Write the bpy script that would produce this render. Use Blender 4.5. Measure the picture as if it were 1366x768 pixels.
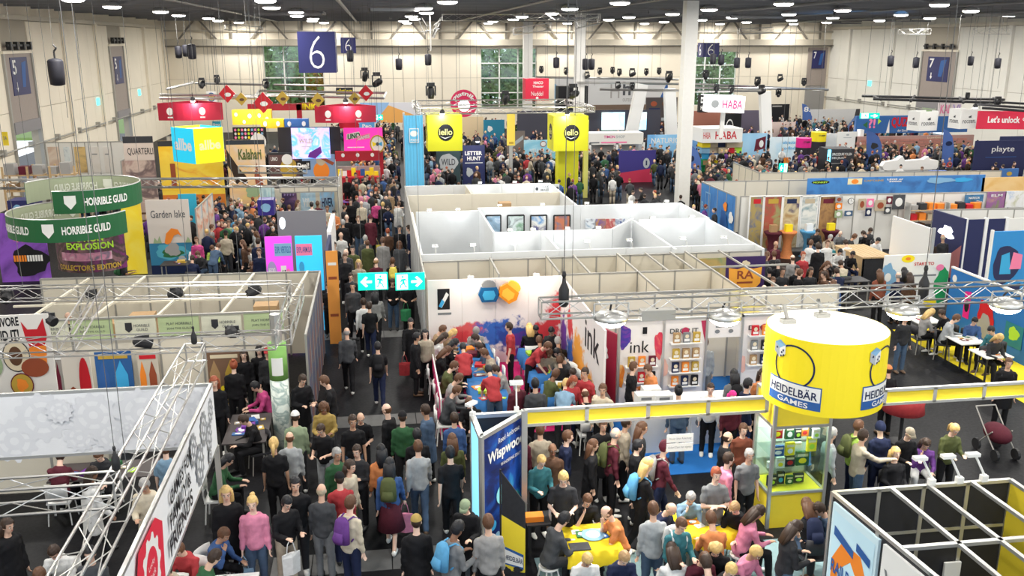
import bpy, bmesh, math, random
from math import sin, cos, pi, radians as R
from mathutils import Vector, Matrix
random.seed(7)
for o in list(bpy.data.objects): bpy.data.objects.remove(o)
SC = bpy.context.scene
COL = SC.collection
# ---------------------------------------------------------------- camera
F, CH, TH, PS = 1230.0, 8.9, R(15.0), R(8.3)
cam = bpy.data.objects.new('camera', bpy.data.cameras.new('camera'))
COL.objects.link(cam)
cam.location = (0, 0, CH)
cam.rotation_euler = (R(90) - TH, 0, -PS)
cam.data.sensor_width = 36.0
cam.data.lens = 36.0 * F / 1366.0
cam.data.clip_end = 500
SC.camera = cam
# ---------------------------------------------------------------- world and exposure
W = bpy.data.worlds.new('sky'); SC.world = W; W.use_nodes = True
bgn = W.node_tree.nodes['Background']
bgn.inputs[0].default_value = (0.86, 0.93, 1.0, 1)
bgn.inputs[1].default_value = 0.9  # also fills from the front: hall side behind the camera is left open
VS = SC.view_settings
VS.view_transform = 'Standard'; VS.look = 'None'; VS.exposure = 1.05; VS.gamma = 1.0
VS.use_curve_mapping = False
LAMP_POWER = 190.0
# ---------------------------------------------------------------- picture -> place
_fw = (sin(PS)*cos(TH), cos(PS)*cos(TH), -sin(TH))
_rt = (cos(PS), -sin(PS), 0.0)
_up = (sin(PS)*sin(TH), cos(PS)*sin(TH), cos(TH))
def _ray(px, py):
    a = (px-683)/F; b = (384-py)/F
    return [_fw[i]+a*_rt[i]+b*_up[i] for i in range(3)]
def atz(px, py, z=0.0):
    d = _ray(px, py); t = (z-CH)/d[2]; return Vector((d[0]*t, d[1]*t, z))
def aty(px, py, y):
    d = _ray(px, py); t = y/d[1]; return Vector((d[0]*t, y, CH+d[2]*t))
def atx(px, py, x):
    d = _ray(px, py); t = x/d[0]; return Vector((x, d[1]*t, CH+d[2]*t))
# ---------------------------------------------------------------- materials
MATS = {}
def mat(name, col, rough=0.6, metal=0.0, emit=0.0, noise=0.0, nscale=6.0, bump=0.0, spec=0.4, trans=None):
    if name in MATS: return MATS[name]
    m = bpy.data.materials.new(name); m.use_nodes = True
    nt = m.node_tree; b = nt.nodes['Principled BSDF']
    c = (*col, 1)
    b.inputs['Base Color'].default_value = c
    b.inputs['Roughness'].default_value = rough
    b.inputs['Metallic'].default_value = metal
    b.inputs['Specular IOR Level'].default_value = spec
    m.diffuse_color = c
    if noise or bump:
        tc = nt.nodes.new('ShaderNodeTexCoord')
        n = nt.nodes.new('ShaderNodeTexNoise'); n.inputs['Scale'].default_value = nscale
        n.inputs['Detail'].default_value = 4
        nt.links.new(tc.outputs['Object'], n.inputs['Vector'])
        if noise:
            mx = nt.nodes.new('ShaderNodeMix'); mx.data_type = 'RGBA'
            mx.inputs['A'].default_value = (*[max(0, v*(1-noise)) for v in col], 1)
            mx.inputs['B'].default_value = (*[min(1, v*(1+noise)) for v in col], 1)
            nt.links.new(n.outputs['Fac'], mx.inputs['Factor'])
            nt.links.new(mx.outputs['Result'], b.inputs['Base Color'])
        if bump:
            bp = nt.nodes.new('ShaderNodeBump'); bp.inputs['Strength'].default_value = bump
            nt.links.new(n.outputs['Fac'], bp.inputs['Height'])
            nt.links.new(bp.outputs['Normal'], b.inputs['Normal'])
    if emit:
        b.inputs['Emission Color'].default_value = c
        b.inputs['Emission Strength'].default_value = emit
    MATS[name] = m
    return m
def art(name, cols, scale=3.0, seed=0.0, emit=0.0, kind='noise', stretch=(1, 1, 1)):
    """printed picture: patches of several colours"""
    if name in MATS: return MATS[name]
    m = bpy.data.materials.new(name); m.use_nodes = True
    nt = m.node_tree; b = nt.nodes['Principled BSDF']
    b.inputs['Roughness'].default_value = 0.55
    tc = nt.nodes.new('ShaderNodeTexCoord'); mp = nt.nodes.new('ShaderNodeMapping')
    mp.inputs['Location'].default_value = (seed, seed*1.7, seed*.6); mp.inputs['Scale'].default_value = stretch
    nt.links.new(tc.outputs['Object'], mp.inputs['Vector'])
    if kind == 'vor':
        n = nt.nodes.new('ShaderNodeTexVoronoi'); n.inputs['Scale'].default_value = scale
        sp = nt.nodes.new('ShaderNodeSeparateColor')
        nt.links.new(mp.outputs[0], n.inputs['Vector']); nt.links.new(n.outputs['Color'], sp.inputs[0]); out = sp.outputs[0]
    else:
        n = nt.nodes.new('ShaderNodeTexNoise'); n.inputs['Scale'].default_value = scale
        n.inputs['Detail'].default_value = 5; n.inputs['Distortion'].default_value = 1.2
        nt.links.new(mp.outputs[0], n.inputs['Vector'])
        mr = nt.nodes.new('ShaderNodeMapRange'); mr.inputs[1].default_value = .28; mr.inputs[2].default_value = .72
        nt.links.new(n.outputs['Fac'], mr.inputs[0]); out = mr.outputs[0]
    cr = nt.nodes.new('ShaderNodeValToRGB'); cr.color_ramp.interpolation = 'CONSTANT' if kind == 'vor' else 'EASE'
    el = cr.color_ramp.elements
    k = len(cols)
    while len(el) < k: el.new(0.5)
    for i, c in enumerate(cols):
        el[i].position = i/k if kind == 'vor' else i/max(1, k-1); el[i].color = (*c, 1)
    nt.links.new(out, cr.inputs[0]); nt.links.new(cr.outputs[0], b.inputs['Base Color'])
    if emit:
        nt.links.new(cr.outputs[0], b.inputs['Emission Color']); b.inputs['Emission Strength'].default_value = emit
    m.diffuse_color = (*cols[0], 1)
    MATS[name] = m
    return m
PAL = dict(bk=(.012, .012, .015), ch=(.035, .036, .042), dg=(.07, .075, .085), gy=(.2, .21, .22), lg=(.42, .45, .47), wh=(.8, .8, .78), cr=(.72, .62, .44),
  nv=(.012, .022, .075), bl=(.03, .11, .34), jb=(.06, .12, .22), lb=(.22, .42, .62), sk=(.05, .38, .72), te=(.02, .2, .24), gn=(.03, .14, .05), ol=(.1, .12, .03), lm=(.42, .7, .05), mg=(.32, .42, .24),
  rd=(.55, .015, .025), mr=(.13, .012, .03), pk=(.85, .22, .4), hp=(.7, .02, .25), pu=(.16, .03, .3), lv=(.4, .3, .6), og=(.85, .25, .03), yl=(.9, .72, .02), mu=(.5, .33, .05),
  br=(.11, .05, .025), tn=(.4, .25, .12), be=(.5, .42, .3), db=(.04, .022, .014), bd=(.62, .42, .16), gr=(.35, .34, .33), rt=(.3, .07, .03), gp=(.02, .3, .1))
def _muted(c):
    g = (c[0]+c[1]+c[2])/3; return tuple((v*.8+g*.2)*.82 for v in c)
def pc(k, rough=.75): return mat('cloth_'+k, _muted(PAL[k]), rough=rough, noise=.22, nscale=14, spec=.2, bump=.35)
def pr(k): return mat('print_'+k, PAL[k], rough=.5, spec=.3)
WHITE = mat('white_panel', (.76, .75, .71), rough=.55, noise=.04, nscale=1.5)
CREAM = mat('cream_panel', (.68, .63, .52), rough=.6, noise=.05, nscale=1.5)
ALU = mat('aluminium', (.62, .62, .6), rough=.38, metal=.75)
ALUD = mat('aluminium_dull', (.38, .37, .34), rough=.5, metal=.4)
STEEL = mat('truss_steel', (.58, .57, .55), rough=.3, metal=.88)
BLACK = mat('black_metal', (.02, .02, .022), rough=.5)
PWHITE = mat('white_plastic', (.82, .82, .8), rough=.35)
PBLACK = mat('black_board', (.022, .022, .026), rough=.55, noise=.2)
WOOD = mat('pale_wood', (.55, .38, .2), rough=.55, noise=.2, nscale=12)
CARD = mat('cardboard', (.42, .27, .14), rough=.8, noise=.15)
YEL = mat('yellow_panel', (.85, .66, .04), rough=.5, noise=.04)
CABLE = mat('cable', (.12, .12, .12), rough=.6)
# ---------------------------------------------------------------- mesh helpers
class MB:
    def __init__(s): s.v = []; s.f = []; s.m = []; s.mi = 0
    def add(s, vs, fs):
        b = len(s.v); s.v += [tuple(p) for p in vs]
        for f in fs: s.f.append(tuple(b+i for i in f)); s.m.append(s.mi)
        return s
    def box(s, a, b):
        x0, y0, z0 = a; x1, y1, z1 = b
        return s.add([(x0,y0,z0),(x1,y0,z0),(x1,y1,z0),(x0,y1,z0),(x0,y0,z1),(x1,y0,z1),(x1,y1,z1),(x0,y1,z1)],
                     [(0,3,2,1),(4,5,6,7),(0,1,5,4),(1,2,6,5),(2,3,7,6),(3,0,4,7)])
    def bar(s, p, q, w, h, up=(0, 0, 1)):
        p = Vector(p); q = Vector(q); d = (q-p).normalized(); u = Vector(up)
        if abs(d.dot(u)) > .98: u = Vector((0, 1, 0))
        sd = d.cross(u).normalized(); u = sd.cross(d).normalized()
        vs = [c+sd*(i*w/2)+u*(j*h/2) for c in (p, q) for i, j in ((-1,-1),(1,-1),(1,1),(-1,1))]
        return s.add(vs, [(0,3,2,1),(4,5,6,7),(0,1,5,4),(1,2,6,5),(2,3,7,6),(3,0,4,7)])
    def tube(s, p, q, r, r2=None, n=6, caps=True):
        p = Vector(p); q = Vector(q); d = (q-p).normalized(); r2 = r if r2 is None else r2
        u = d.orthogonal().normalized(); w = d.cross(u)
        vs = [c+(u*cos(2*pi*i/n)+w*sin(2*pi*i/n))*k for c, k in ((p, r), (q, r2)) for i in range(n)]
        fs = [(i, (i+1) % n, n+(i+1) % n, n+i) for i in range(n)]
        if caps: fs += [tuple(range(n-1, -1, -1)), tuple(range(n, 2*n))]
        return s.add(vs, fs)
    def path(s, pts, r, n=6):
        for a, b in zip(pts, pts[1:]): s.tube(a, b, r, n=n)
        return s
    def lathe(s, prof, n=16, c=(0, 0, 0)):
        vs = []; fs = []
        for r, z in prof:
            for i in range(n): vs.append((c[0]+r*cos(2*pi*i/n), c[1]+r*sin(2*pi*i/n), c[2]+z))
        for k in range(len(prof)-1):
            for i in range(n): fs.append((k*n+i, k*n+(i+1) % n, (k+1)*n+(i+1) % n, (k+1)*n+i))
        fs += [tuple(range(n-1, -1, -1)), tuple(range((len(prof)-1)*n, len(prof)*n))]
        return s.add(vs, fs)
    def ell(s, c, r, n=10, k=6):
        vs = [(c[0], c[1], c[2]-r[2])]
        for j in range(1, k):
            a = -pi/2+pi*j/k
            for i in range(n): vs.append((c[0]+r[0]*cos(a)*cos(2*pi*i/n), c[1]+r[1]*cos(a)*sin(2*pi*i/n), c[2]+r[2]*sin(a)))
        vs.append((c[0], c[1], c[2]+r[2])); t = len(vs)-1
        fs = [(0, 1+(i+1) % n, 1+i) for i in range(n)]
        for j in range(k-2):
            for i in range(n): fs.append((1+j*n+i, 1+j*n+(i+1) % n, 1+(j+1)*n+(i+1) % n, 1+(j+1)*n+i))
        fs += [(t, 1+(k-2)*n+i, 1+(k-2)*n+(i+1) % n) for i in range(n)]
        return s.add(vs, fs)
    def prism(s, pts, y0, y1):   # outline in x,z pushed along y
        n = len(pts)
        ar = sum(pts[i][0]*pts[(i+1) % n][1]-pts[(i+1) % n][0]*pts[i][1] for i in range(n))
        if ar < 0: pts = pts[::-1]
        vs = [(x, y0, z) for x, z in pts]+[(x, y1, z) for x, z in pts]
        return s.add(vs, [tuple(range(n)), tuple(range(2*n-1, n-1, -1))]+[(i, n+i, n+(i+1) % n, (i+1) % n) for i in range(n)])
    def ribbon(s, pts, z0, z1, th):  # vertical curved band, pts in x,y ; z0,z1 lists or numbers
        n = len(pts); vs = []
        for i, (x, y) in enumerate(pts):
            a = pts[max(0, i-1)]; b = pts[min(n-1, i+1)]
            t = Vector((b[0]-a[0], b[1]-a[1])).normalized(); nx, ny = t.y*th/2, -t.x*th/2
            za = z0[i] if isinstance(z0, list) else z0; zb = z1[i] if isinstance(z1, list) else z1
            vs += [(x+nx, y+ny, za), (x+nx, y+ny, zb), (x-nx, y-ny, zb), (x-nx, y-ny, za)]
        fs = []
        for i in range(n-1):
            for j in range(4): fs.append((4*i+j, 4*i+(j+1) % 4, 4*i+4+(j+1) % 4, 4*i+4+j))
        fs += [(3, 2, 1, 0), (4*n-4, 4*n-3, 4*n-2, 4*n-1)]
        return s.add(vs, fs)
    def mesh(s, name, mats=None, smooth=False):
        me = bpy.data.meshes.new(name); me.from_pydata(s.v, [], s.f)
        for m in (mats if isinstance(mats, (list, tuple)) else [mats]):
            if m: me.materials.append(m)
        if any(s.m): me.polygons.foreach_set('material_index', s.m)
        if smooth: me.polygons.foreach_set('use_smooth', [True]*len(s.f))
        me.update(); return me
    def build(s, name, mats, parent=None, smooth=False, loc=None, rz=None):
        return link(name, s.mesh(name, mats, smooth), parent, loc, rz)
def link(name, data, parent=None, loc=None, rz=None):
    o = bpy.data.objects.new(name, data); COL.objects.link(o)
    if parent is not None: o.parent = parent
    if loc is not None: o.location = loc
    if rz is not None: o.rotation_euler = (0, 0, rz)
    return o
def tag(o, label, cat, group=None, kind=None):
    o['label'] = label; o['category'] = cat
    if group: o['group'] = group
    if kind: o['kind'] = kind
    return o
def thing(name, label, cat, loc=(0, 0, 0), rz=0, group=None):
    return tag(link(name, None, None, loc, rz), label, cat, group)
def struct(o): o['kind'] = 'structure'; return o
def copy_tree(o, parent=None):
    c = o.copy(); COL.objects.link(c); c.parent = parent
    for ch in o.children: copy_tree(ch, c)
    return c
# ---------------------------------------------------------------- lettering and flat print
_tc = {}
def text_geo(s, bold=0.0, shear=0.0):
    k = (s, bold, shear)
    if k in _tc: return _tc[k]
    cu = bpy.data.curves.new('lettering', 'FONT'); cu.body = s; cu.size = 1.0; cu.offset = bold; cu.shear = shear
    cu.resolution_u = 3; cu.align_x = 'LEFT'; cu.space_line = .85
    o = bpy.data.objects.new('lettering_tmp', cu); COL.objects.link(o)
    dg = bpy.context.evaluated_depsgraph_get(); dg.update()
    me = bpy.data.meshes.new_from_object(o.evaluated_get(dg))
    v = [(p.co.x, p.co.y) for p in me.vertices]; f = [tuple(p.vertices) for p in me.polygons]
    bpy.data.objects.remove(o); bpy.data.curves.remove(cu); bpy.data.meshes.remove(me)
    x0 = min(p[0] for p in v); x1 = max(p[0] for p in v); y0 = min(p[1] for p in v); y1 = max(p[1] for p in v)
    v = [((p[0]-x0)/(x1-x0), (p[1]-y0)/max(1e-6, y1-y0)) for p in v]
    _tc[k] = (v, f, (x1-x0)/max(1e-6, y1-y0)); return _tc[k]
def poly_ell(cx, cy, rx, ry, n=20): return [(cx+rx*cos(2*pi*i/n), cy+ry*sin(2*pi*i/n)) for i in range(n)]
def printing(parent, O, U, V, items, off=.006, name='print'):
    """flat print on a face: O origin (bottom left), U, V edge vectors; items in 0..1 coordinates.
    ('r',x0,y0,x1,y1,mat) ('e',cx,cy,rx,ry,mat) ('p',pts,mat) ('t',string,x0,y0,x1,y1,mat[,bold[,slope]])"""
    O, U, V = Vector(O), Vector(U), Vector(V); N = U.cross(V).normalized()
    out = []; b = MB(); mats = []
    few = sum(1 for it in items if it[0] != 't') <= 4
    for i, it in enumerate(items):
        d = off*(1+.4*i); k = it[0]
        if k == 't':
            x0, y0, x1, y1, m = it[2:7]; bold = it[7] if len(it) > 7 else .02; sl = it[8] if len(it) > 8 else 0
            v, f, ar = text_geo(it[1], bold)
            out.append((MB().add([O+U*(x0+(x1-x0)*p[0])+V*(y0+(y1-y0)*p[1]+sl*p[0])+N*d for p in v], f), [m], 'lettering'))
            continue
        if k == 'r': pts = [(it[1], it[2]), (it[3], it[2]), (it[3], it[4]), (it[1], it[4])]
        elif k == 'e': pts = poly_ell(*it[1:5])
        else: pts = it[1]
        m = it[-1]
        if few: b = MB(); mats = []; out.append((b, mats, name))
        if m not in mats: mats.append(m)
        b.mi = mats.index(m)
        ar = sum(pts[j][0]*pts[(j+1) % len(pts)][1]-pts[(j+1) % len(pts)][0]*pts[j][1] for j in range(len(pts)))
        if ar < 0: pts = pts[::-1]
        b.add([O+U*x+V*y+N*d for x, y in pts], [tuple(range(len(pts)))])
    if not few: out.append((b, mats, name))
    for bb, mm, nm in out:
        o = bb.build(nm, mm)
        if parent is not None:
            o.parent = parent
            M = parent.matrix_basis.copy(); q = parent.parent
            while q is not None: M = q.matrix_basis @ M; q = q.parent
            o.matrix_parent_inverse = M.inverted()
def board(name, label, cat, r, Y, m, items=(), th=.05, z0=None, group=None, frame=None):
    """a board facing the camera side (-y): r = picture rectangle (px0,py0,px1,py1) seen at depth Y"""
    a = aty(r[0], r[1], Y); b = aty(r[2], r[3], Y); lo = b.z if z0 is None else z0
    o = MB().box((a.x, Y, lo), (b.x, Y+th, a.z)).build(name, m)
    if label: tag(o, label, cat, group)
    if items: printing(o, (a.x, Y, lo), (b.x-a.x, 0, 0), (0, 0, a.z-lo), items)
    if frame:
        f = MB(); w = .05
        for x in (a.x, b.x): f.box((x-w/2, Y-.02, lo), (x+w/2, Y+th+.02, a.z))
        f.box((a.x, Y-.02, a.z-w/2), (b.x, Y+th+.02, a.z+w/2)); f.build('frame', frame, o)
    return o
def board_x(name, label, cat, p, q, z0, z1, m, items=(), th=.05, group=None):
    """a board standing between plan points p and q (print faces to the right-hand side of p->q, i.e. -normal)"""
    p = Vector((p[0], p[1], z0)); q = Vector((q[0], q[1], z0)); d = (q-p).normalized(); n = Vector((d.y, -d.x, 0))
    u = Vector((0, 0, z1-z0)); w = n*(-th)
    o = MB().add([p, q, q+w, p+w, p+u, q+u, q+w+u, p+w+u], [(0,3,2,1),(4,5,6,7),(0,1,5,4),(1,2,6,5),(2,3,7,6),(3,0,4,7)]).build(name, m)
    if label: tag(o, label, cat, group)
    if items: printing(o, p, q-p, u, items)
    return o
# system wall: panels between aluminium posts, all parts of one stand
def syswall(root, p, q, h, n, pm=None, z0=0.0, rail=True, post=.05, postm=None, th=.03, gap=None):
    p = Vector((p[0], p[1], 0)); q = Vector((q[0], q[1], 0)); pm = pm or CREAM; postm = postm or ALUD
    L = (q-p).length; d = (q-p)/L; ang = math.atan2(d.y, d.x); w = L/n
    key = (round(w, 3), h, z0, pm.name)
    pme = MB().box((post/2, -th/2, z0+.04), (w-post/2, th/2, h-.04)).mesh('panel', pm)
    pst = MB().box((-post/2, -post/2, z0), (post/2, post/2, h)).mesh('post', postm)
    for i in range(n):
        if gap and i in gap: continue
        link('panel', pme, root, p+d*(w*i), ang)
    for i in range(n+1): link('post', pst, root, p+d*(w*i), ang)
    if rail:
        MB().box((0, -post/2, h-.04), (L, post/2, h+.012)).build('rail', postm, root, loc=p, rz=ang)
        if z0 > .2: MB().box((0, -post/2, z0-.012), (L, post/2, z0+.04)).build('rail', postm, root, loc=p, rz=ang)
# lattice truss
def truss(root, p, q, w=.29, h=None, step=.5, r=.025, faces=(0, 1, 2, 3)):
    p = Vector(p); q = Vector(q); h = w if h is None else h; d = (q-p).normalized(); L = (q-p).length
    u = Vector((0, 0, 1)) if abs(d.z) < .9 else Vector((0, 1, 0))
    s = d.cross(u).normalized(); u = s.cross(d).normalized()
    cs = [s*(-w/2)+u*(-h/2), s*(w/2)+u*(-h/2), s*(w/2)+u*(h/2), s*(-w/2)+u*(h/2)]
    for c in cs: MB().tube(p+c, q+c, r, n=6).build('chord', STEEL, root)
    b = MB(); n = max(2, round(L/step))
    for f in faces:
        a, e = cs[f], cs[(f+1) % 4]
        for i in range(n):
            k0, k1 = (a, e) if i % 2 == 0 else (e, a)
            b.tube(p+d*(L*i/n)+k0, p+d*(L*(i+1)/n)+k1, r*.4, n=5, caps=False)
    for t in (0, L):
        for f in range(4): b.tube(p+d*t+cs[f], p+d*t+cs[(f+1) % 4], r*.7, n=5)
    b.build('bracing', STEEL, root)
# ================================================================ the hall
XL, XR, YB, ZC = -20.2, 49.0, 97.0, 11.2
def floor_mat():
    m = bpy.data.materials.new('dark_hall_floor'); m.use_nodes = True; nt = m.node_tree; b = nt.nodes['Principled BSDF']
    tc = nt.nodes.new('ShaderNodeTexCoord')
    n = nt.nodes.new('ShaderNodeTexNoise'); n.inputs['Scale'].default_value = .55; n.inputs['Detail'].default_value = 6
    n2 = nt.nodes.new('ShaderNodeTexNoise'); n2.inputs['Scale'].default_value = 14; n2.inputs['Detail'].default_value = 3
    for k in (n, n2): nt.links.new(tc.outputs['Object'], k.inputs['Vector'])
    cr = nt.nodes.new('ShaderNodeValToRGB'); e = cr.color_ramp.elements
    e[0].position = .3; e[0].color = (.004, .0043, .006, 1); e[1].position = .72; e[1].color = (.015, .015, .017, 1)
    nt.links.new(n.outputs['Fac'], cr.inputs[0]); nt.links.new(cr.outputs[0], b.inputs['Base Color'])
    mr = nt.nodes.new('ShaderNodeMapRange'); mr.inputs[3].default_value = .34; mr.inputs[4].default_value = .6; b.inputs['Specular IOR Level'].default_value = .13
    nt.links.new(n2.outputs['Fac'], mr.inputs[0]); nt.links.new(mr.outputs[0], b.inputs['Roughness'])
    return m
fl = struct(MB().box((XL-8, -6, -.3), (XR+6, YB+.3, 0)).build('floor', floor_mat()))
DUCT = mat('grey_floor_tile', (.11, .11, .108), rough=.45, noise=.25, nscale=4)
tile = MB().box((-.34, -.34, 0), (.34, .34, .006)).mesh('tile', DUCT)
for yy in (14.75, 21.05, 27.9, 36.5):
    for i in range(6): link('tile', tile, fl, (-1.75+.7*i, yy, 0))
CON = mat('cream_concrete', (.82, .75, .62), rough=.8, noise=.07, nscale=.6, bump=.02)
CONR = mat('pale_concrete', (.78, .76, .69), rough=.8, noise=.06, nscale=.6, bump=.02)
GREYW = mat('grey_gate_cladding', (.33, .28, .25), rough=.6, noise=.08)
def panels_x(name, x, sgn, y0, y1, cm, openings, step):
    """side wall in x = const: backing pieces around the openings, panels proud of it"""
    w = MB()
    ys = [y0]+[v for o in openings for v in o[:2]]+[y1]
    for i in range(0, len(ys), 2): w.box((min(x, x+sgn*.4), ys[i], 0), (max(x, x+sgn*.4), ys[i+1], ZC))
    for o in openings: w.box((min(x, x+sgn*.4), o[0], o[2]), (max(x, x+sgn*.4), o[1], ZC))
    wo = struct(w.build(name, mat('joint_concrete', (.42, .38, .31), rough=.9)))
    y = y0; k = 0
    while y < y1-.1:
        ye = min(y+step, y1)
        for za, zb in ((0, 2.75), (2.78, 5.0), (5.03, 10.0), (10.05, ZC)):
            segs = [(y, ye)]
            for o in openings:
                top = o[3]
                if za < top-.3:
                    ns = []
                    for a, b in segs:
                        if b <= o[0] or a >= o[1]: ns.append((a, b))
                        else:
                            if a < o[0]: ns.append((a, o[0]))
                            if b > o[1]: ns.append((o[1], b))
                    segs = ns
            for a, b in segs:
                if b-a > .15: MB().box((min(x, x-sgn*.07), a+.015, za), (max(x, x-sgn*.07), b-.015, zb)).build('panel', cm, wo)
        y = ye; k += 1
    yy = y0+step*1.5
    while yy < y1:
        if not any(o[0]-.4 < yy < o[1]+.4 for o in openings):
            MB().box((min(x, x-sgn*.3), yy-.22, 2.8), (max(x, x-sgn*.3), yy+.22, 10.1)).build('pilaster', cm, wo)
        yy += step*2
    # rail and service pipe along the wall
    MB().box((min(x, x-sgn*.35), y0, 10.05), (max(x, x-sgn*.35), y1, 10.3)).build('crane_rail', mat('rail_cream', (.6, .55, .45), rough=.6), wo)
    MB().tube((x-sgn*.25, y0, 3.0), (x-sgn*.25, y1, 3.0), .05).build('service_pipe', ALUD, wo)
    b = MB()
    y = y0+1
    while y < y1:
        b.box((min(x, x-sgn*.35), y-.12, 2.85), (max(x, x-sgn*.35), y+.12, 3.2)); y += 4.5
    b.build('pipe_bracket', ALUD, wo)
    return wo
wl = panels_x('wall_left', XL, -1, -6, YB, CON, [(55.6, 59.8, 3.9, 8.2), (77.0, 80.9, 3.0, 8.5)], 3.7)
wr = panels_x('wall_right', XR, 1, -6, YB, CONR, [(74.2, 79.2, 3.2, 8.0)], 4.2)
# gates in the side walls
NAVY = mat('navy_sign', (.018, .02, .11), rough=.4)
def gate(n, x, sgn, y0, y1, zo, zt, num):
    g = struct(link('door_%d' % n, None, None, (x, (y0+y1)/2, 0)))
    hw = (y1-y0)/2
    MB().box((-.12 if sgn > 0 else 0, -hw, zo), (0 if sgn > 0 else .12, hw, zt)).build('cladding', GREYW, g)
    s = .05*-sgn
    MB().box((min(0, s*4), -hw-.15, zt), (max(0, s*4), hw+.15, zt+.15)).build('lintel', CON, g)
    for q in (-hw-.08, hw+.08): MB().box((min(0, s*4), q-.1, 0), (max(0, s*4), q+.1, zt)).build('jamb', ALUD, g)
    MB().box((min(0, s*5), -hw, zo-.1), (max(0, s*5), hw, zo+.55)).build('shutter_box', mat('shutter_grey', (.25, .24, .25), rough=.5), g)
    # number plate
    pz = (zo+zt)/2+.9; ph = 1.05; pw = hw*.62
    xx = -sgn*.16
    MB().box((min(xx, xx+sgn*.05), -pw, pz-ph), (max(xx, xx+sgn*.05), pw, pz+ph)).build('number_plate', NAVY, g)
    plate = g.children[0] if False else [c for c in bpy.data.objects if c.parent == g and c.name.startswith('number_plate')][0]
    U = (0, -sgn*2*pw, 0); O = Vector((x+xx, (y0+y1)/2+sgn*pw, pz-ph))
    wt = pr('wh')
    printing(plate, O, U, (0, 0, 2*ph), [('t', num, .08, .55, .3, .93, wt), ('p', [(.55, .2), (.72, .2), (.9, .9), (.62, .85)], pr('bl')), ('p', [(.16, .2), (.22, .08), (.28, .2)], wt), ('r', .2, .2, .24, .35, wt)])
    b = MB()  # lifting gear above
    b.bar((-sgn*.3, -hw*.9, zt+.45), (-sgn*.3, hw*.9, zt+.45), .12, .12)
    for i in range(4): b.box((-sgn*.3-.12, -hw*.8+i*hw*.5, zt+.2), (-sgn*.3+.12, -hw*.8+i*hw*.5+.25, zt+.65))
    b.build('hoist_gear', BLACK, g)
gate(1, XL, -1, 55.6, 59.8, 3.9, 8.2, '5')
gate(2, XL, -1, 77.0, 80.9, 3.0, 8.5, '5')
gate(3, XR, 1, 74.2, 79.2, 3.2, 8.0, '7')
# back wall with three tall windows and a gate
wins = [(-10.8, -5.0, 2.2, 8.45), (10.9, 16.7, 2.2, 8.15), (33.2, 38.4, 2.2, 7.8)]
bw = MB()
xs = [XL-.4]+[v for w in wins for v in w[:2]]+[XR+.4]
for i in range(0, len(xs), 2): bw.box((xs[i], YB, 0), (xs[i+1], YB+.4, ZC))
for w in wins: bw.box((w[0], YB, 0), (w[1], YB+.4, w[2])); bw.box((w[0], YB, w[3]), (w[1], YB+.4, ZC))
wb = struct(bw.build('wall_back', mat('joint_concrete', (.42, .38, .31))))
for i in range(0, len(xs), 2):
    n = max(1, round((xs[i+1]-xs[i])/4.2)); wd = (xs[i+1]-xs[i])/n
    for k in range(n):
        for za, zb in ((0, 5.2), (5.23, 8.3), (8.33, ZC)):
            MB().box((xs[i]+k*wd+.02, YB-.07, za), (xs[i]+(k+1)*wd-.02, YB, zb)).build('panel', CON, wb)
for w in wins: MB().box((w[0]+.02, YB-.07, 0), (w[1]-.02, YB, w[2])).build('panel', CON, wb); MB().box((w[0]+.02, YB-.07, w[3]), (w[1]-.02, YB, ZC)).build('panel', CON, wb)
BEAM = mat('beam_paint', (.47, .43, .35), rough=.6, noise=.08)
MB().box((XL, YB-.6, 8.45), (XR, YB-.07, 9.05)).build('beam', BEAM, wb)
MB().box((XL, YB-.75, 8.36), (XR, YB-.07, 8.45)).build('beam_dark_rail', mat('rail_dark', (.1, .09, .08)), wb)  # thin dark rail along the underside of the beam
MB().box((XL, YB-.4, 9.75), (XR, YB-.07, 9.9)).build('beam', BEAM, wb)
br = MB()
x = XL+1.5
while x < XR-2:
    br.bar((x, YB-.35, 9.0), (x+1.6, YB-.35, 10.9), .16, .16); br.bar((x+3.6, YB-.35, 9.0), (x+2.0, YB-.35, 10.9), .16, .16)
    br.bar((x+5, YB-.3, 9.0), (x+5, YB-.3, 10.9), .2, .14)
    x += 6.8
br.build('brace', mat('brace_dark', (.2, .18, .15), rough=.6), wb)
def glass_mat():
    m = bpy.data.materials.new('window_glass'); m.use_nodes = True; nt = m.node_tree
    for nn in list(nt.nodes): nt.nodes.remove(nn)
    o = nt.nodes.new('ShaderNodeOutputMaterial'); t = nt.nodes.new('ShaderNodeBsdfTransparent'); g = nt.nodes.new('ShaderNodeBsdfGlossy'); mx = nt.nodes.new('ShaderNodeMixShader')
    t.inputs[0].default_value = (.9, .97, .94, 1); g.inputs['Roughness'].default_value = .05; mx.inputs[0].default_value = .07
    nt.links.new(t.outputs[0], mx.inputs[1]); nt.links.new(g.outputs[0], mx.inputs[2]); nt.links.new(mx.outputs[0], o.inputs[0]); return m
GLASS = glass_mat()
FRW = mat('window_frame_white', (.78, .78, .74), rough=.5)
for i, (a, b, c, d) in enumerate(wins):
    w = struct(link('window_%d' % (i+1), None, None, ((a+b)/2, YB, c)))
    hw = (b-a)/2; h = d-c; nx, nz = 3, 4
    f = MB()
    for k in range(nx+1): f.box((-hw+2*hw*k/nx-.06, .05, 0), (-hw+2*hw*k/nx+.06, .2, h))
    for k in range(nz+1): f.box((-hw, .05, h*k/nz-.05), (hw, .2, h*k/nz+.05))
    f.build('frame', FRW, w)
    pm = MB().box((-hw/nx+.05, .1, .05), (hw/nx-.05, .12, h/nz-.05)).mesh('pane', GLASS)
    for k in range(nx):
        for j in range(nz): link('pane', pm, w, (-hw+2*hw*(k+.5)/nx, 0, h*j/nz))
g4 = struct(link('door_4', None, None, (47.6, YB, 0)))
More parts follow.
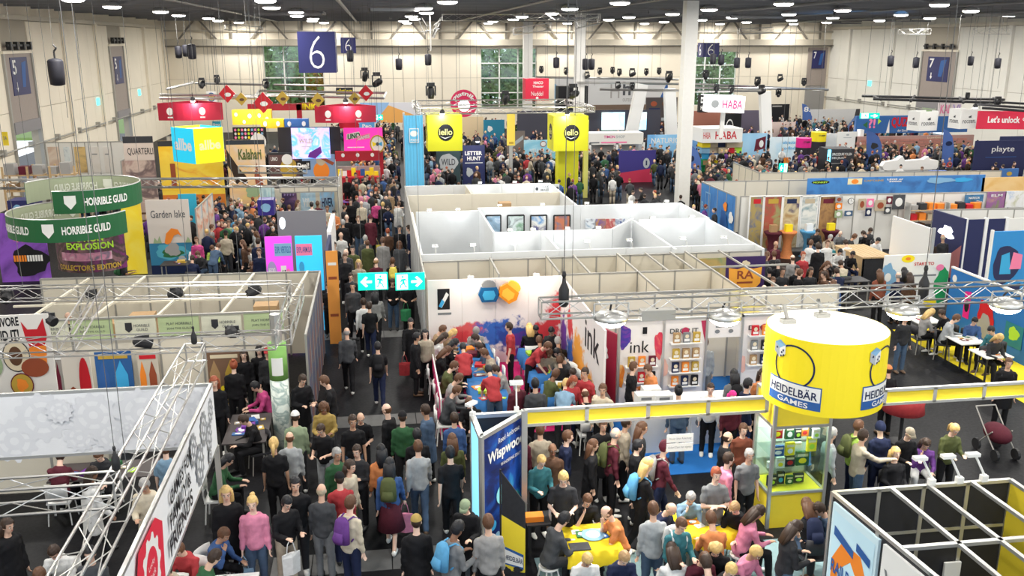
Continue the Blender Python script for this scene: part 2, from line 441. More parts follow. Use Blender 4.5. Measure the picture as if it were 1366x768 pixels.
MB().box((-1.2, -.22, 4.2), (1.0, -.08, 8.2)).build('cladding', GREYW, g4)
MB().box((-1.2, -.22, 0), (1.0, -.08, 4.15)).build('door_leaf', mat('gate_leaf', (.3, .29, .28), rough=.5), g4)
MB().box((-.75, -.3, 6.0), (.7, -.22, 7.9)).build('number_plate', NAVY, g4)
printing(g4, (46.85, YB-.3, 6.0), (1.45, 0, 0), (0, 0, 1.9), [('t', '7', .08, .55, .3, .93, pr('wh')), ('p', [(.5, .2), (.7, .2), (.92, .9), (.62, .8)], pr('bl'))])
# ceiling
CEIL = mat('dark_ceiling', (.36, .37, .4), rough=.8, noise=.2, nscale=.4)
ce = struct(MB().box((XL-.4, -2, ZC), (XR+.4, YB+.4, ZC+.3)).build('ceiling', CEIL))
jm = mat('joist_grey', (.2, .2, .21), rough=.6, metal=.2)
for k in range(13):
    MB().box((XL, 44+k*4.25, ZC-.45), (XR, 44.2+k*4.25, ZC)).build('ceiling_beam', jm)['kind'] = 'structure'
dm = mat('duct_steel', (.28, .28, .28), rough=.4, metal=.6)
for k, (x, r) in enumerate([(-9, .07), (-1.5, .09), (8, .07), (13, .06), (22, .09), (31, .07), (41, .09)]):
    MB().tube((x, 40, ZC-.5), (x, YB-1, ZC-.5), r, n=10).build('ceiling_pipe', dm)['kind'] = 'structure'
rj = random.Random(8)
for k in range(26):
    x, y = rj.uniform(-15, 46), rj.uniform(52, 92); L_ = rj.uniform(1.5, 5)
    MB().box((x, y, ZC-.75), (x+L_ if k % 2 else x+.12, y+.12 if k % 2 else y+L_, ZC-.6)).build('ceiling_strut', jm if k % 3 else dm)['kind'] = 'structure'
    MB().box((x, y, ZC-.75), (x+.06, y+.06, ZC)).build('strut_hanger', jm, bpy.data.objects[-1] if False else None)['kind'] = 'structure'
SKYL = mat('blue_skylight', (.12, .3, .6), rough=.3, emit=.5)
for k, (x0, x1) in enumerate([(29.3, 31.6), (32.6, 36.5)]):
    MB().box((x0, 58, ZC-.03), (x1, 66, ZC)).build('skylight_pane', SKYL, ce)
# round ceiling lamps in rows
LENS = mat('lamp_lens', (1, .98, .93), emit=9.0)
LL = bpy.data.lights.new('lamp_light', 'AREA'); LL.shape = 'DISK'; LL.size = .85; LL.energy = LAMP_POWER; LL.color = (1, .965, .9)
h_me = MB().lathe([(.48, 0), (.46, .1), (.3, .18), (.2, .24)], 16).mesh('housing', mat('lamp_housing', (.5, .5, .5), rough=.4, metal=.5), True)
l_me = MB().lathe([(.3, -.1), (.42, -.06), (.46, -.01), (.46, .0)], 16).mesh('lens', LENS)
rod = MB().tube((0, 0, .2), (0, 0, .6), .02).mesh('suspension_rod', BLACK)
for i in range(9):
    for j in range(11):
        x, y = -12.6+8.0*i-.6*(j % 2), 9.5+8.5*j
        if x > XR-1: continue
        t = thing('ceiling_lamp', 'round high bay lamp hanging in a row under the dark ceiling', 'lamp', (x, y, ZC-.6), group='high bay ceiling lamps')
        hs_ = link('housing', h_me, t); link('lens', l_me, hs_); link('suspension_rod', rod, t)
        lo = link('lamp_light', LL, t, (0, 0, -.12))
# white columns
for (x, y, r) in ((15.75, 46.2, .31), (15.9, 72.5, .36), (15.6, 95.9, .45)):
    c = struct(link('column', None, None, (x, y, 0)))
    MB().box((-r, -r, 0), (r, r, ZC)).build('shaft', mat('column_white', (.74, .73, .7), rough=.6, noise=.05), c)
    MB().box((-r-.06, -r-.06, 0), (r+.06, r+.06, .4)).build('base', ALUD, c)
# trees outside
def leaf_mat(n, c): return mat(n, c, rough=.7, noise=.3)
LG = [leaf_mat('leaf_green', (.2, .34, .13)), leaf_mat('leaf_dark', (.1, .2, .08)), leaf_mat('leaf_rust', (.4, .2, .06))]
tl = ['tall green tree outside the window beside the big blue number cube', 'rust tinted tree outside the window beside the big blue number cube', 'broad green tree outside the middle tall window', 'darker tree outside the middle tall window', 'dense green tree outside the window behind the white column']
for k, (x, y, h, m) in enumerate([(-11.5, 106, 10.5, 0), (-6.5, 109, 8, 2), (13, 106, 11, 0), (18.5, 108, 9, 1), (40, 108, 11, 0)]):
    t = thing('tree', tl[k], 'tree', (x, y, -.3))
    MB().tube((0, 0, 0), (0, 0, h*.6), .25, .1, n=8).build('trunk', pc('db'), t)
    br_ = MB(); lv = MB(); rnd = random.Random(k)
    for i in range(12):
        a = rnd.uniform(0, 2*pi); z = h*rnd.uniform(.3, .6); e = Vector((cos(a)*h*.32, sin(a)*h*.32, z+h*.25)); br_.tube((0, 0, z), e, .07, .03, n=5)
    for i in range(7000):
        a = rnd.uniform(0, 2*pi); rr = h*.5*rnd.random()**.5; z = h*rnd.uniform(.1, 1.05)
        if (rr/(h*.5))**2+((z-h*.55)/(h*.52))**2 > 1: continue
        c = Vector((cos(a)*rr, sin(a)*rr, z)); s = rnd.uniform(.2, .42)
        u = Vector((rnd.uniform(-1, 1), rnd.uniform(-1, 1), rnd.uniform(-1, 1))).normalized(); w = u.orthogonal().normalized()
        lv.mi = 0 if rnd.random() < .75 else 1
        lv.add([c-u*s, c+w*s*.5, c+u*s, c-w*s*.5], [(0, 1, 2, 3)])
    br_.build('branches', pc('db'), t); o = lv.build('foliage', [LG[m], LG[0]], t); o['kind'] = 'stuff'
struct(MB().box((-40, YB+.4, -.6), (80, 140, -.3)).build('ground_outside', mat('lawn', (.15, .22, .07), rough=.9, noise=.3)))
# ================================================================ carpets
def carpet(label, x0, y0, x1, y1, m, z=.012): return tag(MB().box((x0, y0, 0), (x1, y1, z)).build('carpet', m), label, 'carpet')
carpet('bright pink carpet under the long gaming tables', 1.3, 19.8, 5.0, 24.95, mat('pink_carpet', (.62, .02, .16), rough=.95, noise=.1, nscale=20))
carpet('bright blue carpet in front of the white game shelves', 5.1, 17.2, 9.6, 23.0, mat('blue_carpet', (.01, .13, .42), rough=.95, noise=.1, nscale=20))
carpet('yellow carpet under the gaming tables by the blue wall', 16.05, 17.2, 19.9, 26.0, mat('yellow_carpet', (.85, .68, .02), rough=.95, noise=.1, nscale=20))
carpet('pale blue grey carpet below the yellow beam', 2.5, 9.0, 7.6, 14.4, mat('grey_carpet', (.2, .3, .32), rough=.95, noise=.2, nscale=8))
carpet('dark red carpet beside the white family games banner', -3.6, 12.6, -1.75, 14.3, mat('red_carpet', (.28, .01, .03), rough=.95, noise=.15, nscale=12))
carpet('purple carpet at the foot of the red shop counter', -1.4, 50.5, 1.0, 58, mat('purple_carpet', (.12, .03, .12), rough=.95, noise=.1))
# ================================================================ central white block of stands
wcb = thing('exhibition_stand', 'white walled block of open topped stand rooms beside the dark aisle', 'booth', (0, 0, 0))
LITE = mat('white_wall_clean', (.70, .72, .73), rough=.5, noise=.03)
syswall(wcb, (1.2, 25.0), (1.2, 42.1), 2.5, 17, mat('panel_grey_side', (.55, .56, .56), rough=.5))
def solid(root, p, q, h, m, th=.08, z0=0, name='wall_panel', n=None):
    p = Vector((p[0], p[1], 0)); q = Vector((q[0], q[1], 0)); L = (q-p).length; d = (q-p)/L; n = n or max(1, round(L/2))
    me = MB().box((.004, -th/2, z0), (L/n-.004, th/2, h)).mesh(name, m)
    for i in range(n): link(name, me, root, p+d*(L*i/n), math.atan2(d.y, d.x))
solid(wcb, (1.2, 42.1), (7.9, 42.1), 2.5, LITE)
solid(wcb, (7.9, 36.1), (7.9, 42.1), 2.5, LITE)
solid(wcb, (1.2, 39.4), (4.0, 39.4), 2.5, CREAM)
solid(wcb, (4.0, 39.4), (7.9, 39.4), 2.5, CREAM)
solid(wcb, (4.0, 39.4), (4.0, 42.1), 2.5, CREAM)
solid(wcb, (3.9, 36.0), (12.2, 36.0), 2.5, LITE)
solid(wcb, (1.4, 35.4), (3.9, 35.4), 2.5, LITE)
solid(wcb, (3.9, 31.1), (3.9, 36.0), 2.5, LITE)
solid(wcb, (3.9, 31.1), (8.1, 31.1), 2.5, LITE)
solid(wcb, (8.1, 31.1), (9.4, 33.0), 2.5, LITE)
solid(wcb, (12.2, 32.6), (12.2, 36.0), 2.5, LITE)
solid(wcb, (9.5, 32.6), (12.15, 32.6), 2.5, LITE)
solid(wcb, (12.1, 27.3), (12.1, 32.6), 2.5, LITE)
solid(wcb, (9.3, 27.6), (9.3, 32.6), 2.5, LITE, n=2)
solid(wcb, (5.6, 28.2), (5.6, 31.1), 2.5, LITE)
solid(wcb, (1.25, 28.0), (12.1, 28.0), 2.5, LITE)
for a, b in (((1.25, 35.4), (1.25, 28.0)),): solid(wcb, a, b, 2.5, LITE)
syswall(wcb, (1.25, 27.35), (12.05, 27.35), 2.42, 10)
syswall(wcb, (5.05, 24.9), (9.5, 24.9), 2.5, 4)
syswall(wcb, (9.5, 20.6), (9.5, 27.3), 2.5, 6)
syswall(wcb, (7.3, 22.9), (7.3, 27.3), 2.5, 4)
syswall(wcb, (5.05, 22.7), (12.3, 22.7), 2.5, 7)
syswall(wcb, (3.3, 25.2), (3.3, 27.3), 2.5, 2)
syswall(wcb, (5.05, 25.2), (5.05, 27.3), 2.5, 2)
for p_, q_ in [((x, 24.9 if x < 9.4 else 22.7, 2.48), (x, 27.3, 2.48)) for x in (5.9, 8.2, 9.0, 10.6)]+[((7.3, 26.0, 2.2), (9.5, 26.0, 2.2)), ((9.5, 25.2, 2.48), (12, 25.2, 2.48))]: MB().bar(p_, q_, .05, .05).build('cross_rail', ALUD, wcb)

# clip-on spot lights along the tops, with their light
SPH = mat('spot_glow', (1, .97, .9), emit=14.0)
SPL = bpy.data.lights.new('spot_lamp_light', 'POINT'); SPL.energy = 3.5; SPL.color = (.87, .94, 1.0); SPL.shadow_soft_size = .08
SPW = bpy.data.lights.new('warm_spot_light', 'POINT'); SPW.energy = 9; SPW.color = (1, .86, .68); SPW.shadow_soft_size = .08
arm_me = MB().path([(0, 0, 0), (0, -.1, .14), (0, -.42, .2)], .012).mesh('arm', ALU)
hd_me = MB().box((-.09, -.5, .15), (.09, -.4, .2)).mesh('head', PWHITE)
gl_me = MB().box((-.08, -.49, .142), (.08, -.41, .149)).mesh('lens', SPH)
def clip_spot(x, y, z, rz=0, light=None, where='on top of a stand wall'):
    t = thing('clip_spotlight', 'small white arm spotlight clipped '+where, 'spotlight', (x, y, z), rz, 'clip on spotlights '+where)
    link('arm', arm_me, t); hd_ = link('head', hd_me, t); link('lens', gl_me, hd_)
    if light: link('spot_light', light, t, (0, -.45, .05))
for x in (4.6, 6.2, 7.4): clip_spot(x, 42.1, 2.5, 0, SPL, 'on the back wall of the white rooms')
for x in (4.7, 6.4, 8.2, 10.0, 11.5): clip_spot(x, 36.0, 2.5, 0, SPL if x not in (8.2,) else None, 'above the framed pictures')
for x in (1.9, 3.0): clip_spot(x, 35.4, 2.5, 0, SPL if x > 2 else None, 'in the small corner room')
for x in (4.4, 5.2, 6.4, 7.5): clip_spot(x, 31.1, 2.5, 0, SPL if x in (4.4, 6.4) else None, 'on the middle partition')
for x in (9.9, 11.4): clip_spot(x, 32.6, 2.5, 0, SPL, 'in the corner room with the sloping wall')
for x in (1.7, 2.9, 4.2, 6.6, 8.0, 9.8, 11.2): clip_spot(x, 28.0, 2.5, pi, None, 'on the long beige rear wall')
# framed pictures in the lit room
fr = [(648, 668, 'snowy white and blue', [(.85, .9, .95), (.3, .45, .6), (.1, .15, .2)]), (677, 699, 'green and grey landscape', [(.2, .4, .25), (.7, .8, .8), (.05, .08, .1)]), (708, 729, 'blue swirling', [(.1, .3, .6), (.8, .8, .75), (.1, .1, .25)]), (739, 760, 'red and white castle', [(.85, .85, .85), (.6, .2, .1), (.1, .2, .35)])]
for i, (p0, p1, nm, cs) in enumerate(fr):
    board('framed_picture', nm+' picture in a black frame on the lit white wall', 'picture', (p0, 287.5, p1, 312), 35.9, art('art_'+nm[:6], cs, 2.2, i*3.1), th=.04, frame=BLACK)
for i, (p0, nm, cs) in enumerate([(781, 'grey blue ship', [(.2, .35, .5), (.75, .8, .85), (.1, .12, .2)]), (795, 'purple and orange', [(.15, .08, .35), (.5, .25, .1), (.2, .2, .5)]), (808, 'beige and red figure', [(.7, .5, .35), (.5, .1, .1), (.85, .8, .7)]), (821, 'dark blue fantasy', [(.08, .12, .3), (.6, .65, .7), (.3, .1, .15)])]):
    board('poster', nm+' poster leaning in the lit white room', 'poster', (p0, 292, p0+12, 313), 35.85, art('art_p'+nm[:6], cs, 2.5, i*2.2), th=.02)
# pallets / boxes in the corner room
for i in range(3):
    a = atz(549+i*5, 268, .9)
    tag(MB().box((-.22, -.25, 0), (.22, .25, .45)).build('cardboard_box', CARD, loc=(2.0+.5*i, 40.6, 1.3)), 'brown carton on top of the store room shelf, number %s in its row' % ['one', 'two', 'three'][i], 'box', 'cartons in the store room')
tag(MB().box((1.7, 40.2, 0), (3.4, 41.0, 1.3)).build('store_shelf', CARD), 'brown store shelf holding cartons in the open white room', 'shelf')
tag(MB().box((4.9, 37.2, 0), (5.4, 37.7, 2.45)).build('carton_tower', CARD), 'tall brown carton behind the beige partition', 'box')
board('notice_board', 'white notice board with grey lettering on the back partition', 'sign', (713, 246, 746, 257), 42.0, LITE, [('t', 'COCKTAIL', .3, .6, .75, .85, pr('gy')), ('t', 'MASTERS', .25, .25, .8, .5, pr('gy')), ('e', .1, .5, .06, .2, pr('dg')), ('e', .92, .5, .06, .2, pr('dg'))], th=.03)
# ---------------------------------------------------------------- ink stand: printed back wall and side wall
INKW = mat('cloth_white_print', (.80, .76, .74), rough=.7, noise=.05)
def smoke_print(name, ax, blobs):
    """white cloth printed with soft clouds of ink; ax = wall axis (0: x, 1: y)"""
    m = bpy.data.materials.new(name); m.use_nodes = True; nt = m.node_tree; b = nt.nodes['Principled BSDF']; b.inputs['Roughness'].default_value = .7
    tc = nt.nodes.new('ShaderNodeTexCoord'); n = nt.nodes.new('ShaderNodeTexNoise'); n.inputs['Scale'].default_value = 3.2; n.inputs['Detail'].default_value = 6; n.inputs['Roughness'].default_value = .62
    nt.links.new(tc.outputs['Object'], n.inputs['Vector'])
    last = None
    for c, z, rx, rz, col in blobs:
        mp = nt.nodes.new('ShaderNodeMapping'); mp.vector_type = 'TEXTURE'
        loc = [0, 0, z]; loc[ax] = c; sc = [1e6, 1e6, rz]; sc[ax] = rx
        mp.inputs['Location'].default_value = loc; mp.inputs['Scale'].default_value = sc
        nt.links.new(tc.outputs['Object'], mp.inputs['Vector'])
        ln = nt.nodes.new('ShaderNodeVectorMath'); ln.operation = 'LENGTH'; nt.links.new(mp.outputs[0], ln.inputs[0])
        ad = nt.nodes.new('ShaderNodeMath'); ad.operation = 'MULTIPLY_ADD'; ad.inputs[1].default_value = 2.2; nt.links.new(n.outputs['Fac'], ad.inputs[0]); nt.links.new(ln.outputs['Value'], ad.inputs[2])
        mr = nt.nodes.new('ShaderNodeMapRange'); mr.interpolation_type = 'SMOOTHSTEP'; mr.inputs[1].default_value = 2.15; mr.inputs[2].default_value = 1.75; nt.links.new(ad.outputs[0], mr.inputs[0])
        mx = nt.nodes.new('ShaderNodeMix'); mx.data_type = 'RGBA'; mx.inputs['A'].default_value = (.80, .76, .74, 1); mx.inputs['B'].default_value = (*col, 1)
        if last: nt.links.new(last, mx.inputs['A'])
        nt.links.new(mr.outputs[0], mx.inputs['Factor']); last = mx.outputs['Result']
    nt.links.new(last, b.inputs['Base Color']); m.diffuse_color = (.8, .76, .74, 1)
    return m
IR, IB, IV, IO = (.62, .04, .05), (.03, .13, .5), (.12, .03, .3), (.85, .36, .04)
SMB = smoke_print('ink_cloud_print', 0, [(2.5, .95, .7, .3, (.7, .1, .1)), (2.1, .8, .5, .2, IR), (3.2, .9, .7, .45, IB), (3.7, .75, .6, .5, (.02, .06, .32)), (4.1, .45, .75, .45, IV), (4.65, .9, .4, .4, IR), (4.9, 1.45, .28, .55, IR)])
SMS = smoke_print('ink_side_print', 1, [(24.2, .7, .6, .9, IV), (23.2, .6, .7, .7, IB), (22.3, .9, .8, .75, IO), (21.2, .55, .8, .6, IO), (23.4, 1.5, .4, .5, IR)])
inkw = thing('printed_back_wall', 'white fabric back wall printed with red and blue ink clouds', 'booth wall')
nP = 4
for i in range(nP): MB().box((1.25+i*.945, 24.75, 0), (1.25+(i+1)*.945-.006, 24.8, 2.5)).build('panel', SMB, inkw)
RS, BS, VS_ = art('smoke_red', [(.8, .06, .04), (.62, .03, .08), (.85, .25, .15)], 2.5, 1), art('smoke_blue', [(.02, .07, .4), (.07, .25, .65), (.03, .03, .22)], 2.5, 2), art('smoke_violet', [(.2, .03, .35), (.05, .03, .3), (.4, .08, .3)], 2.5, 3)
def blob(cx, cy, rx, ry, seed, n=26, j=.22):
    rr = random.Random(seed); ph = [rr.uniform(0, 6.3) for _ in range(4)]
    return [(cx+rx*k*cos(t), cy+ry*k*sin(t)) for i in range(n) for t in [2*pi*i/n] for k in [1+j*.5*(sin(3*t+ph[0])+.6*sin(5*t+ph[1])+.5*sin(8*t+ph[2]))]]
printing(inkw, (1.25, 24.75, 0), (3.78, 0, 0), (0, 0, 2.5), [('r', .07, .66, .16, .9, pr('bk')), ('p', [(.08, .7), (.1, .68), (.155, .83), (.135, .86)], pr('wh')), ('p', [(.078, .7), (.098, .68), (.122, .75), (.102, .78)], pr('sk')), ('r', .07, .6, .17, .625, pr('gy'))])
def bottle(label, px, py, m1, m2, tilt):
    p = aty(px, py, 24.6); t = tag(link('ink_bottle_cutout', None, None, (p.x, p.y, p.z), 0), label, 'sign')
    t.rotation_euler = (0, tilt, 0)
    pts = [(-.2, -.22), (.2, -.22), (.3, 0), (.22, .2), (-.22, .2), (-.3, 0)]
    MB().prism(pts, -.06, .06).build('bottle_body', m1, t); MB().prism([(x*.62, z*.62-.02) for x, z in pts], -.075, -.06).build('ink_window', m2, t)
    MB().prism(poly_ell(0, .26, .2, .14, 14), -.05, .05).build('stopper', m2 if tilt else pr('gy'), t)
bottle('blue hexagonal ink bottle cutout on the printed back wall', 652, 392, mat('bottle_blue', (.01, .1, .25), .3), mat('bottle_blue2', (.05, .35, .6), .3), 0)
bottle('orange tilted ink bottle cutout on the printed back wall', 678, 391, mat('bottle_orange', (.85, .3, .02), .3), mat('bottle_orange2', (.95, .5, .06), .3), .7)
for px in (626, 712): 
    p = aty(px, 372, 24.7); clip_spot(p.x, p.y+.05, 2.5, 0, SPW, 'on the printed back wall')
inks = thing('printed_side_wall', 'white and orange printed side wall lettered ink', 'booth wall')
for i in range(4): MB().box((5.0, 19.6+i*1.28, 0), (5.05, 19.6+(i+1)*1.28-.006, 2.5)).build('panel', SMS, inks)
OS = art('smoke_orange', [(.9, .4, .03), (.75, .2, .02), (.95, .6, .2)], 2.5, 5)
printing(inks, (5.0, 24.72, 0), (0, -5.1, 0), (0, 0, 2.5), [('t', 'ink', .62, .6, .92, .9, pr('bk'), .01)])
# low fence along the aisle
lf = thing('stand_fence', 'low pink cloth covered fence along the aisle side of the stand', 'fence')
for i in range(5): MB().box((1.22, 19.7+i, .05), (1.26, 20.68+i, .95)).build('panel', mat('pink_cloth', (.6, .03, .16), rough=.9), lf)
for i in range(6): MB().tube((1.24, 19.69+i, 0), (1.24, 19.69+i, 1.0), .02).build('post', PWHITE, lf)
MB().tube((1.24, 19.69, 1.0), (1.24, 24.69, 1.0), .02).build('rail', PWHITE, lf)
# ---------------------------------------------------------------- white game shelf wall
sw = thing('shelf_wall', 'white printed wall panels with little shelves of boxed games', 'booth wall')
SHY = 20.35
xs_ = [5.55, 6.65, 7.72, 8.62, 9.75, 10.8]
for i in range(5):
    if i == 2: # doorway with header
        MB().box((xs_[2]+.02, SHY, 1.95), (xs_[3]-.02, SHY+.04, 2.45)).build('panel', INKW, sw); continue
    MB().box((xs_[i]+.02, SHY, .02), (xs_[i+1]-.02, SHY+.04, 2.45)).build('panel', INKW, sw)
for x in xs_: MB().box((x-.03, SHY-.03, 0), (x+.03, SHY+.06, 2.5)).build('post', ALU, sw)
MB().box((xs_[0], SHY-.03, 2.45), (xs_[-1], SHY+.06, 2.5)).build('rail', ALU, sw)
C1, C2 = mat('corner_crimson', (.45, .03, .09)), mat('blush', (.85, .5, .42))
def onpanel(i, items): printing(sw, (xs_[i], SHY, 0), (xs_[i+1]-xs_[i], 0, 0), (0, 0, 2.45), items)
onpanel(0, [('p', blob(.12, .85, .14, .12, 21), VS_), ('p', blob(.9, .75, .1, .14, 22), RS), ('p', blob(.06, .45, .08, .12, 23), OS), ('t', 'ink', .25, .68, .68, .8, pr('bk'), .0), ('r', .52, .87, .62, .94, pr('bk'))])
for i, w in ((1, 'DROP IT'), (3, 'DROP 6'), (4, 'DROP IT')): onpanel(i, [('p', [(.86, .98), (.98, .98), (.98, .75), (.92, .85)], C1), ('p', blob(.06, .5, .07, .09, 24+i), C2), ('t', w, .14, .86, .8, .91, pr('dg'), .02), ('e', .5, .88, .09, .04, C1)])
onpanel(2, [('t', 'D B', .25, .9, .75, .95, pr('gy')), ('e', .3, .86, .07, .02, pr('gy')), ('e', .68, .86, .07, .02, pr('gy'))])
rs = random.Random(3)
GB = [pr(k) for k in ('bk', 'rd', 'og', 'mu', 'gy', 'mr', 'nv', 'tn')]
lbl = {}
for i, zs in ((0, (1.35, .95)), (1, (1.9, 1.5, 1.15, .8)), (3, (2.0, 1.62, 1.25)), (4, (1.95, 1.55))):
    for z in zs:
        xa, xb = xs_[i]+.15, xs_[i+1]-.15
        MB().box((xa, SHY-.16, z-.03), (xb, SHY, z)).build('shelf', PWHITE, sw)
        for k in range(3):
            x = xa+.06+k*(xb-xa)/3.1; c = rs.choice(['black', 'red', 'orange', 'mustard', 'grey', 'maroon', 'navy', 'tan']); cm = dict(black='bk', red='rd', orange='og', mustard='mu', grey='gy', maroon='mr', navy='nv', tan='tn')[c]
            bx = tag(MB().box((x, SHY-.13, z), (x+.17, SHY-.07, z+.25)).build('game_box', pr(cm)), '%s boxed game, %s of %s shelf, %s white panel' % (c, ['one end', 'middle', 'other end'][k], ['top', 'second', 'third', 'fourth'][zs.index(z)], {0: 'ink lettered', 1: 'door side', 3: 'crown marked', 4: 'outermost'}[i]), 'box', 'boxed games on the white shelf wall')
            printing(bx, (x, SHY-.13, z), (.17, 0, 0), (0, 0, .25), [('r', .12, .15, .88, .4, pr('wh')), ('e', .5, .65, .28, .2, pr('cr'))], off=.002)
carp = MB().box((8.75, 23.2, 0), (9.4, 24.0, 1.9)).build('carton_stack', CARD); tag(carp, 'tall brown cartons behind the white doorway', 'box')
MB().box((5.5, 22.0, 0), (5.54, 22.9, 2.4)).build('panel', CREAM, wcb)
o = board_x('poster', 'dark crimson poster wall with white figures beside the white shelves', 'poster', (5.1, 21.7), (5.55, 20.4), .05, 2.1, mat('crimson_print', (.35, .015, .05), .5), [('p', blob(.5, .72, .2, .1, 5), pr('wh')), ('p', blob(.4, .45, .12, .05, 6), pr('wh')), ('p', blob(.5, .15, .28, .12, 8), pr('wh')), ('e', .55, .3, .1, .06, pr('wh'))])
ct = thing('counter', 'white box counter in front of the game shelves', 'counter', (7.0, 18.9, 0))
MB().box((-.75, -.3, 0), (.75, .3, 1.0)).build('body', PWHITE, ct); MB().box((-.8, -.34, 1.0), (.8, .34, 1.04)).build('top', PWHITE, ct)
printing(ct, (6.25, 18.6, 0), (1.5, 0, 0), (0, 0, 1), [('e', .5, .55, .06, .09, pr('gy'))])
for k, (x, y) in enumerate(((5.7, 18.6), (6.1, 18.55), (5.95, 18.95))):
    bx = tag(MB().box((-.2, -.15, 0), (.2, .15, .42)).build('game_box', PWHITE, loc=(x, y, .9)), ['white game box with orange picture on the counter, by the shelf wall', 'white game box with violet picture on the low stand', 'white game box standing behind two others'][k], 'box')
    printing(bx, (x-.2, y-.15, .9), (.4, 0, 0), (0, 0, .42), [('e', .5, .4, .3, .25, [pr('og'), pr('pu'), pr('rt')][k]), ('r', .2, .75, .8, .9, pr('gy'))], off=.002)
tag(MB().box((5.4, 18.3, 0), (6.4, 19.15, .9)).build('display_plinth', PWHITE), 'white plinth carrying three white game boxes', 'plinth')
# ---------------------------------------------------------------- yellow beam, showcase, black and yellow stand
yb = thing('stand_beam', 'long yellow panelled fascia beam in aluminium framing over the aisle', 'beam')
syswall(yb, (2.4, 14.95), (6.9, 14.95), 2.62, 4, YEL, z0=2.32, post=.07, postm=ALU)
syswall(yb, (8.2, 14.95), (13.25, 14.95), 2.62, 5, YEL, z0=2.32, post=.07, postm=ALU)
MB().box((13.2, 14.9, 0), (13.3, 15.0, 2.62)).build('post', ALU, yb)
MB().box((2.35, 14.9, 0), (2.45, 15.0, 2.62)).build('post', ALU, yb)
sc_ = thing('display_cabinet', 'glass display cabinet of games with yellow base and fascia', 'cabinet', (7.56, 15.2, 0))
W_, D_ = .54, .4
MB().box((-W_, -D_, 0), (W_, D_, .72)).build('base', YEL, sc_)
f = MB()
for x in (-W_, W_):
    for y in (-D_, D_): f.box((x-.03, y-.03, 0), (x+.03, y+.03, 2.62))
for z in (.72, 2.05, 2.6):
    for y in (-D_, D_): f.box((-W_, y-.025, z-.025), (W_, y+.025, z+.025))
    for x in (-W_, W_): f.box((x-.025, -D_, z-.025), (x+.025, D_, z+.025))
f.build('frame', ALU, sc_)
for a, b_ in (((-W_+.03, -D_-.01, 2.08), (W_-.03, -D_+.01, 2.58)), ((-W_-.01, -D_+.03, 2.08), (-W_+.01, D_-.03, 2.58)), ((W_-.01, -D_+.03, 2.08), (W_+.01, D_-.03, 2.58)), ((-W_+.03, D_-.01, 2.08), (W_-.03, D_+.01, 2.58))): MB().box(a, b_).build('fascia', YEL, sc_)
MB().box((-W_+.03, D_-.02, .75), (W_-.03, D_, 2.03)).build('back_panel', PWHITE, sc_)
for a, b_ in (((-W_+.03, -D_-.004, .75), (W_-.03, -D_+.004, 2.03)), ((-W_-.004, -D_+.03, .75), (-W_+.004, D_-.03, 2.03)), ((W_-.004, -D_+.03, .75), (W_+.004, D_-.03, 2.03))): MB().box(a, b_).build('pane', GLASS, sc_)
shz = (.75, 1.1, 1.42, 1.74)
for z in shz[1:]: MB().box((-W_+.03, -D_+.03, z-.012), (W_-.03, D_-.03, z)).build('shelf', GLASS, sc_)
CL = link('cabinet_light', bpy.data.lights.new('cabinet_light', 'AREA'), sc_, (0, -.05, 2.03)); CL.data.size = .6; CL.data.energy = 10
rs = random.Random(11)
for z in shz:
    x = -W_+.06
    while x < W_-.2:
        w = rs.uniform(.12, .26); h = rs.uniform(.12, .28); c = rs.choice(['blue', 'green', 'orange', 'white', 'red', 'purple', 'yellow', 'black', 'teal']); cm = dict(blue='bl', green='gn', orange='og', white='wh', red='rd', purple='pu', yellow='yl', black='ch', teal='te')[c]
        if x+w > W_-.05: break
        y0 = 15.2-.3+rs.uniform(0, .3)
        bx = tag(MB().box((0, 0, 0), (w, .06, h)).build('game_box', pr(cm), loc=(7.56+x, y0, z)), '%s %s game box on the %s shelf of the glass cabinet' % ('wide' if w > .19 else 'narrow', c, {.75: 'lowest', 1.1: 'second', 1.42: 'third', 1.74: 'top'}[z]), 'box', 'game boxes in the glass cabinet')
        printing(bx, (7.56+x, y0, z), (w, 0, 0), (0, 0, h), [('r', .1, .65, .9, .85, pr('cr')), ('e', .5, .35, .3, .2, pr(rs.choice(['wh', 'sk', 'yl', 'rd', 'lm'])))], off=.002)
        x += w+.03
# black walled stand with open roof frame
bs = thing('exhibition_stand', 'black panelled stand with open aluminium roof frame and yellow end wall', 'booth')
syswall(bs, (6.45, 11.5), (9.3, 11.5), 2.5, 4, PBLACK, post=.06, postm=ALU)
syswall(bs, (9.3, 11.5), (9.3, 8.2), 2.5, 3, YEL, post=.06, postm=ALU)
syswall(bs, (6.45, 11.5), (6.75, 8.2), 2.5, 3, PBLACK, post=.06, postm=ALU)
f = MB()
f.bar((6.6, 9.9, 2.5), (9.3, 9.9, 2.5), .07, .05)
for x in (7.35, 7.95, 8.65): f.bar((x, 11.5, 2.5), (x+.08, 8.3, 2.5), .06, .05)
f.bar((6.45, 11.5, 1.75), (9.3, 11.5, 1.75), .05, .05)
f.build('roof_frame', ALU, bs)
MB().box((9.2, 8.8, 0), (9.27, 9.5, 1.5)).build('door', pc('db'), bs)
MB().box((7.3, 10.2, 0), (9.25, 11.4, .01)).build('floor_mat', pc('ch'), bs)
tag(MB().box((8.35, 11.42, .9), (8.62, 11.46, 1.2)).build('note_sheet', PWHITE), 'small white note sheet pinned on the black stand wall', 'notice')
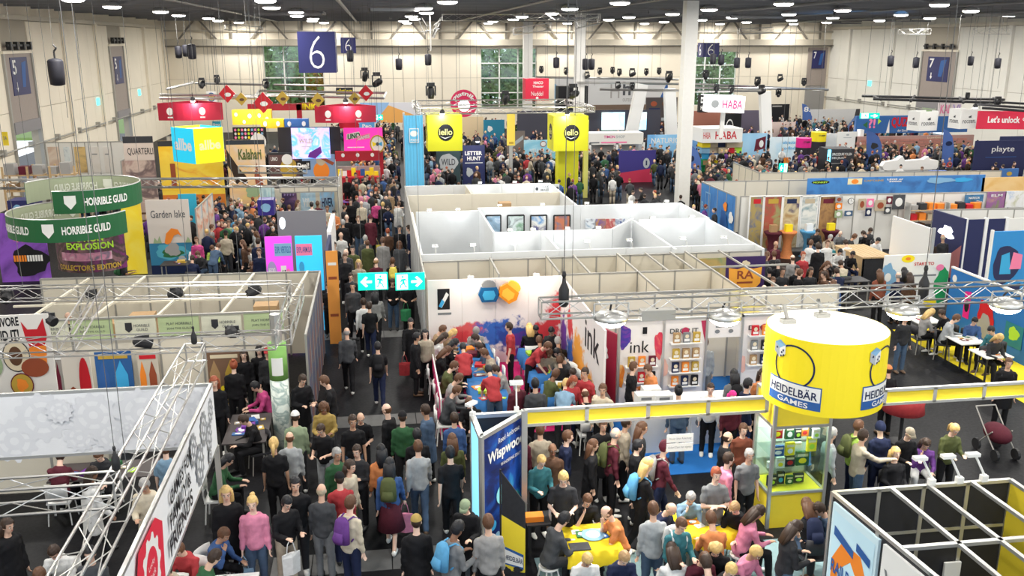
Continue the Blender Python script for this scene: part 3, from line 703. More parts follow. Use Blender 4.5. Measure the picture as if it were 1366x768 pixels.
for k, (x, z, rr, c, c2) in enumerate([(7.1, .75, .22, 'rd', 'be'), (7.35, .9, .24, 'gn', 'be'), (7.62, .85, .26, 'lg', 'bl'), (7.9, .95, .24, 'lm', 'be')]):
    t = thing('portrait_cutout', ['red rimmed', 'green rimmed', 'grey and blue', 'yellow green rimmed'][k]+' cardboard portrait cutout on the black stand wall', 'cutout', (x, 11.35, z))
    MB().prism(poly_ell(0, 0, rr, rr*1.15, 16), -.02, .02).build('backing', PWHITE, t); MB().prism(poly_ell(0, 0, rr*.9, rr*1.05, 16), -.03, -.02).build('rim', pr(c), t)
    MB().prism(poly_ell(0, .04, rr*.45, rr*.6, 14), -.04, -.03).build('face', pr(c2), t); MB().prism([(-rr*.6, -rr*.9), (rr*.6, -rr*.9), (rr*.4, -rr*.4), (-rr*.4, -rr*.4)], -.04, -.03).build('shoulders', pr('dg'), t)
SKYP = art('arch_art', [(.75, .88, .95), (.45, .7, .9), (.85, .5, .2)], 1.4, 4)
ra = board_x('poster', 'pale blue poster with orange arches on the outside of the black stand', 'poster', (6.41, 11.4), (6.5, 10.3), .3, 2.4, mat('sky_print', (.62, .8, .88)), [('r', .05, .05, .95, .95, mat('sky_print2', (.55, .78, .9))), ('p', [(.1, .05), (.1, .6), (.3, .78), (.7, .78), (.9, .6), (.9, .05), (.75, .05), (.75, .55), (.5, .68), (.25, .55), (.25, .05)], pr('og')), ('r', .45, .03, .6, .3, pr('og')), ('p', [(.1, .85), (.55, .78), (.55, .72), (.1, .78)], pr('bl')), ('p', [(.6, .86), (.9, .82), (.9, .76), (.6, .8)], pr('bl')), ('t', 'RAILROAD', .1, .5, .9, .6, pr('bl'), .02), ('t', 'TILES', .3, .4, .7, .48, pr('hp'), .02)])
yr = board_x('poster', 'white poster with large thin letters and dark picture strip on the black stand', 'poster', (6.51, 10.2), (6.6, 9.2), .3, 2.4, PWHITE, [('t', 'YRO', .08, .6, .92, .85, pr('gy'), .0), ('r', .04, .02, .96, .4, pr('mr')), ('r', .1, .05, .3, .36, pr('pu')), ('r', .4, .05, .6, .36, pr('nv')), ('r', .7, .05, .9, .36, pr('og'))])
board_x('poster', 'lilac poster near the open corner of the black stand', 'poster', (6.62, 9.05), (6.7, 8.3), .3, 2.3, pr('lv'), [('e', .5, .5, .3, .2, pr('wh'))])
# arm lamps on the black stand's top
for x in (8.3, 8.75, 9.15):
    t = thing('arm_lamp', 'white arm lamp standing on the top rail of the black stand', 'lamp', (x-.3, 11.5, 2.5), group='arm lamps on the black stand')
    MB().box((-.05, -.04, 0), (.05, .04, .1)).build('clamp', PWHITE, t); MB().tube((0, 0, .1), (-.16, .05, .42), .018).build('arm', PWHITE, t); MB().box((-.3, 0, .4), (-.1, .1, .45)).build('head', PWHITE, t)
# hanging price sheets on the beam
ps = thing('paper_sign', 'white handwritten paper sheets hanging from the yellow beam', 'sign', (5.25, 14.86, 0))
for z in (2.02, 1.84): MB().box((-.25, -.01, z-.16), (.25, 0, z)).build('sheet', PWHITE, ps)
b = MB()
for x in (-.2, .2): b.tube((x, 0, 2.02), (x, .05, 2.3), .004, n=4)
b.build('string', CABLE, ps)
printing(ps, (5.0, 14.85, 1.68), (.5, 0, 0), (0, 0, .34), [('t', 'Direkt über Anleitung', .08, .66, .92, .82, pr('gy'), .0), ('t', 'klicken! Dann hier eigenen', .06, .16, .94, .32, pr('gy'), .0)], off=.004)
# ---------------------------------------------------------------- blue poster tower with black roof and flag banner
wt = thing('poster_tower', 'three sided poster tower with glowing blue fantasy poster', 'display')
BLU = art('deep_blue_art', [(.001, .004, .03), (.002, .015, .12), (.004, .06, .34), (.03, .3, .6)], 1.6, 8.2)
P1, P2, P3 = Vector((1.55, 14.2, 0)), Vector((2.42, 15.15, 0)), Vector((1.5, 15.15, 0))
def tri_wall(p, q, m, name='face_panel'):
    d = (q-p).normalized(); n = Vector((d.y, -d.x, 0))*.03
    return MB().add([p+n, q+n, q-n, p-n]+[v+Vector((0, 0, 2.45)) for v in (p+n, q+n, q-n, p-n)], [(0,3,2,1),(4,5,6,7),(0,1,5,4),(1,2,6,5),(2,3,7,6),(3,0,4,7)]).build(name, m, wt)
tri_wall(P1, P2, BLU); tri_wall(P2, P3, PBLACK); tri_wall(P3, P1, mat('light_strip', (.2, .55, .8), emit=.6))
f = MB()
for a, b_ in ((P1, P2), (P2, P3), (P3, P1)): f.bar(a+Vector((0, 0, 2.48)), b_+Vector((0, 0, 2.48)), .09, .07)
for p in (P1, P2, P3): f.tube(p, p+Vector((0, 0, 2.5)), .05, n=8)
f.build('frame', ALU, wt)
printing(wt, P1+(P2-P1).cross(Vector((0, 0, 1))).normalized()*.032, P2-P1, (0, 0, 2.45), [('t', 'Reed Ambrose', .35, .9, .85, .94, pr('wh'), .0, .02), ('t', 'Wispwood', .1, .76, .95, .87, pr('wh'), .03, .02), ('t', 'WANDERING SPIRITS', .4, .72, .9, .745, pr('wh'), .0), ('e', .45, .5, .16, .08, mat('wisp_glow', (.3, .8, .9))), ('e', .5, .52, .08, .05, pr('be')), ('e', .2, .3, .08, .04, pr('sk')), ('e', .75, .4, .1, .05, pr('te')), ('e', .3, .2, .06, .03, pr('lb'))])
for p, rz in ((Vector((1.5, 15.1, 2.5)), .8), (Vector((2.3, 15.2, 2.5)), 0)): 
    t = thing('arm_lamp', 'white arm lamp on the roof frame of the blue poster tower', 'lamp', p, rz, 'arm lamps on the poster tower')
    MB().box((-.04, -.04, 0), (.04, .04, .08)).build('clamp', PWHITE, t); MB().tube((0, 0, .08), (0, .05, .5 if rz == 0 else .2), .015).build('arm', PWHITE, t); MB().box((-.12, -.02, .5 if rz == 0 else .2), (.12, .08, .56 if rz == 0 else .25)).build('head', PWHITE, t)
fb = thing('flag_banner', 'black and yellow slanted flag banner beside the blue poster tower', 'banner', (0, 0, 0))
A, B = Vector((1.78, 13.35, 0)), Vector((2.14, 13.2, 0))
d_ = (B-A); n_ = Vector((d_.y, -d_.x, 0)).normalized()*.012
def sheet(zs, m, nm): # zs: four heights a0,b0,b1,a1
    vs = [A+n_+Vector((0, 0, zs[0])), B+n_+Vector((0, 0, zs[1])), B+n_+Vector((0, 0, zs[2])), A+n_+Vector((0, 0, zs[3]))]; vs += [v-2*n_ for v in vs]
    MB().add(vs, [(0,1,2,3),(7,6,5,4),(0,4,5,1),(1,5,6,2),(2,6,7,3),(3,7,4,0)]).build(nm, m, fb)
sheet((.05, .05, .5, .5), pc('ch'), 'lower_sheet'); sheet((.5, .5, 1.3, 1.5), YEL, 'middle_sheet'); sheet((1.5, 1.3, 1.75, 2.25), pc('ch'), 'upper_sheet')
MB().tube(A+Vector((-.02, 0, 0)), A+Vector((-.02, 0, 2.3)), .015).build('pole', BLACK, fb); MB().lathe([(.2, 0), (.2, .04), (.05, .06)], 12, tuple(A)).build('foot', BLACK, fb)
printing(fb, A+n_*1.2, d_, (0, 0, 2.3), [('p', [(.1, .27), (.95, .24), (.95, .36), (.1, .41)], pr('bl')), ('p', [(.12, .28), (.93, .26), (.93, .34), (.12, .39)], pr('wh')), ('t', 'HEIDELBÄR', .14, .31, .92, .355, pr('nv'), .02, -.025), ('p', blob(.2, .22, .2, .03, 4), pc('ch')), ('p', blob(.7, .24, .2, .02, 7), pc('ch'))])
# ================================================================ left stands
hg = thing('exhibition_stand', 'beige panelled stand with pale green fascia panels under a truss rig', 'booth')
syswall(hg, (-9.4, 26.5), (-1.75, 26.3), 2.5, 8)
syswall(hg, (-1.75, 26.3), (-1.75, 20.3), 2.5, 6, art('dark_game_art', [(.05, .03, .06), (.2, .08, .06), (.06, .08, .14), (.3, .2, .1)], 1.1, 2.5))
syswall(hg, (-9.4, 22.4), (-2.4, 22.25), 1.98, 7, CREAM)
GF = mat('pale_green_print', (.45, .55, .3), rough=.6, noise=.25, nscale=1.2)
GF2 = mat('pale_cream_green', (.66, .66, .52), rough=.6, noise=.1)
for i in range(7):
    x0 = -9.4+i*1.0; p = MB().box((x0+.03, 22.24, 2.0), (x0+.97, 22.3, 2.5)).build('fascia_panel', GF if i % 2 == 0 else GF2, hg)
    it = [('t', 'PLAY HORRIBLE', .2, .55, .82, .68, pr('dg'), .0), ('t', 'JOIN THE GUILD', .2, .3, .82, .43, pr('dg'), .0)] if i % 2 == 0 else [('p', [(.25, .75), (.42, .75), (.42, .4), (.33, .25), (.25, .4)], pr('ch')), ('t', 'HORRIBLE', .46, .52, .85, .66, pr('dg'), .0), ('t', 'GUILD', .52, .32, .8, .46, pr('dg'), .0)]
    printing(hg, (x0+.03, 22.24, 2.0), (.94, 0, 0), (0, 0, .5), it)
MB().box((-9.4, 22.22, 2.49), (-2.4, 22.3, 2.53)).build('rail', ALUD, hg)
for p_, q_ in [((x, 22.3, 2.48), (x+.3, 26.4, 2.48)) for x in (-8.4, -6.9, -5.4, -3.9, -2.4)]+[((-9.4, 24.4, 2.3), (-1.8, 24.3, 2.3))]: MB().bar(p_, q_, .06, .05).build('cross_rail', CREAM, hg)
for i, x in enumerate((-7.2, -6.4, -3.3)): tag(MB().box((x, 23.5, 0), (x+.6, 24.0, 2.0+.15*i)).build('carton_stack', CARD), ['stack of cartons inside the roofless store, beside the cross rail', 'second stack of cartons inside the roofless store', 'carton stack near the aisle end of the roofless store'][i], 'box')
# posters and game tables under the fascia
for i, (p0, p1, c, nm) in enumerate([(70, 96, 'nv', 'dark'), (125, 180, 'bl', 'blue game arch'), (182, 215, 'og', 'orange arch'), (275, 325, 'tn', 'brown picture')]):
    board('poster', nm+' poster on the stand wall below the green fascia', 'poster', (p0, 470, p1, 520), 22.15, mat('hgp%d' % i, [(.3, .28, .26), (.02, .1, .3), (.55, .5, .42), (.18, .1, .06)][i]), [('p', [(.05, 0), (.05, .6), (.2, .85), (.35, .6), (.35, 0)], pr(['mr', 'bl', 'og', 'tn'][i])), ('p', [(.5, 0), (.5, .6), (.68, .85), (.86, .6), (.86, 0)], pr(['gn', 'sk', 'rt', 'mu'][i])), ('r', .1, .88, .9, .95, pr(['wh', 'mu', 'rd', 'cr'][i])), ('e', .42, .3, .08, .06, pr('yl')), ('e', .2, .3, .07, .1, pr('be'))], z0=.2, th=.02)
gcol = thing('wrapped_column', 'truss column wrapped in green and pale map printed cloth at the aisle', 'column', (-2.32, 19.65, 0))
MB().lathe([(.2, 1.72), (.2, 2.55)], 16).build('green_wrap', mat('green_wrap', (.2, .42, .1), .6, noise=.2, nscale=3), gcol, True)
MB().lathe([(.2, .02), (.2, 1.72)], 16).build('map_wrap', art('map_art', [(.62, .72, .68), (.72, .78, .72), (.3, .4, .38), (.7, .76, .7)], 4, 3), gcol, True)
MB().lathe([(.12, 0), (.12, 3.2)], 8).build('core', ALU, gcol)
pb = MB(); pb.ribbon([(-.205*cos(a), -.205*sin(a)) for a in [R(55+10*k) for k in range(8)]], 1.85, 2.25, .01); pb.build('white_patch', PWHITE, gcol)
# foreground white banner stand with gears
fbn = thing('fascia_banner', 'large white hanging fascia with grey gear prints and red emblem', 'banner')
GEARBG = mat('gear_white', (.82, .83, .85), .5, noise=.03)
GR = mat('gear_grey', (.74, .75, .78), .5); GD = mat('gear_dark', (.30, .31, .33), .5); REDL = mat('emblem_red', (.7, .02, .05), .5)
BZ0, BZ1 = 2.3, 3.4
MB().box((-9.2, 14.9, BZ0), (-2.85, 14.95, BZ1)).build('inner_face', GEARBG, fbn)
MB().box((-2.9, 8.6, BZ0), (-2.85, 14.9, BZ1)).build('aisle_face', GEARBG, fbn)
f = MB()
for z in (BZ0, BZ1): f.bar((-9.2, 14.92, z), (-2.85, 14.92, z), .05, .05); f.bar((-2.87, 14.95, z), (-2.87, 8.6, z), .05, .05)
f.build('frame', ALU, fbn)
for x, y in ((-2.87, 14.92), (-6.6, 14.92)): MB().box((x-.04, y-.04, 0), (x+.04, y+.04, BZ0)).build('post', ALUD, fbn)
def gear(cx, cy, r, m, bg, asp, teeth=12):
    out = []
    for i in range(teeth*4):
        a = 2*pi*i/(teeth*4); k = r*(1.0 if i % 4 in (0, 1) else .84); out.append((cx+k*cos(a)*asp, cy+k*sin(a)))
    it = [('p', out, m), ('e', cx, cy, r*.62*asp, r*.62, bg), ('e', cx, cy, r*.42*asp, r*.42, m), ('e', cx, cy, r*.18*asp, r*.18, bg)]
    for i in range(6):
        a = i*pi/3; c, s = cos(a), sin(a); w = r*.07
        it.append(('p', [(cx+(c*r*.3-s*w)*asp, cy+s*r*.3+c*w), (cx+(c*r*.7-s*w)*asp, cy+s*r*.7+c*w), (cx+(c*r*.7+s*w)*asp, cy+s*r*.7-c*w), (cx+(c*r*.3+s*w)*asp, cy+s*r*.3-c*w)], m))
    return it
as1 = 1.1/6.35; items = []
for gx, gy, rr in ((.50, .2, .35), (.575, .65, .4), (.66, .15, .24), (.70, .62, .36), (.74, .12, .26), (.82, .7, .4), (.885, .2, .22), (.94, .6, .36), (.62, .95, .2), (.78, .4, .14)): items += gear(gx, min(max(gy, .36), .62) if rr > .35 else min(max(gy, .27), .72), rr, GR, GEARBG, as1)
printing(fbn, (-9.2, 14.9, BZ0), (6.35, 0, 0), (0, 0, 1.1), items, off=.0012)
as2 = 1.1/6.3; items = []
for gx, gy, rr in ((.05, .7, .2), (.10, .4, .24), (.16, .68, .26), (.24, .35, .3), (.3, .72, .24), (.12, .15, .12)): items += gear(gx, gy, rr, GD, GEARBG, as2)
items += [('t', 'GAMES FOR', .33, .68, .56, .86, pr('bk'), .02), ('t', 'FAMILY &', .36, .42, .58, .62, pr('bk'), .02), ('t', 'FRIENDS', .36, .14, .60, .36, pr('bk'), .02)]
items += [('p', [(.64, .75), (.69, .95), (.82, .95), (.85, .7), (.84, .15), (.8, .05), (.66, .12)], REDL)]
items += gear(.745, .5, .4, pr('wh'), REDL, as2, 10)[:2]+[('r', .715, .35, .775, .65, REDL), ('t', 'Lucky', .722, .52, .768, .6, pr('wh'), .0), ('t', 'Duck', .722, .4, .768, .48, pr('wh'), .0)]
printing(fbn, (-2.85, 14.9, BZ0), (0, -6.3, 0), (0, 0, 1.1), [], off=.0012)
O = Vector((-2.85, 8.6, BZ0))
printing(fbn, O, (0, 6.3, 0), (0, 0, 1.1), [((it[0], [(1-x, y) for x, y in it[1]], it[2]) if it[0] == 'p' else ('e', 1-it[1], *it[2:]) if it[0] == 'e' else ('r', 1-it[3], it[2], 1-it[1], it[4], it[5]) if it[0] == 'r' else (it[0], it[1], 1-it[4], it[3], 1-it[2], it[5], it[6], it[7])) for it in items], off=.0012)
# fox poster wall left
fx = board('poster', 'white poster with bold black lettering and a red animal figure above the left stand', 'poster', (-30, 422, 78, 525), 18.2, mat('poster_white', (.78, .75, .7)), [('t', 'CARNIVORE', .02, .85, .57, .96, pr('bk'), .03, .02), ('t', 'DID IT!', .2, .68, .55, .81, pr('bk'), .03, .02),
  ('p', [(.6, .92), (.68, .82), (.82, .82), (.92, .95), (.95, .72), (.88, .58), (.7, .56), (.64, .7)], pr('rd')), ('p', [(.66, .6), (.92, .62), (.9, .4), (.7, .38)], pr('og')), ('e', .47, .5, .2, .2, pr('ch')), ('e', .47, .5, .185, .185, pr('cr')), ('e', .46, .5, .1, .12, pr('br')), ('e', .1, .4, .16, .16, pr('mg')), ('e', .72, .35, .2, .12, pr('rt')), ('e', .5, .14, .17, .15, pr('mr')), ('e', .5, .14, .155, .135, pr('mu')), ('p', blob(.5, .14, .08, .08, 3), pr('og'))], th=.03)
board('poster', 'pale poster strip with round brown animal medallions beside the truss', 'poster', (80, 470, 125, 520), 18.25, mat('poster_white2', (.7, .64, .56)), [('e', .3, .4, .25, .3, pr('rt')), ('e', .75, .7, .2, .25, pr('rd')), ('e', .3, .4, .18, .2, pr('br'))], z0=.6, th=.03)
fs_ = thing('stand_wall', 'beige counter wall beneath the animal poster', 'booth wall'); syswall(fs_, (-9.0, 18.3), (-5.6, 18.25), 1.1, 3)
# ---------------------------------------------------------------- second row left (Y 30-40)
gl = thing('exhibition_stand', 'printed stand corner with a fish and lake picture and a yellow panel', 'booth')
BZ = 38.1
def ybox(root, r, Y, m, z0=0, th=.05, nm='wall_panel', items=()):
    a = aty(r[0], r[1], Y); b = aty(r[2], r[3], Y); lo = b.z if z0 is None else z0
    MB().box((a.x, Y, lo), (b.x, Y+th, a.z)).build(nm, m, root)
    if items: printing(root, (a.x, Y, lo), (b.x-a.x, 0, 0), (0, 0, a.z-lo), items)
    return a, b
ybox(gl, (193, 267, 259, 356), 37.0, mat('lake_paper', (.66, .6, .54)), items=[('t', 'Garden lake', .1, .76, .9, .86, pr('dg'), .005), ('r', 0, 0, 1, .42, mat('lake_blue', (.03, .2, .35))), ('r', 0, 0, 1, .12, pr('nv')), ('p', blob(.5, .3, .38, .1, 3), mat('lake_blue2', (.08, .38, .5))), ('p', blob(.52, .28, .25, .06, 4), pr('gn')), ('p', blob(.54, .33, .17, .09, 5), pr('gr')),
  ('p', [(.36, .42), (.42, .55), (.55, .62), (.7, .6), (.78, .5), (.7, .54), (.6, .52), (.5, .42), (.42, .4)], pr('og')), ('p', [(.1, .42), (.14, .5), (.2, .45), (.26, .52), (.3, .42)], pr('mg')), ('p', [(.85, .42), (.92, .5), (.98, .44), (.98, .42)], pr('mg')), ('p', blob(.74, .2, .1, .04, 9), pr('lg'))])
ybox(gl, (160, 268, 196, 356), 37.1, art('yellow_art', [(.9, .55, .08), (.95, .72, .03), (.95, .78, .1)], .8, 2))
a = aty(259, 267, 37.0); syswall(gl, (a.x, 37.05), (a.x, 41), 2.55, 3, art('lake_side', [(.2, .4, .6), (.7, .6, .5), (.6, .2, .1)], 1.2, 6))
ybox(gl, (237, 259, 262, 270), 40.8, mat('cyan_panel', (.03, .4, .62)), z0=0)
pu = thing('game_wall', 'purple and black wall with rows of coloured score tiles', 'booth wall')
ybox(pu, (-10, 285, 66, 352), 36.5, art('purple_art', [(.14, .02, .38), (.3, .1, .6), (.03, .01, .1)], .5, 3.3), items=[('p', blob(.62, .3, .36, .22, 8), pr('bk')), ]+[('r', .34+k*.055, .58 if k % 2 else .6, .38+k*.055, .68, pr('pk' if k < 6 else 'wh')) for k in range(10)]+[('r', .3+k*.055, .3, .34+k*.055, .39, pr('og' if k < 5 else 'wh')) for k in range(11)])
board('hanging_sign', 'navy square sign with white round emblem beside the spiral banner', 'sign', (9, 268, 50, 300), 35.0, NAVY, [('e', .35, .5, .2, .35, pr('lb')), ('e', .4, .5, .1, .2, pr('wh'))], th=.8)
# screens of the magenta and cyan stand
OC = thing('screen_stand', 'stand with big magenta and cyan glowing graphic wall lettered OC', 'booth')
MAG = mat('magenta_lit', (.62, .06, .6), emit=.35); CY = mat('cyan_lit', (.03, .45, .85), emit=.35)
ybox(OC, (352, 316, 392, 372), 28.6, MAG, items=[('r', .35, .8, .98, .93, pr('lb')), ('t', 'EXPL VERTIGLO', .38, .83, .96, .9, pr('bl'), .01), ('e', .22, .62, .19, .13, pr('lv')), ('t', 'BEYOND', .1, .63, .34, .68, pr('wh')), ('t', 'BLOCK', .1, .56, .34, .61, pr('wh')), ('p', [(.55, .28), (.75, .28), (.75, .7), (.55, .7)], pr('wh')), ('t', 'S17', .58, .32, .73, .66, pr('bk')), ('e', .82, .6, .08, .07, pr('pk'))])
ybox(OC, (393, 315, 432, 372), 28.6, CY, items=[('r', .02, .8, .62, .92, pr('pk')), ('t', 'EXPL ARMULA', .05, .83, .6, .89, pr('bl'), .01), ('r', 0, .3, .42, .58, pr('wh')), ('t', 'OC', .05, .34, .38, .54, pr('bk'), .04), ('e', .2, .68, .1, .06, pr('sk'))])
a = aty(432, 315, 28.6); MB().box((a.x, 28.55, 0), (a.x+.1, 31, 2.6)).build('side_panel', pr('nv'), OC)
gs = thing('exhibition_stand', 'grey stand wall with a small white glowing emblem and black picture', 'booth')
ybox(gs, (369, 282, 437, 330), 31.5, mat('grey_fabric', (.2, .2, .21), .8), items=[('e', .1, .88, .06, .06, mat('white_glow', (.8, .9, 1), emit=2)), ('r', .38, .2, .8, .68, pr('ch')), ('p', blob(.6, .45, .14, .1, 4), pr('lg')), ('p', blob(.3, .2, .08, .1, 3), pr('pk'))])
a = aty(437, 282, 31.5); solid(gs, (a.x, 31.5), (a.x, 35), 2.6, PWHITE, th=.15)
pos = thing('exhibition_stand', 'white stand bay with three tall posters under a beige fascia', 'booth')
Yp = 43.5
a = aty(372, 232, Yp); b = aty(452, 283, Yp)
solid(pos, (aty(344, 260, Yp).x, Yp+1.25), (a.x, Yp+1.25), 2.1, CREAM, n=1); syswall(pos, (a.x, Yp), (b.x, Yp), 2.5, 4, z0=2.1); syswall(pos, (b.x, Yp), (b.x, Yp+5), 2.5, 5)
solid(pos, (a.x, Yp+1.2), (b.x, Yp+1.2), 2.1, CREAM, n=4)
for i, (p0, p1, cs, tx) in enumerate([(375, 397, [(.03, .02, .06), (.06, .03, .1), (.2, .1, .2)], None), (400, 422, [(.6, .75, .85), (.4, .6, .75), (.5, .6, .1)], 'Villes'), (426, 447, [(.55, .75, .9), (.3, .55, .8), (.5, .35, .3)], 'HIVER')]):
    board('poster', ['dark purple poster', 'pale blue poster with yellow fruit', 'sky blue poster with bold lettering'][i]+' in the white stand bay', 'poster', (p0, 249, p1, 284), Yp+1.13, art('bay%d' % i, cs, 1.5, i*4.4), ([('t', tx, .12, .55, .88, .75, pr('wh' if i == 1 else 'nv'), .03), ('e', .5, .18, .4, .12, pr('lm' if i == 1 else 'gr'))] if tx else [('t', '* * * *', .15, .8, .85, .85, pr('lv')), ('r', .2, .3, .8, .34, pr('lv'))]), th=.03, z0=.0)
board('poster', 'pale turquoise poster at the edge of the poster bay', 'poster', (346, 249, 368, 284), Yp+1.13, art('bayt', [(.3, .6, .65), (.6, .75, .75), (.2, .4, .5)], 1.5, 9), th=.03, z0=.0)
nc = board('hanging_sign', 'navy cube sign with white emblem over the poster bay', 'sign', (343, 267, 366, 287), 36.5, mat('navy_cube', (.03, .02, .2), .4), [('p', blob(.5, .5, .3, .28, 2, j=.1), pr('lb'))], th=.7)
ob = board('roll_banner', 'orange pull up banner at the aisle corner', 'banner', (434, 335, 452, 376), 27.0, mat('orange_banner', (.8, .32, .06)), [('r', .15, .85, .85, .88, pr('wh')), ('r', .15, .7, .85, .73, pr('rt')), ('r', .15, .3, .85, .33, pr('rt'))], z0=.05, th=.03)
# ---------------------------------------------------------------- far left row (Y 45-62)
Q = 46.0
fl_ = thing('exhibition_stand', 'row of tall brown and orange landscape pictures with dark header', 'booth')
ybox(fl_, (163, 182, 209, 240), Q, art('war_art', [(.35, .22, .2), (.55, .42, .36), (.15, .1, .1), (.5, .35, .3)], .9, 2), items=[('r', 0, .93, 1, 1, pr('ch')), ('r', 0, .75, 1, .93, mat('war_sky', (.6, .5, .45))), ('t', 'QUARTERLI', .12, .8, .98, .88, pr('bk'), .01), ('r', 0, 0, 1, .3, mat('war_base', (.45, .33, .28))), ('r', .1, .18, .8, .2, pr('br')), ('r', .1, .1, .7, .12, pr('br'))])
ybox(fl_, (210, 188, 299, 240), Q, art('desert_art', [(.85, .5, .02), (.9, .62, .06), (.75, .22, .02)], .6, 1), items=[('r', 0, .94, 1, 1, pr('ch')), ('r', 0, 0, 1, .4, mat('desert_red', (.7, .2, .03))), ('p', [(.16, .5), (.24, .5), (.24, .75), (.16, .75)], pr('rt')), ('p', blob(.8, .2, .18, .1, 3), pr('yl'))])
ybox(fl_, (301, 187, 356, 240), Q, art('kala_art', [(.85, .6, .2), (.8, .5, .25), (.75, .55, .4)], .7, 5), items=[('r', 0, .95, 1, 1, pr('ch')), ('t', 'Kalahari', .3, .78, .9, .9, pr('ol'), .03), ('p', [(0, .9), (.06, .85), (.3, .68), (.46, .6), (.5, .52), (.42, .5), (.3, .54), (.2, .5), (.1, .65), (0, .72)], pr('db')), ('p', [(.68, .6), (.76, .75), (.8, .62), (.9, .58), (.9, .42), (.72, .42)], pr('rt')), ('p', blob(.62, .42, .2, .07, 4), pr('mg')), ('r', 0, 0, 1, .28, pr('be')), ('p', [(.2, .1), (.5, .16), (.45, .22), (.2, .2)], pr('dg'))])
a = aty(158, 187, Q); syswall(fl_, (a.x, Q), (a.x, Q+4), 3.4, 3, art('war_side', [(.4, .3, .25), (.55, .42, .36), (.2, .14, .12)], 1, 4))
fw = thing('exhibition_stand', 'white panelled stand with hung prints beneath the far concrete wall', 'booth')
a = aty(60, 190, 52); b = aty(165, 190, 52)
syswall(fw, (a.x, 52), (b.x, 52), a.z, 6, WHITE)
for i, (p0, p1, cs) in enumerate([(63, 82, [(.7, .6, .5), (.5, .3, .2)]), (84, 96, [(.3, .4, .45), (.7, .75, .75), (.1, .15, .2)]), (98, 117, [(.55, .35, .15), (.7, .5, .2), (.3, .2, .1)]), (119, 135, [(.75, .72, .68), (.7, .66, .6)]), (137, 150, [(.75, .72, .68), (.7, .66, .6)])]):
    board('poster', ['small brown print', 'blue and white portrait print', 'orange brown landscape print', 'white text poster', 'second white text poster'][i]+' on the white stand below the concrete wall', 'poster', (p0, 196, p1, 230), 51.955, art('fw%d' % i, cs, 1.2, i*2.7), [('r', .2, .7, .8, .74, pr('gy'))] if i > 2 else (), th=.03)
a = aty(110, 165, 62); b = aty(250, 165, 62)
bw2 = thing('exhibition_stand', 'beige open topped stand against the far concrete wall', 'booth'); syswall(bw2, (a.x+5, 62), (b.x, 62), 3.0, 6); syswall(bw2, (b.x, 62), (b.x, 70), 3.0, 4)
rk = thing('storage_rack', 'wooden storage rack of parcels at the concrete wall', 'rack', (-15.8, 46.5, 0))
for k in range(4): MB().box((-1.6, -.4, .5+.75*k), (1.6, .4, .56+.75*k)).build('shelf', WOOD, rk)
for x in (-1.6, -.5, .5, 1.6):
    for y in (-.4, .4): MB().box((x-.04, y-.04, 0), (x+.04, y+.04, 3.2)).build('post', WOOD, rk)
rs = random.Random(5)
for k in range(4):
    for i in range(5):
        c = rs.choice(['brown', 'grey', 'dark red', 'cream'])
        tag(MB().box((-.22, -.25, 0), (.22, .25, rs.uniform(.3, .55))).build('parcel', pr(dict(brown='tn', grey='gr', cream='be')[c]) if c != 'dark red' else pr('mr'), loc=(-15.8-1.3+.62*i, 46.4, .56+.75*k)), '%s parcel on the %s level of the wooden rack' % (c, ['bottom', 'second', 'third', 'top'][k]), 'box', 'parcels on the wooden rack')
board('wall_sign', 'yellow square sign beside the roller gate', 'sign', (2, 176, 12, 194), 52.5, YEL, [('t', '3A', .2, .4, .8, .7, pr('gy'))], th=.05)
# red toy stand
rd = thing('exhibition_stand', 'red and black toy stand with glowing picture screens', 'booth')
DB = mat('stand_black', (.02, .018, .022), .5); REDM = mat('stand_red', (.42, .01, .025), .5, noise=.08)
YD = 53.0
ybox(rd, (357, 204, 449, 238), YD, pr('ch'), z0=None, items=[('r', .01, .03, .45, .92, mat('deal_brown', (.12, .06, .06))), ('r', .5, .03, .99, .92, mat('deal_blue', (.25, .38, .6))), ('t', 'UNO', .04, .7, .14, .85, pr('wh')), ('e', .3, .4, .13, .4, pr('mu')), ('e', .28, .75, .08, .2, pr('wh')), ('r', .41, .35, .62, .68, pr('bk')), ('t', 'Deal!', .43, .4, .6, .62, pr('wh'), .03), ('e', .78, .3, .12, .35, pr('og')), ('e', .78, .7, .07, .2, pr('be')), ('p', [(.62, .98), (.7, .98), (.98, .6), (.95, .5)], pr('rt'))], th=.3)
ybox(rd, (370, 170, 455, 204), YD+.2, DB, z0=None, th=.2)
ybox(rd, (388, 171, 441, 211), YD-.05, art('wild_screen', [(.25, .15, .75), (.55, .4, .95), (.1, .35, .85), (.7, .6, 1)], 1.0, 2, emit=.7), z0=None, th=.15, nm='screen', items=[('t', 'INFINITE &', .15, .8, .55, .88, pr('wh')), ('t', 'WILD', .18, .5, .55, .66, pr('cr'), .04), ('r', .25, .38, .5, .42, pr('wh')), ('p', [(.45, .2), (.75, .4), (.78, .2), (.6, 0), (.4, .05)], pr('pu'))])
ybox(rd, (458, 171, 511, 201), YD-.05, mat('pink_screen', (.85, .03, .3), emit=.5), z0=None, th=.15, nm='screen', items=[('p', [(.06, .5), (.08, .75), (.4, .85), (.45, .6)], pr('wh')), ('t', 'UNO', .1, .5, .42, .74, pr('gn'), .04, .08), ('p', [(.32, .45), (.35, .65), (.68, .78), (.68, .55)], pr('pk')), ('t', 'GAMES', .36, .48, .66, .62, pr('wh'), .03, .1), ('r', .08, .15, .52, .19, pr('wh')), ('e', .86, .3, .2, .4, pr('mu')), ('e', .86, .3, .16, .33, pr('wh')), ('p', [(.86, .3), (.72, .42), (.74, .18)], pr('yl')), ('p', [(.86, .3), (.98, .4), (.98, .2)], pr('sk')), ('e', .86, .3, .04, .08, pr('dg'))])
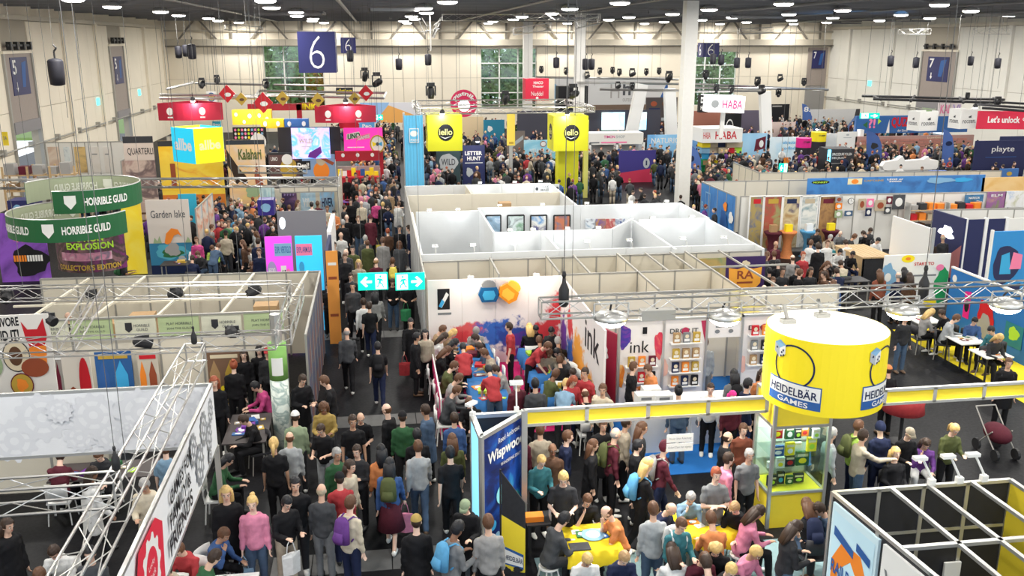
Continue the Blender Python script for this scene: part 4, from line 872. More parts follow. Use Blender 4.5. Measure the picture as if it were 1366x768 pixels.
ybox(rd, (447, 202, 507, 214), YD-.3, REDM, z0=None, th=.3, items=[('e', .17, .6, .04, .2, pr('wh')), ('e', .5, .6, .04, .2, pr('wh')), ('e', .83, .6, .04, .2, pr('wh'))])
ybox(rd, (455, 237, 507, 262), YD-1, REDM, z0=0, th=.6, nm='counter_front')
ybox(rd, (447, 213, 450, 262), YD-.3, PWHITE, z0=0, th=.2, nm='post'); ybox(rd, (505, 172, 513, 262), YD, REDM, z0=0, th=.3, nm='post')
ybox(rd, (450, 222, 507, 236), YD+.5, mat('shop_back', (.6, .5, .5)), z0=None, th=.1, nm='shop_shelf')
rs = random.Random(9)
for k in range(9):
    c = rs.choice(['red', 'pink', 'white', 'yellow', 'blue']); p = aty(454+k*6, 235, YD-.2)
    tag(MB().box((-.12, -.1, 0), (.12, .1, rs.uniform(.25, .5))).build('toy_box', pr(dict(red='rd', pink='pk', white='wh', yellow='yl', blue='bl')[c]), loc=p), '%s toy box on the red shop counter' % c, 'box', 'toy boxes on the red counter')
ybox(rd, (310, 170, 356, 192), YD, pr('bk'), z0=None, th=.2, items=[('e', .08+.1*(k % 9), .85-.22*(k//9), .035, .08, pr(['pk', 'lm', 'pk', 'wh', 'yl', 'lb'][k % 6])) for k in range(27)]+[('e', .75, .15, .24, .5, pr('wh')), ('r', .6, .1, .9, .25, pr('lg'))])
ybox(rd, (309, 147, 362, 166), YD+1, mat('polka_yellow', (.85, .55, .02)), z0=None, th=.8, items=[('e', .1, .7, .04, .13, pr('wh')), ('e', .45, .6, .05, .15, pr('wh')), ('e', .7, .62, .04, .14, pr('wh')), ('e', .3, .2, .04, .13, pr('wh')), ('e', .9, .4, .04, .13, pr('wh'))])
ybox(rd, (347, 159, 379, 171), YD+.6, mat('polka_yellow', (.85, .55, .02)), z0=None, th=.5, items=[('e', .2, .5, .08, .28, pr('wh')), ('e', .75, .5, .08, .28, pr('wh'))])
ybox(rd, (379, 159, 412, 171), YD+.6, mat('polka_blue', (.04, .14, .4)), z0=None, th=.5, items=[('e', .2, .5, .08, .28, pr('wh')), ('e', .8, .5, .08, .28, pr('wh'))])
ybox(rd, (330, 139, 402, 147), YD+6, REDM, z0=None, th=.3); ybox(rd, (395, 139, 403, 160), YD+6, REDM, z0=0, th=.3, nm='post')
ybox(rd, (452, 163, 478, 171), YD+1, REDM, z0=None, th=.5)
board('hanging_sign', 'large yellow word sign behind the red toy stand', 'sign', (402, 137, 425, 147), YD+6.5, mat('sign_bk', (.3, .1, .05)), [('t', 'INK', .03, .1, .95, .9, pr('yl'), .05)], th=.1)
ybox(rd, (479, 162, 500, 176), YD+4, mat('blue_poster', (.1, .35, .65)), z0=None, th=.1, items=[('t', 'Peo', .2, .4, .8, .75, pr('wh'))])
board('hanging_sign', 'small cyan square sign above the yellow and cyan cube', 'sign', (283, 162, 295, 171), 52, mat('cyan_panel', (.03, .4, .62)), [('t', 'ligo', .1, .25, .9, .75, pr('wh'))], th=.1)
# ================================================================ posters on the block's front
board('poster', 'purple poster with a big orange shield shape on the rear wall of the white block', 'poster', (969, 343, 1018, 392), 27.2, mat('ra_purple', (.04, .015, .1)), [('p', [(.08, .72), (.3, .68), (.5, .74), (.7, .68), (.92, .72), (.9, .3), (.7, .08), (.5, .02), (.3, .08), (.1, .3)], mat('ra_orange', (.9, .4, .05))), ('p', blob(.5, .82, .1, .08, 4), pr('cr')), ('t', 'RA', .3, .42, .72, .64, pr('rt'), .02), ('r', .3, .3, .7, .35, pr('rt'))], th=.03)
board('poster', 'green and brown poster beside the orange shield poster', 'poster', (930, 345, 966, 392), 27.2, art('grbr', [(.1, .2, .1), (.5, .35, .12), (.2, .3, .15)], 1.1, 3), th=.03)
# ================================================================ right hand stands
rb = thing('exhibition_stand', 'cream walled stand with blue printed side wall and row of tall posters', 'booth')
BLP = art('blue_print', [(.03, .14, .4), (.05, .22, .55), (.03, .1, .3)], .6, 2)
syswall(rb, (15.1, 41.5), (15.1, 37.2), 2.5, 4, BLP)
printing(rb, (15.06, 41.5, 0), (0, -4.3, 0), (0, 0, 2.5), [('r', .16, .15, .17, .85, pr('lb')), ('r', .3, .15, .31, .85, pr('lb')), ('r', .16, .84, .31, .86, pr('lb')), ('t', 'B', .05, .5, .12, .65, pr('lb')), ('p', blob(.72, .45, .1, .22, 3), pr('bl')), ('p', blob(.75, .75, .05, .08, 6), pr('og')), ('p', blob(.92, .6, .06, .1, 7), pr('wh')), ('p', blob(.85, .25, .12, .1, 8), pr('lb'))])
syswall(rb, (15.1, 41.5), (21.5, 41.3), 2.5, 6)
syswall(rb, (15.3, 37.2), (29.5, 36.6), 2.5, 14, WHITE)
for i, (p0, p1, nm, cs) in enumerate([(1001, 1016, 'blue evening', [(.05, .12, .3), (.4, .3, .1), (.1, .2, .4)]), (1019, 1041, 'red and green jungle', [(.1, .14, .06), (.4, .08, .05), (.3, .3, .12)]), (1044, 1065, 'gold city', [(.4, .25, .1), (.6, .5, .3), (.08, .06, .12)]), (1068, 1089, 'grey blue with white tree', [(.25, .35, .38), (.75, .75, .7), (.2, .28, .32)]), (1092, 1114, 'dark brown temple', [(.1, .05, .02), (.4, .22, .08), (.2, .1, .05)])]):
    board('poster', nm+' tall poster in the row on the cream stand wall', 'poster', (p0, 262, p1, 322), 36.9, art('tall%d' % i, cs, 1.6, i*2.3), [('r', .25, .86, .75, .95, pr(['rd', 'mu', 'nv', 'be', 'mr'][i]))], z0=.25, th=.03, frame=PWHITE)
for i, (r, c, nm) in enumerate([((1115, 262, 1124, 270), 'gr', 'grey'), ((1115, 271, 1123, 279), 'og', 'orange'), ((1114, 281, 1123, 290), 'mg', 'green'), ((1146, 265, 1154, 280), 'be', 'cream'), ((1157, 265, 1165, 276), 'pk', 'pink'), ((1155, 278, 1162, 288), 'nv', 'navy'), ((1168, 267, 1181, 281), 'be', 'wide beige'), ((1183, 262, 1190, 272), 'mr', 'maroon'), ((1180, 276, 1188, 285), 'dg', 'tilted dark'), ((1192, 260, 1206, 279), 'dg', 'large charcoal'), ((1127, 281, 1137, 288), 'jb', 'blue grey')]):
    board('wall_print', 'small %s print hanging on the cream stand wall' % nm, 'picture', r, 36.75, pr(c), [('e', .5, .5, .3, .3, pr('wh' if c not in ('be', 'gr') else 'rt'))], th=.02)
ck = aty(1135, 268, 36.75); t = thing('wall_clock', 'round white wall clock on the cream stand wall', 'clock', ck)
MB().prism(poly_ell(0, 0, .13, .13, 18), -.03, .05).build('face', PWHITE, t); f = MB(); f.ribbon([(.13*cos(a), .13*sin(a)) for a in [2*pi*k/18 for k in range(19)]], -.01, .03, .02); o = f.build('rim', BLACK, t); o.rotation_euler = (pi/2, 0, 0)
MB().bar((0, -.035, 0), (0, -.035, .1), .012, .005).bar((0, -.035, 0), (.07, -.035, 0), .012, .005).build('hand', BLACK, t)
for i, (r, nm, cs) in enumerate([((1288, 260, 1310, 278), 'black car', [(.01, .02, .04), (.05, .2, .4), (.02, .02, .03)]), ((1318, 256, 1340, 277), 'green sunset', [(.2, .25, .1), (.3, .12, .3), (.5, .3, .2)]), ((1342, 255, 1366, 276), 'cloudy sky', [(.3, .45, .7), (.8, .8, .8), (.5, .5, .3)])]):
    board('poster', nm+' poster on the cream wall beyond the shelf', 'poster', r, 36.6, art('far%d' % i, cs, 1.3, i*5), [('t', ['NAREOR', 'ELM', 'SKY'][i], .2, .7, .8, .85, pr('wh'))], th=.03)
bh = thing('fascia_wall', 'blue printed fascia wall with yellow logos behind the cream stand', 'booth wall')
ybox(bh, (1078, 238, 1311, 262), 40.2, BLP, z0=0, th=.06, items=[('e', .07, .93, .05, .035, pr('bk')), ('t', 'MONKEY', .03, .915, .11, .945, pr('lm'), .03), ('r', .22, .88, .3, .985, mat('sun_print', (.75, .7, .45))), ('e', .26, .93, .02, .04, pr('og')), ('t', 'CAPTAINS', .31, .925, .42, .955, pr('mu'), .02), ('t', 'LEGS or', .44, .94, .53, .97, pr('wh'), .03), ('t', '3000!', .45, .905, .52, .93, pr('wh'), .03), ('p', blob(.74, .92, .08, .05, 3), pr('lb')), ('p', blob(.87, .92, .05, .04, 4), pr('sk'))])
ybox(bh, (1311, 237, 1390, 262), 40.2, art('sand_print', [(.75, .45, .15), (.8, .55, .25), (.7, .5, .3)], .6, 3), z0=0, th=.06)
bh2 = thing('exhibition_stand', 'long low beige wall of panels behind the blue fascia', 'booth'); syswall(bh2, (19.0, 44.0), (31.5, 42.9), 2.5, 11); syswall(bh2, (19.0, 44.0), (19.2, 48), 2.5, 4)
# bookshelf racks
def rack(label, x, y, w, n, h, rz=0):
    t = thing('shelf_rack', label, 'shelf', (x, y, 0), rz)
    for k in range(n): MB().box((-w/2, -.2, .1+k*h/n), (w/2, .2, .13+k*h/n)).build('shelf', WOOD, t)
    for sx in (-w/2, w/2): MB().box((sx-.02, -.2, 0), (sx+.02, .2, h)).build('side', ALU, t)
    return t
rs = random.Random(21)
for q, (x, y, w) in enumerate(((23.3, 36.3, 1.6), (25.0, 36.2, 1.5))):
    rack(['open shelf rack filled with game boxes at the cream wall', 'shelf rack with orange boxes at the cream wall'][q], x, y, w, 5, 2.2)
    for k in range(5):
        for i in range(4):
            c = rs.choice(['orange', 'brown', 'grey', 'red', 'cream', 'dark']); cm = dict(orange='og', brown='br', grey='gr', red='rd', cream='be', dark='ch')[c]
            tag(MB().box((-.15, -.16, 0), (.15, .16, rs.uniform(.2, .3))).build('game_box', pr(cm), loc=(x-w/2+.22+i*(w-.4)/3, y, .13+k*2.2/5)), '%s game box on the %s shelf of the %s rack' % (c, ['lowest', 'second', 'third', 'fourth', 'top'][k], ['first wall', 'second wall'][q]), 'box', 'game boxes on the wall racks')
# white partition, navy room
wp = thing('partition', 'tall plain white partition standing by the wooden counter', 'partition'); MB().box((19.25, 29.4, 0), (19.33, 32.0, 2.5)).build('panel', PWHITE, wp); MB().box((19.23, 29.36, 0), (19.35, 29.42, 2.55)).build('post', ALU, wp)
nv = thing('exhibition_stand', 'navy walled stand with white posts and a glowing white emblem', 'booth')
NVY = mat('navy_wall', (.02, .025, .09), .6)
MB().box((21.55, 31.0, 0), (21.63, 33.0, 2.5)).build('side_wall', NVY, nv)
printing(nv, (21.545, 33.0, 0), (0, -2.0, 0), (0, 0, 2.5), [('p', blob(.5, .72, .22, .09, 5, j=.4), mat('logo_glow', (1, 1, 1), emit=3)), ('p', [(.1, .05), (1, .05), (1, .6)], mat('rose_print', (.4, .15, .15)))])
for x0, x1 in ((21.75, 22.45), (22.55, 23.3)): MB().box((x0, 31.1, 0), (x1, 31.15, 2.45)).build('back_wall', NVY, nv)
for x in (21.68, 22.5, 23.35): MB().box((x-.06, 31.05, 0), (x+.06, 31.2, 2.5)).build('post', PWHITE, nv)
MB().box((23.4, 31.1, 0), (24.6, 31.15, 2.45)).build('back_wall', WHITE, nv)
syswall(nv, (21.6, 33.0), (27, 32.6), 2.5, 5, WHITE)
f = thing('blue_wall', 'low blue wall printed with a pink fantasy device by the yellow carpet', 'booth wall')
MB().box((17.9, 22.3, 0), (17.96, 26.1, 1.95)).build('panel', mat('azure_wall', (.02, .16, .48), .5), f); MB().box((17.88, 22.3, 1.95), (17.98, 26.1, 2.0)).build('rail', PWHITE, f)
printing(f, (17.9, 26.1, 0), (0, -3.8, 0), (0, 0, 1.95), [('e', .06, .85, .03, .06, pr('wh')), ('r', .03, .7, .1, .73, pr('wh')), ('p', [(.22, .3), (.3, .3), (.3, .75), (.22, .72)], pr('hp')), ('e', .26, .5, .03, .1, pr('bk')), ('p', blob(.5, .45, .1, .25, 3), pr('rd')), ('p', blob(.5, .3, .08, .2, 5), pr('gr')), ('r', .75, .2, .95, .55, pr('te')), ('p', blob(.85, .4, .06, .1, 8), pr('lm'))])
f = thing('blue_wall', 'tall bright blue wall with a dark device picture at the stand corner', 'booth wall')
a = aty(1329, 282, 26); b = aty(1380, 282, 26)
MB().box((a.x, 26.0, 0), (b.x, 26.06, 3.1)).build('panel', mat('azure_bright', (.03, .25, .62), .5), f); MB().box((a.x-.04, 25.98, 0), (a.x+.02, 26.08, 3.15)).build('post', PWHITE, f)  # one flat blue, brighter than the low wall's
printing(f, (a.x, 26.0, 0), (b.x-a.x, 0, 0), (0, 0, 3.1), [('p', blob(.45, .65, .35, .2, 3, j=.1), NVY), ('p', [(.3, .55), (.6, .55), (.5, .78), (.3, .75)], pr('sk')), ('p', [(.55, .6), (.85, .6), (.85, .75), (.6, .78)], pr('pk')), ('p', [(.4, .1), (.9, .1), (.9, .45), (.6, .42)], NVY), ('t', '240', .05, .03, .4, .1, pr('wh'))])
tag(MB().box((19.9, 17.6, 0), (20.6, 19.2, 2.6)).build('white_pillar_box', WHITE), 'plain white cladding pillar at the end of the yellow carpet', 'pillar')
tag(MB().box((21.2, 25.2, 0), (21.3, 26.0, 3.4)).build('white_banner', PWHITE), 'white edge board next to the bright blue wall', 'board')
wg = thing('game_wall', 'white colourful flower printed display wall behind the kneeling visitors', 'booth wall')
ybox(wg, (1181, 341, 1262, 394), 28.2, PWHITE, z0=0, th=.06, items=[('e', .35, .93, .1, .07, pr('yl')), ('e', .35, .93, .04, .03, pr('og')), ('p', blob(.08, .55, .12, .3, 4), pr('lb')), ('e', .07, .6, .05, .08, pr('wh')), ('p', blob(.9, .4, .1, .35, 6), pr('gp')), ('e', .85, .75, .06, .06, pr('pk')), ('t', 'START TO', .45, .8, .75, .86, pr('rd')), ('r', .45, .6, .8, .63, pr('gy')), ('e', .75, .1, .1, .08, pr('yl'))])
# wooden counter with shelves
wc = thing('wooden_counter', 'long pale wooden slatted counter in the middle of the right stand', 'counter', (18.5, 32.6, 0)); wc.scale = (.68, .72, 1)
for k in range(7): MB().box((-.9+k*.27, -1.6, 1.0), (-.66+k*.27, 1.5, 1.05)).build('plank', WOOD, wc)
MB().box((-.85, -1.55, 0), (.95, -1.5, 1.0)).build('front', pc('ch'), wc); MB().box((-.85, 1.4, 0), (.95, 1.45, 1.0)).build('back', WOOD, wc)
for x in (-.8, .9): MB().box((x-.04, -1.55, 0), (x+.04, 1.45, 1.0)).build('side', WOOD, wc)
# cloth covered standing tables
pm_ = MB().lathe([(.36, 0), (.3, .02), (.2, .3), (.17, .6), (.24, .9), (.36, 1.06), (.38, 1.1)], 20)
for k, (px, py, c, nm) in enumerate([(1036, 302, 'og', 'orange'), (1060, 300, 'sk', 'blue'), (1095, 302, 'mr', 'maroon'), (1011, 300, 'mr', 'dark red')]):
    p = atz(px, py, 1.1); t = thing('standing_table', 'tall round table under a stretched %s cloth' % nm, 'table', (p.x, 36.2, 0))
    link('cloth', pm_.mesh('cloth', pc(c), True), t); MB().lathe([(.37, 1.1), (.37, 1.12)], 20).build('top', pc(c), t)
    bx = tag(MB().box((-.15, -.1, 0), (.15, .1, .3)).build('game_box', pr(['yl', 'wh', 'yl', 'tn'][k]), loc=(p.x, 36.2, 1.12)), '%s game box on the %s standing table' % (['yellow', 'white', 'gold', 'tan'][k], nm), 'box')
p = atz(1207, 530, 1.1); t = thing('standing_table', 'round standing table under a red cloth behind the yellow beam', 'table', (p.x, p.y, 0))
MB().lathe([(.26, 0), (.26, .03), (.04, .05), (.04, 1.09)], 12).build('base', BLACK, t); MB().lathe([(.46, .78), (.43, .95), (.45, 1.1), (.02, 1.11)], 26).build('cloth', pc('rd'), t, True)
tag(MB().lathe([(.05, 0), (.05, .2), (.04, .28)], 10).build('drink_can', BLACK, loc=(p.x-.05, p.y-.1, 1.11)), 'black tall can on the red standing table', 'can')
# ================================================================ far centre and right
def panelwall(name, label, r, Y, m, items=(), z0=0, cat='booth wall', th=.08, legs=False):
    t = thing(name, label, cat); a, b = ybox(t, r, Y, m, z0=z0, th=th, items=items)
    if legs:
        for x in (a.x+.3, b.x-.3): MB().box((x-.08, Y, 0), (x+.08, Y+th, z0)).build('post', ALU, t)
    return t
panelwall('game_wall', 'dark green wall with a grey cartoon cloud logo beneath the yellow cube', (582, 200, 614, 246), 56.5, mat('dkgreen', (.03, .06, .07)), [('p', blob(.5, .68, .4, .22, 4, j=.12), pr('lg')), ('t', 'WILD', .2, .62, .8, .78, pr('dg'), .02), ('e', .2, .2, .12, .08, pr('te'))])
panelwall('game_wall', 'navy wall with bold white two line lettering', (617, 194, 647, 246), 56.5, mat('lnavy', (.018, .025, .1)), [('t', 'LETTER', .1, .78, .88, .87, pr('wh'), .03), ('t', 'HUNT', .2, .66, .82, .75, pr('wh'), .03), ('r', .1, .6, .9, .615, pr('wh')), ('p', blob(.3, .4, .15, .1, 3), pr('lg')), ('p', blob(.7, .2, .15, .08, 5), pr('lg'))])
panelwall('game_wall', 'bright landscape picture wall with mountain and forest lettering', (699, 187, 745, 235), 63, art('vello', [(.1, .35, .1), (.25, .6, .8), (.5, .8, .95), (.15, .45, .2)], .35, 3), [('t', 'VELLOLAND', .16, .62, .9, .74, pr('wh'), .02), ('e', .55, .88, .09, .09, pr('rt')), ('e', .55, .88, .07, .07, pr('wh')), ('p', blob(.6, .25, .1, .25, 4), pr('ch')), ('p', [(0, 0), (.2, .3), (0, .5)], pr('gn')), ('p', [(1, 0), (.75, .2), (1, .45)], pr('gn'))])
panelwall('game_wall', 'purple and red halved display wall with a round badge', (826, 201, 874, 228), 58, mat('purple_w', (.04, .03, .2)), [('p', [(0, 0), (1, 0), (1, .45), (0, .3)], mat('red_w', (.5, .03, .08))), ('e', .75, .6, .09, .16, pr('lg')), ('t', '1', .73, .53, .77, .68, pr('nv'))])
panelwall('exhibition_stand', 'light blue printed stand wall with large white lettering', (864, 180, 906, 205), 66, art('nat', [(.15, .4, .75), (.3, .6, .9), (.2, .5, .8)], .5, 2), [('t', 'NATURIO', .12, .72, 1.0, .9, pr('wh'), .01)])
panelwall('exhibition_stand', 'pale blue stand wall beyond the column', (920, 180, 935, 200), 66.5, art('nat2', [(.15, .35, .7), (.3, .55, .85)], .5, 4))
panelwall('exhibition_stand', 'light blue poster wall with maroon shape behind the coloured cubes', (987, 178, 1022, 205), 66, art('nat3', [(.4, .65, .85), (.3, .55, .8)], .4, 6), [('p', [(.55, .4), (.95, .5), (.95, .9), (.6, .8)], pr('mr')), ('e', .8, .65, .08, .12, pr('wh'))])
panelwall('exhibition_stand', 'sky blue wall with curly blue lettering beside the magenta tower', (1028, 183, 1062, 225), 63, art('obj', [(.5, .75, .9), (.7, .85, .92), (.6, .8, .9)], .4, 1), [('t', 'objects', .45, .75, .9, .88, pr('sk'), .02), ('t', 'to find', .45, .6, .9, .7, pr('sk'), .02), ('r', .5, .15, .75, .35, pr('og'))])
mi = thing('exhibition_stand', 'white long fascia stand with pink lettering behind the second yellow cube', 'booth')
ybox(mi, (785, 178, 858, 192), 66, WHITE, z0=None, th=1.5, items=[('t', 'TIMON', .28, .55, .48, .8, pr('hp'), .02), ('t', 'SHOP', .5, .55, .66, .8, pr('lg')), ('r', .03, .12, .2, .25, pr('gy')), ('r', .23, .12, .7, .25, pr('pk'))])
ybox(mi, (785, 192, 858, 232), 67.3, mat('shop_pale', (.65, .62, .6)), z0=0); 
for px in (786, 822, 857): ybox(mi, (px, 190, px+2, 230), 66, PWHITE, z0=0, nm='post', th=.1)
# coloured cube shelves stand
hb = thing('cube_shelf_stand', 'playful stand of coloured cube shelves under a white box sign', 'booth')
cubes = ['yl', 'be', 'nv', 'be', 'be', 'lb', 'be', 'be', 'rd', 'lm', 'sk', 'bl', 'lm', 'lm', 'te', 'gp', 'yl', 'lm', 'lm', 'gp']
for r_ in range(4):
    for c_ in range(5):
        a = aty(937+c_*11, 189+r_*8, 62); b = aty(937+c_*11+10.6, 189+r_*8+7.7, 62); k = cubes[(r_*5+c_) % 20]
        MB().box((a.x, 62+.15*((c_+r_) % 3), b.z), (b.x, 63, a.z)).build('cube', pr(k), hb)
        if r_ > 1 and (r_+c_) % 2: MB().box((a.x+.06, 61.98+.15*((c_+r_) % 3), b.z+.06), (b.x-.06, 62.0+.15*((c_+r_) % 3), a.z-.06)).build('cube_opening', pr('wh' if c_ % 2 else 'tn'), hb)
a = aty(935, 171, 62); b = aty(987, 189, 62); MB().box((a.x, 61.6, b.z), (b.x, 64, a.z)).build('box_sign', PWHITE, hb)
printing(hb, (a.x, 61.6, b.z), (b.x-a.x, 0, 0), (0, 0, a.z-b.z), [('t', 'HABA', .32, .25, .86, .8, pr('rd'), .015), ('t', 'HABA', .02, .3, .2, .75, pr('rd'), .01)])
MB().box((aty(937, 222, 62).x, 62.2, 0), (aty(992, 222, 62).x, 63, aty(960, 221, 62).z)).build('base', pr('gp'), hb)
# far right: magenta and yellow round towers, black box, brick wall, banners
for px, py, c, nm, Y in ((1072, 184, 'hp', 'magenta', 60.5), (1092, 176, 'yl', 'yellow', 66)):
    a = aty(px-9, py, Y); b = aty(px+9, py+12, Y); r_ = (b.x-a.x)/2
    t = thing('round_tower', 'black round display tower with a %s top band' % nm, 'display', ((a.x+b.x)/2, Y, 0))
    MB().lathe([(r_, b.z), (r_, a.z), (r_*.9, a.z)], 20).build('top_band', pr(c), t, False); MB().lathe([(r_, 0), (r_, b.z)], 20).build('body', mat('tower_black', (.02, .015, .025)), t)
    printing(t, ((a.x+b.x)/2-r_, Y-r_-.02, 0), (2*r_, 0, 0), (0, 0, a.z), [('e', .55, .45, .28, .1, pr('lv' if c == 'hp' else 'gr')), ('e', .55, .45, .24, .085, mat('tower_black', (.02, .015, .025))), ('t', 'STAMM', .25, .88, .7, .93, pr('ch'))])
bk = panelwall('display_box', 'black box display with white headline and blue lit edge', (1107, 199, 1137, 231), 56.5, pr('ch'), [('t', 'SPROCEDURE ROLLEN', .12, .8, .9, .88, pr('wh'), .01), ('t', 'DES JEUX', .12, .68, .6, .76, pr('wh'), .01), ('r', .1, .55, .8, .57, pr('gr'))], cat='display', th=1.5)
ybox(bk, (1105, 200, 1107.5, 216), 56.4, mat('edge_light', (.1, .6, 1), emit=2.5), z0=None, nm='light_edge')
panelwall('exhibition_stand', 'white tall stand wall with faint grey emblem behind the black box', (1118, 176, 1142, 200), 66, PWHITE, [('e', .5, .9, .08, .03, pr('lg')), ('r', .3, .8, .7, .82, pr('lg'))])
panelwall('exhibition_stand', 'grey blue poster wall behind the round towers', (1098, 178, 1118, 205), 67, art('gb', [(.5, .55, .6), (.7, .72, .75), (.3, .35, .4)], .5, 3))
# brick printed long wall: bricks in courses
BRM = mat('brick_mortar', (.45, .27, .24), .8)
bwk = thing('brick_wall', 'long pink brick wall along the far right stand', 'wall')
Yw = 66.0; a = aty(1142, 177, Yw); b = aty(1300, 177, Yw); ht = aty(1220, 181, Yw).z
MB().box((a.x, Yw, 0), (b.x, Yw+.2, ht)).build('core', BRM, bwk)
bm1 = MB().box((.03, -.04, .02), (.77, 0, .19)).mesh('brick', mat('brick_pink', (.50, .22, .18), .8, noise=.3, nscale=1.5))
nrow = int(ht/.21); rs = random.Random(2); cnt = 0; restb = MB()
for r_ in range(nrow-1, -1, -1):
    x = a.x+(.4 if r_ % 2 else 0)
    while x < b.x-.8:
        if cnt < 300: link('brick', bm1, bwk, (x, Yw, r_*.21)); cnt += 1
        else: restb.box((x+.03, Yw-.04, r_*.21+.02), (x+.77, Yw, r_*.21+.19))
        x += .8
if restb.f:
    o = restb.build('brickwork', mat('brick_pink', (.5, .22, .18)), bwk); o['kind'] = 'stuff'
printing(bwk, (a.x, Yw-.045, 0), (b.x-a.x, 0, 0), (0, 0, ht), [('t', 'Lumberjacks', .6, .86, .8, .96, pr('cr'), .01)])
for k, px in enumerate((1153, 1190, 1213, 1275)):
    p = aty(px, 215, Yw-.1); MB().box((p.x-.4, Yw-.1, .2), (p.x+.4, Yw-.05, ht*.66)).build('doorway_panel', pr('tn'), bwk)
# blue fascia with quiz lettering
qz = thing('fascia_wall', 'blue high fascia with quiz lettering and arrow symbols above the brick wall', 'fascia')
ybox(qz, (1143, 155, 1290, 176), 67, mat('quiz_blue', (.03, .12, .35), .5), z0=None, th=.3, items=[('t', '?!', .11, .3, .17, .85, pr('pk'), .03), ('p', [(.06, .5), (.1, .7), (.1, .3)], pr('gn')), ('p', [(.22, .7), (.19, .85), (.19, .5)], pr('lm')), ('p', [(.27, .02), (.3, .02), (.29, .8)], pr('wh')), ('t', 'QUIZ', .31, .28, .46, .92, pr('rd'), .04), ('t', 'der Sinne', .37, .08, .46, .22, pr('wh'), .01)])
MB().box((aty(1143, 170, 67).x, 66.4, 0), (aty(1143, 170, 67).x+.3, 66.95, aty(1143, 172, 67).z)).build('post', PWHITE, qz)
pl = panelwall('playful_wall', 'dark navy wall with white script lettering at the hall edge', (1302, 188, 1420, 230), 52, NVY, [('t', 'playte', .18, .74, .42, .89, pr('wh'), .005), ('r', .12, .66, .45, .67, pr('bl'))])
panelwall('exhibition_stand', 'navy second wall rising behind the script wall', (1335, 182, 1430, 200), 55, NVY)
panelwall('poster_board', 'small blue poster board with gold disc below the script wall', (1335, 225, 1357, 242), 45, mat('pbblue', (.05, .15, .4)), [('e', .5, .88, .15, .05, pr('mu'))], cat='poster')
lu = thing('hanging_banner', 'red hanging banner with white slogan over the right stands', 'banner')
a = aty(1306, 148, 46); b = aty(1440, 180, 46); 
p0, p1 = Vector((a.x, 46, 0)), Vector((b.x, 44.5, 0)); z0, z1 = aty(1306, 172, 46).z, a.z
MB().add([(p0.x, p0.y, z0), (p1.x, p1.y, z0), (p1.x, p1.y, z1), (p0.x, p0.y, z1), (p0.x, p0.y+.1, z0), (p1.x, p1.y+.1, z0), (p1.x, p1.y+.1, z1), (p0.x, p0.y+.1, z1)], [(0, 1, 2, 3), (7, 6, 5, 4), (0, 4, 5, 1), (1, 5, 6, 2), (2, 6, 7, 3), (3, 7, 4, 0)]).build('cloth', mat('slogan_red', (.62, .02, .06), .5), lu)
printing(lu, (p0.x, p0.y, z0), p1-p0, (0, 0, z1-z0), [('t', "Let's unlock", .08, .35, .34, .72, pr('wh'), .03), ('t', 'one p', .36, .38, .5, .66, pr('wh'), .0), ('t', 'assion', .51, .38, .62, .66, pr('wh'), .03)])
# feather flags
def feather(label, px0, py0, px1, py1, Y, m, items=()):
    a = aty(px0, py0, Y); b = aty(px1, py1, Y); w = b.x-a.x; h = a.z
    t = thing('feather_flag', label, 'flag', (a.x, Y, 0)); z0 = b.z
    pts = [(0, h), (w*.35, h-.04*h), (w*.7, h-.15*h), (w*.92, h-.35*h), (w, z0+.3), (w, z0), (w*.15, z0), (w*.1, (z0+h)/2)]
    MB().prism(pts, -.02, .02).build('cloth', m, t); MB().tube((w, 0, 0), (w, 0, z0+.4), .03).build('pole', ALU, t); MB().lathe([(.35, 0), (.35, .06), (.05, .1)], 12, (w, 0, 0)).build('foot', BLACK, t)
    printing(t, (a.x, Y-.021, z0), (w, 0, 0), (0, 0, h-z0), items)
BF = mat('flag_blue', (.07, .14, .4), .6, noise=.2, nscale=1)
feather('blue feather flag beside the white column', 914, 191, 935, 242, 54, BF, [('e', .5, .2, .12, .05, pr('lb')), ('e', .4, .6, .15, .08, pr('nv'))])
feather('blue feather flag in front of the pink brick wall', 1156, 174, 1175, 225, 60, BF, [('p', blob(.5, .6, .2, .08, 3), pr('ch')), ('e', .5, .08, .15, .04, pr('mu'))])
feather('blue feather flag with glowing base next to the cloud shaped sign', 1259, 172, 1269, 236, 56, BF, [('e', .5, .7, .25, .05, pr('nv')), ('e', .5, .15, .25, .04, pr('mu'))])
feather('small blue feather flag at the far back by the entrance gate', 1070, 138, 1083, 160, 84, BF, [('t', '8.', .2, .5, .8, .8, pr('wh'), .02)])
cb = thing('cloud_sign', 'white cloud shaped glowing bench sign behind the beige wall', 'sign', aty(1212, 226, 52)-Vector((0, 0, 0)))
MB().prism([(-1.7, 0), (1.7, 0), (1.85, .25), (1.75, .55), (1.2, .6), (1.1, .8), (.8, .62), (-.4, .55), (-.6, .85), (-.95, .6), (-1.7, .5), (-1.85, .25)], -.2, .2).build('body', PWHITE, cb); MB().box((-1.5, -.1, -cb.location.z), (1.5, .1, 0)).build('stand', PWHITE, cb)
bx = panelwall('blue_pedestal', 'bright blue pedestal box on the beige wall by the feather flag', (1246, 229, 1266, 238), 43.2, mat('ped_blue', (.03, .1, .4), .4), z0=0, cat='pedestal', th=.5)
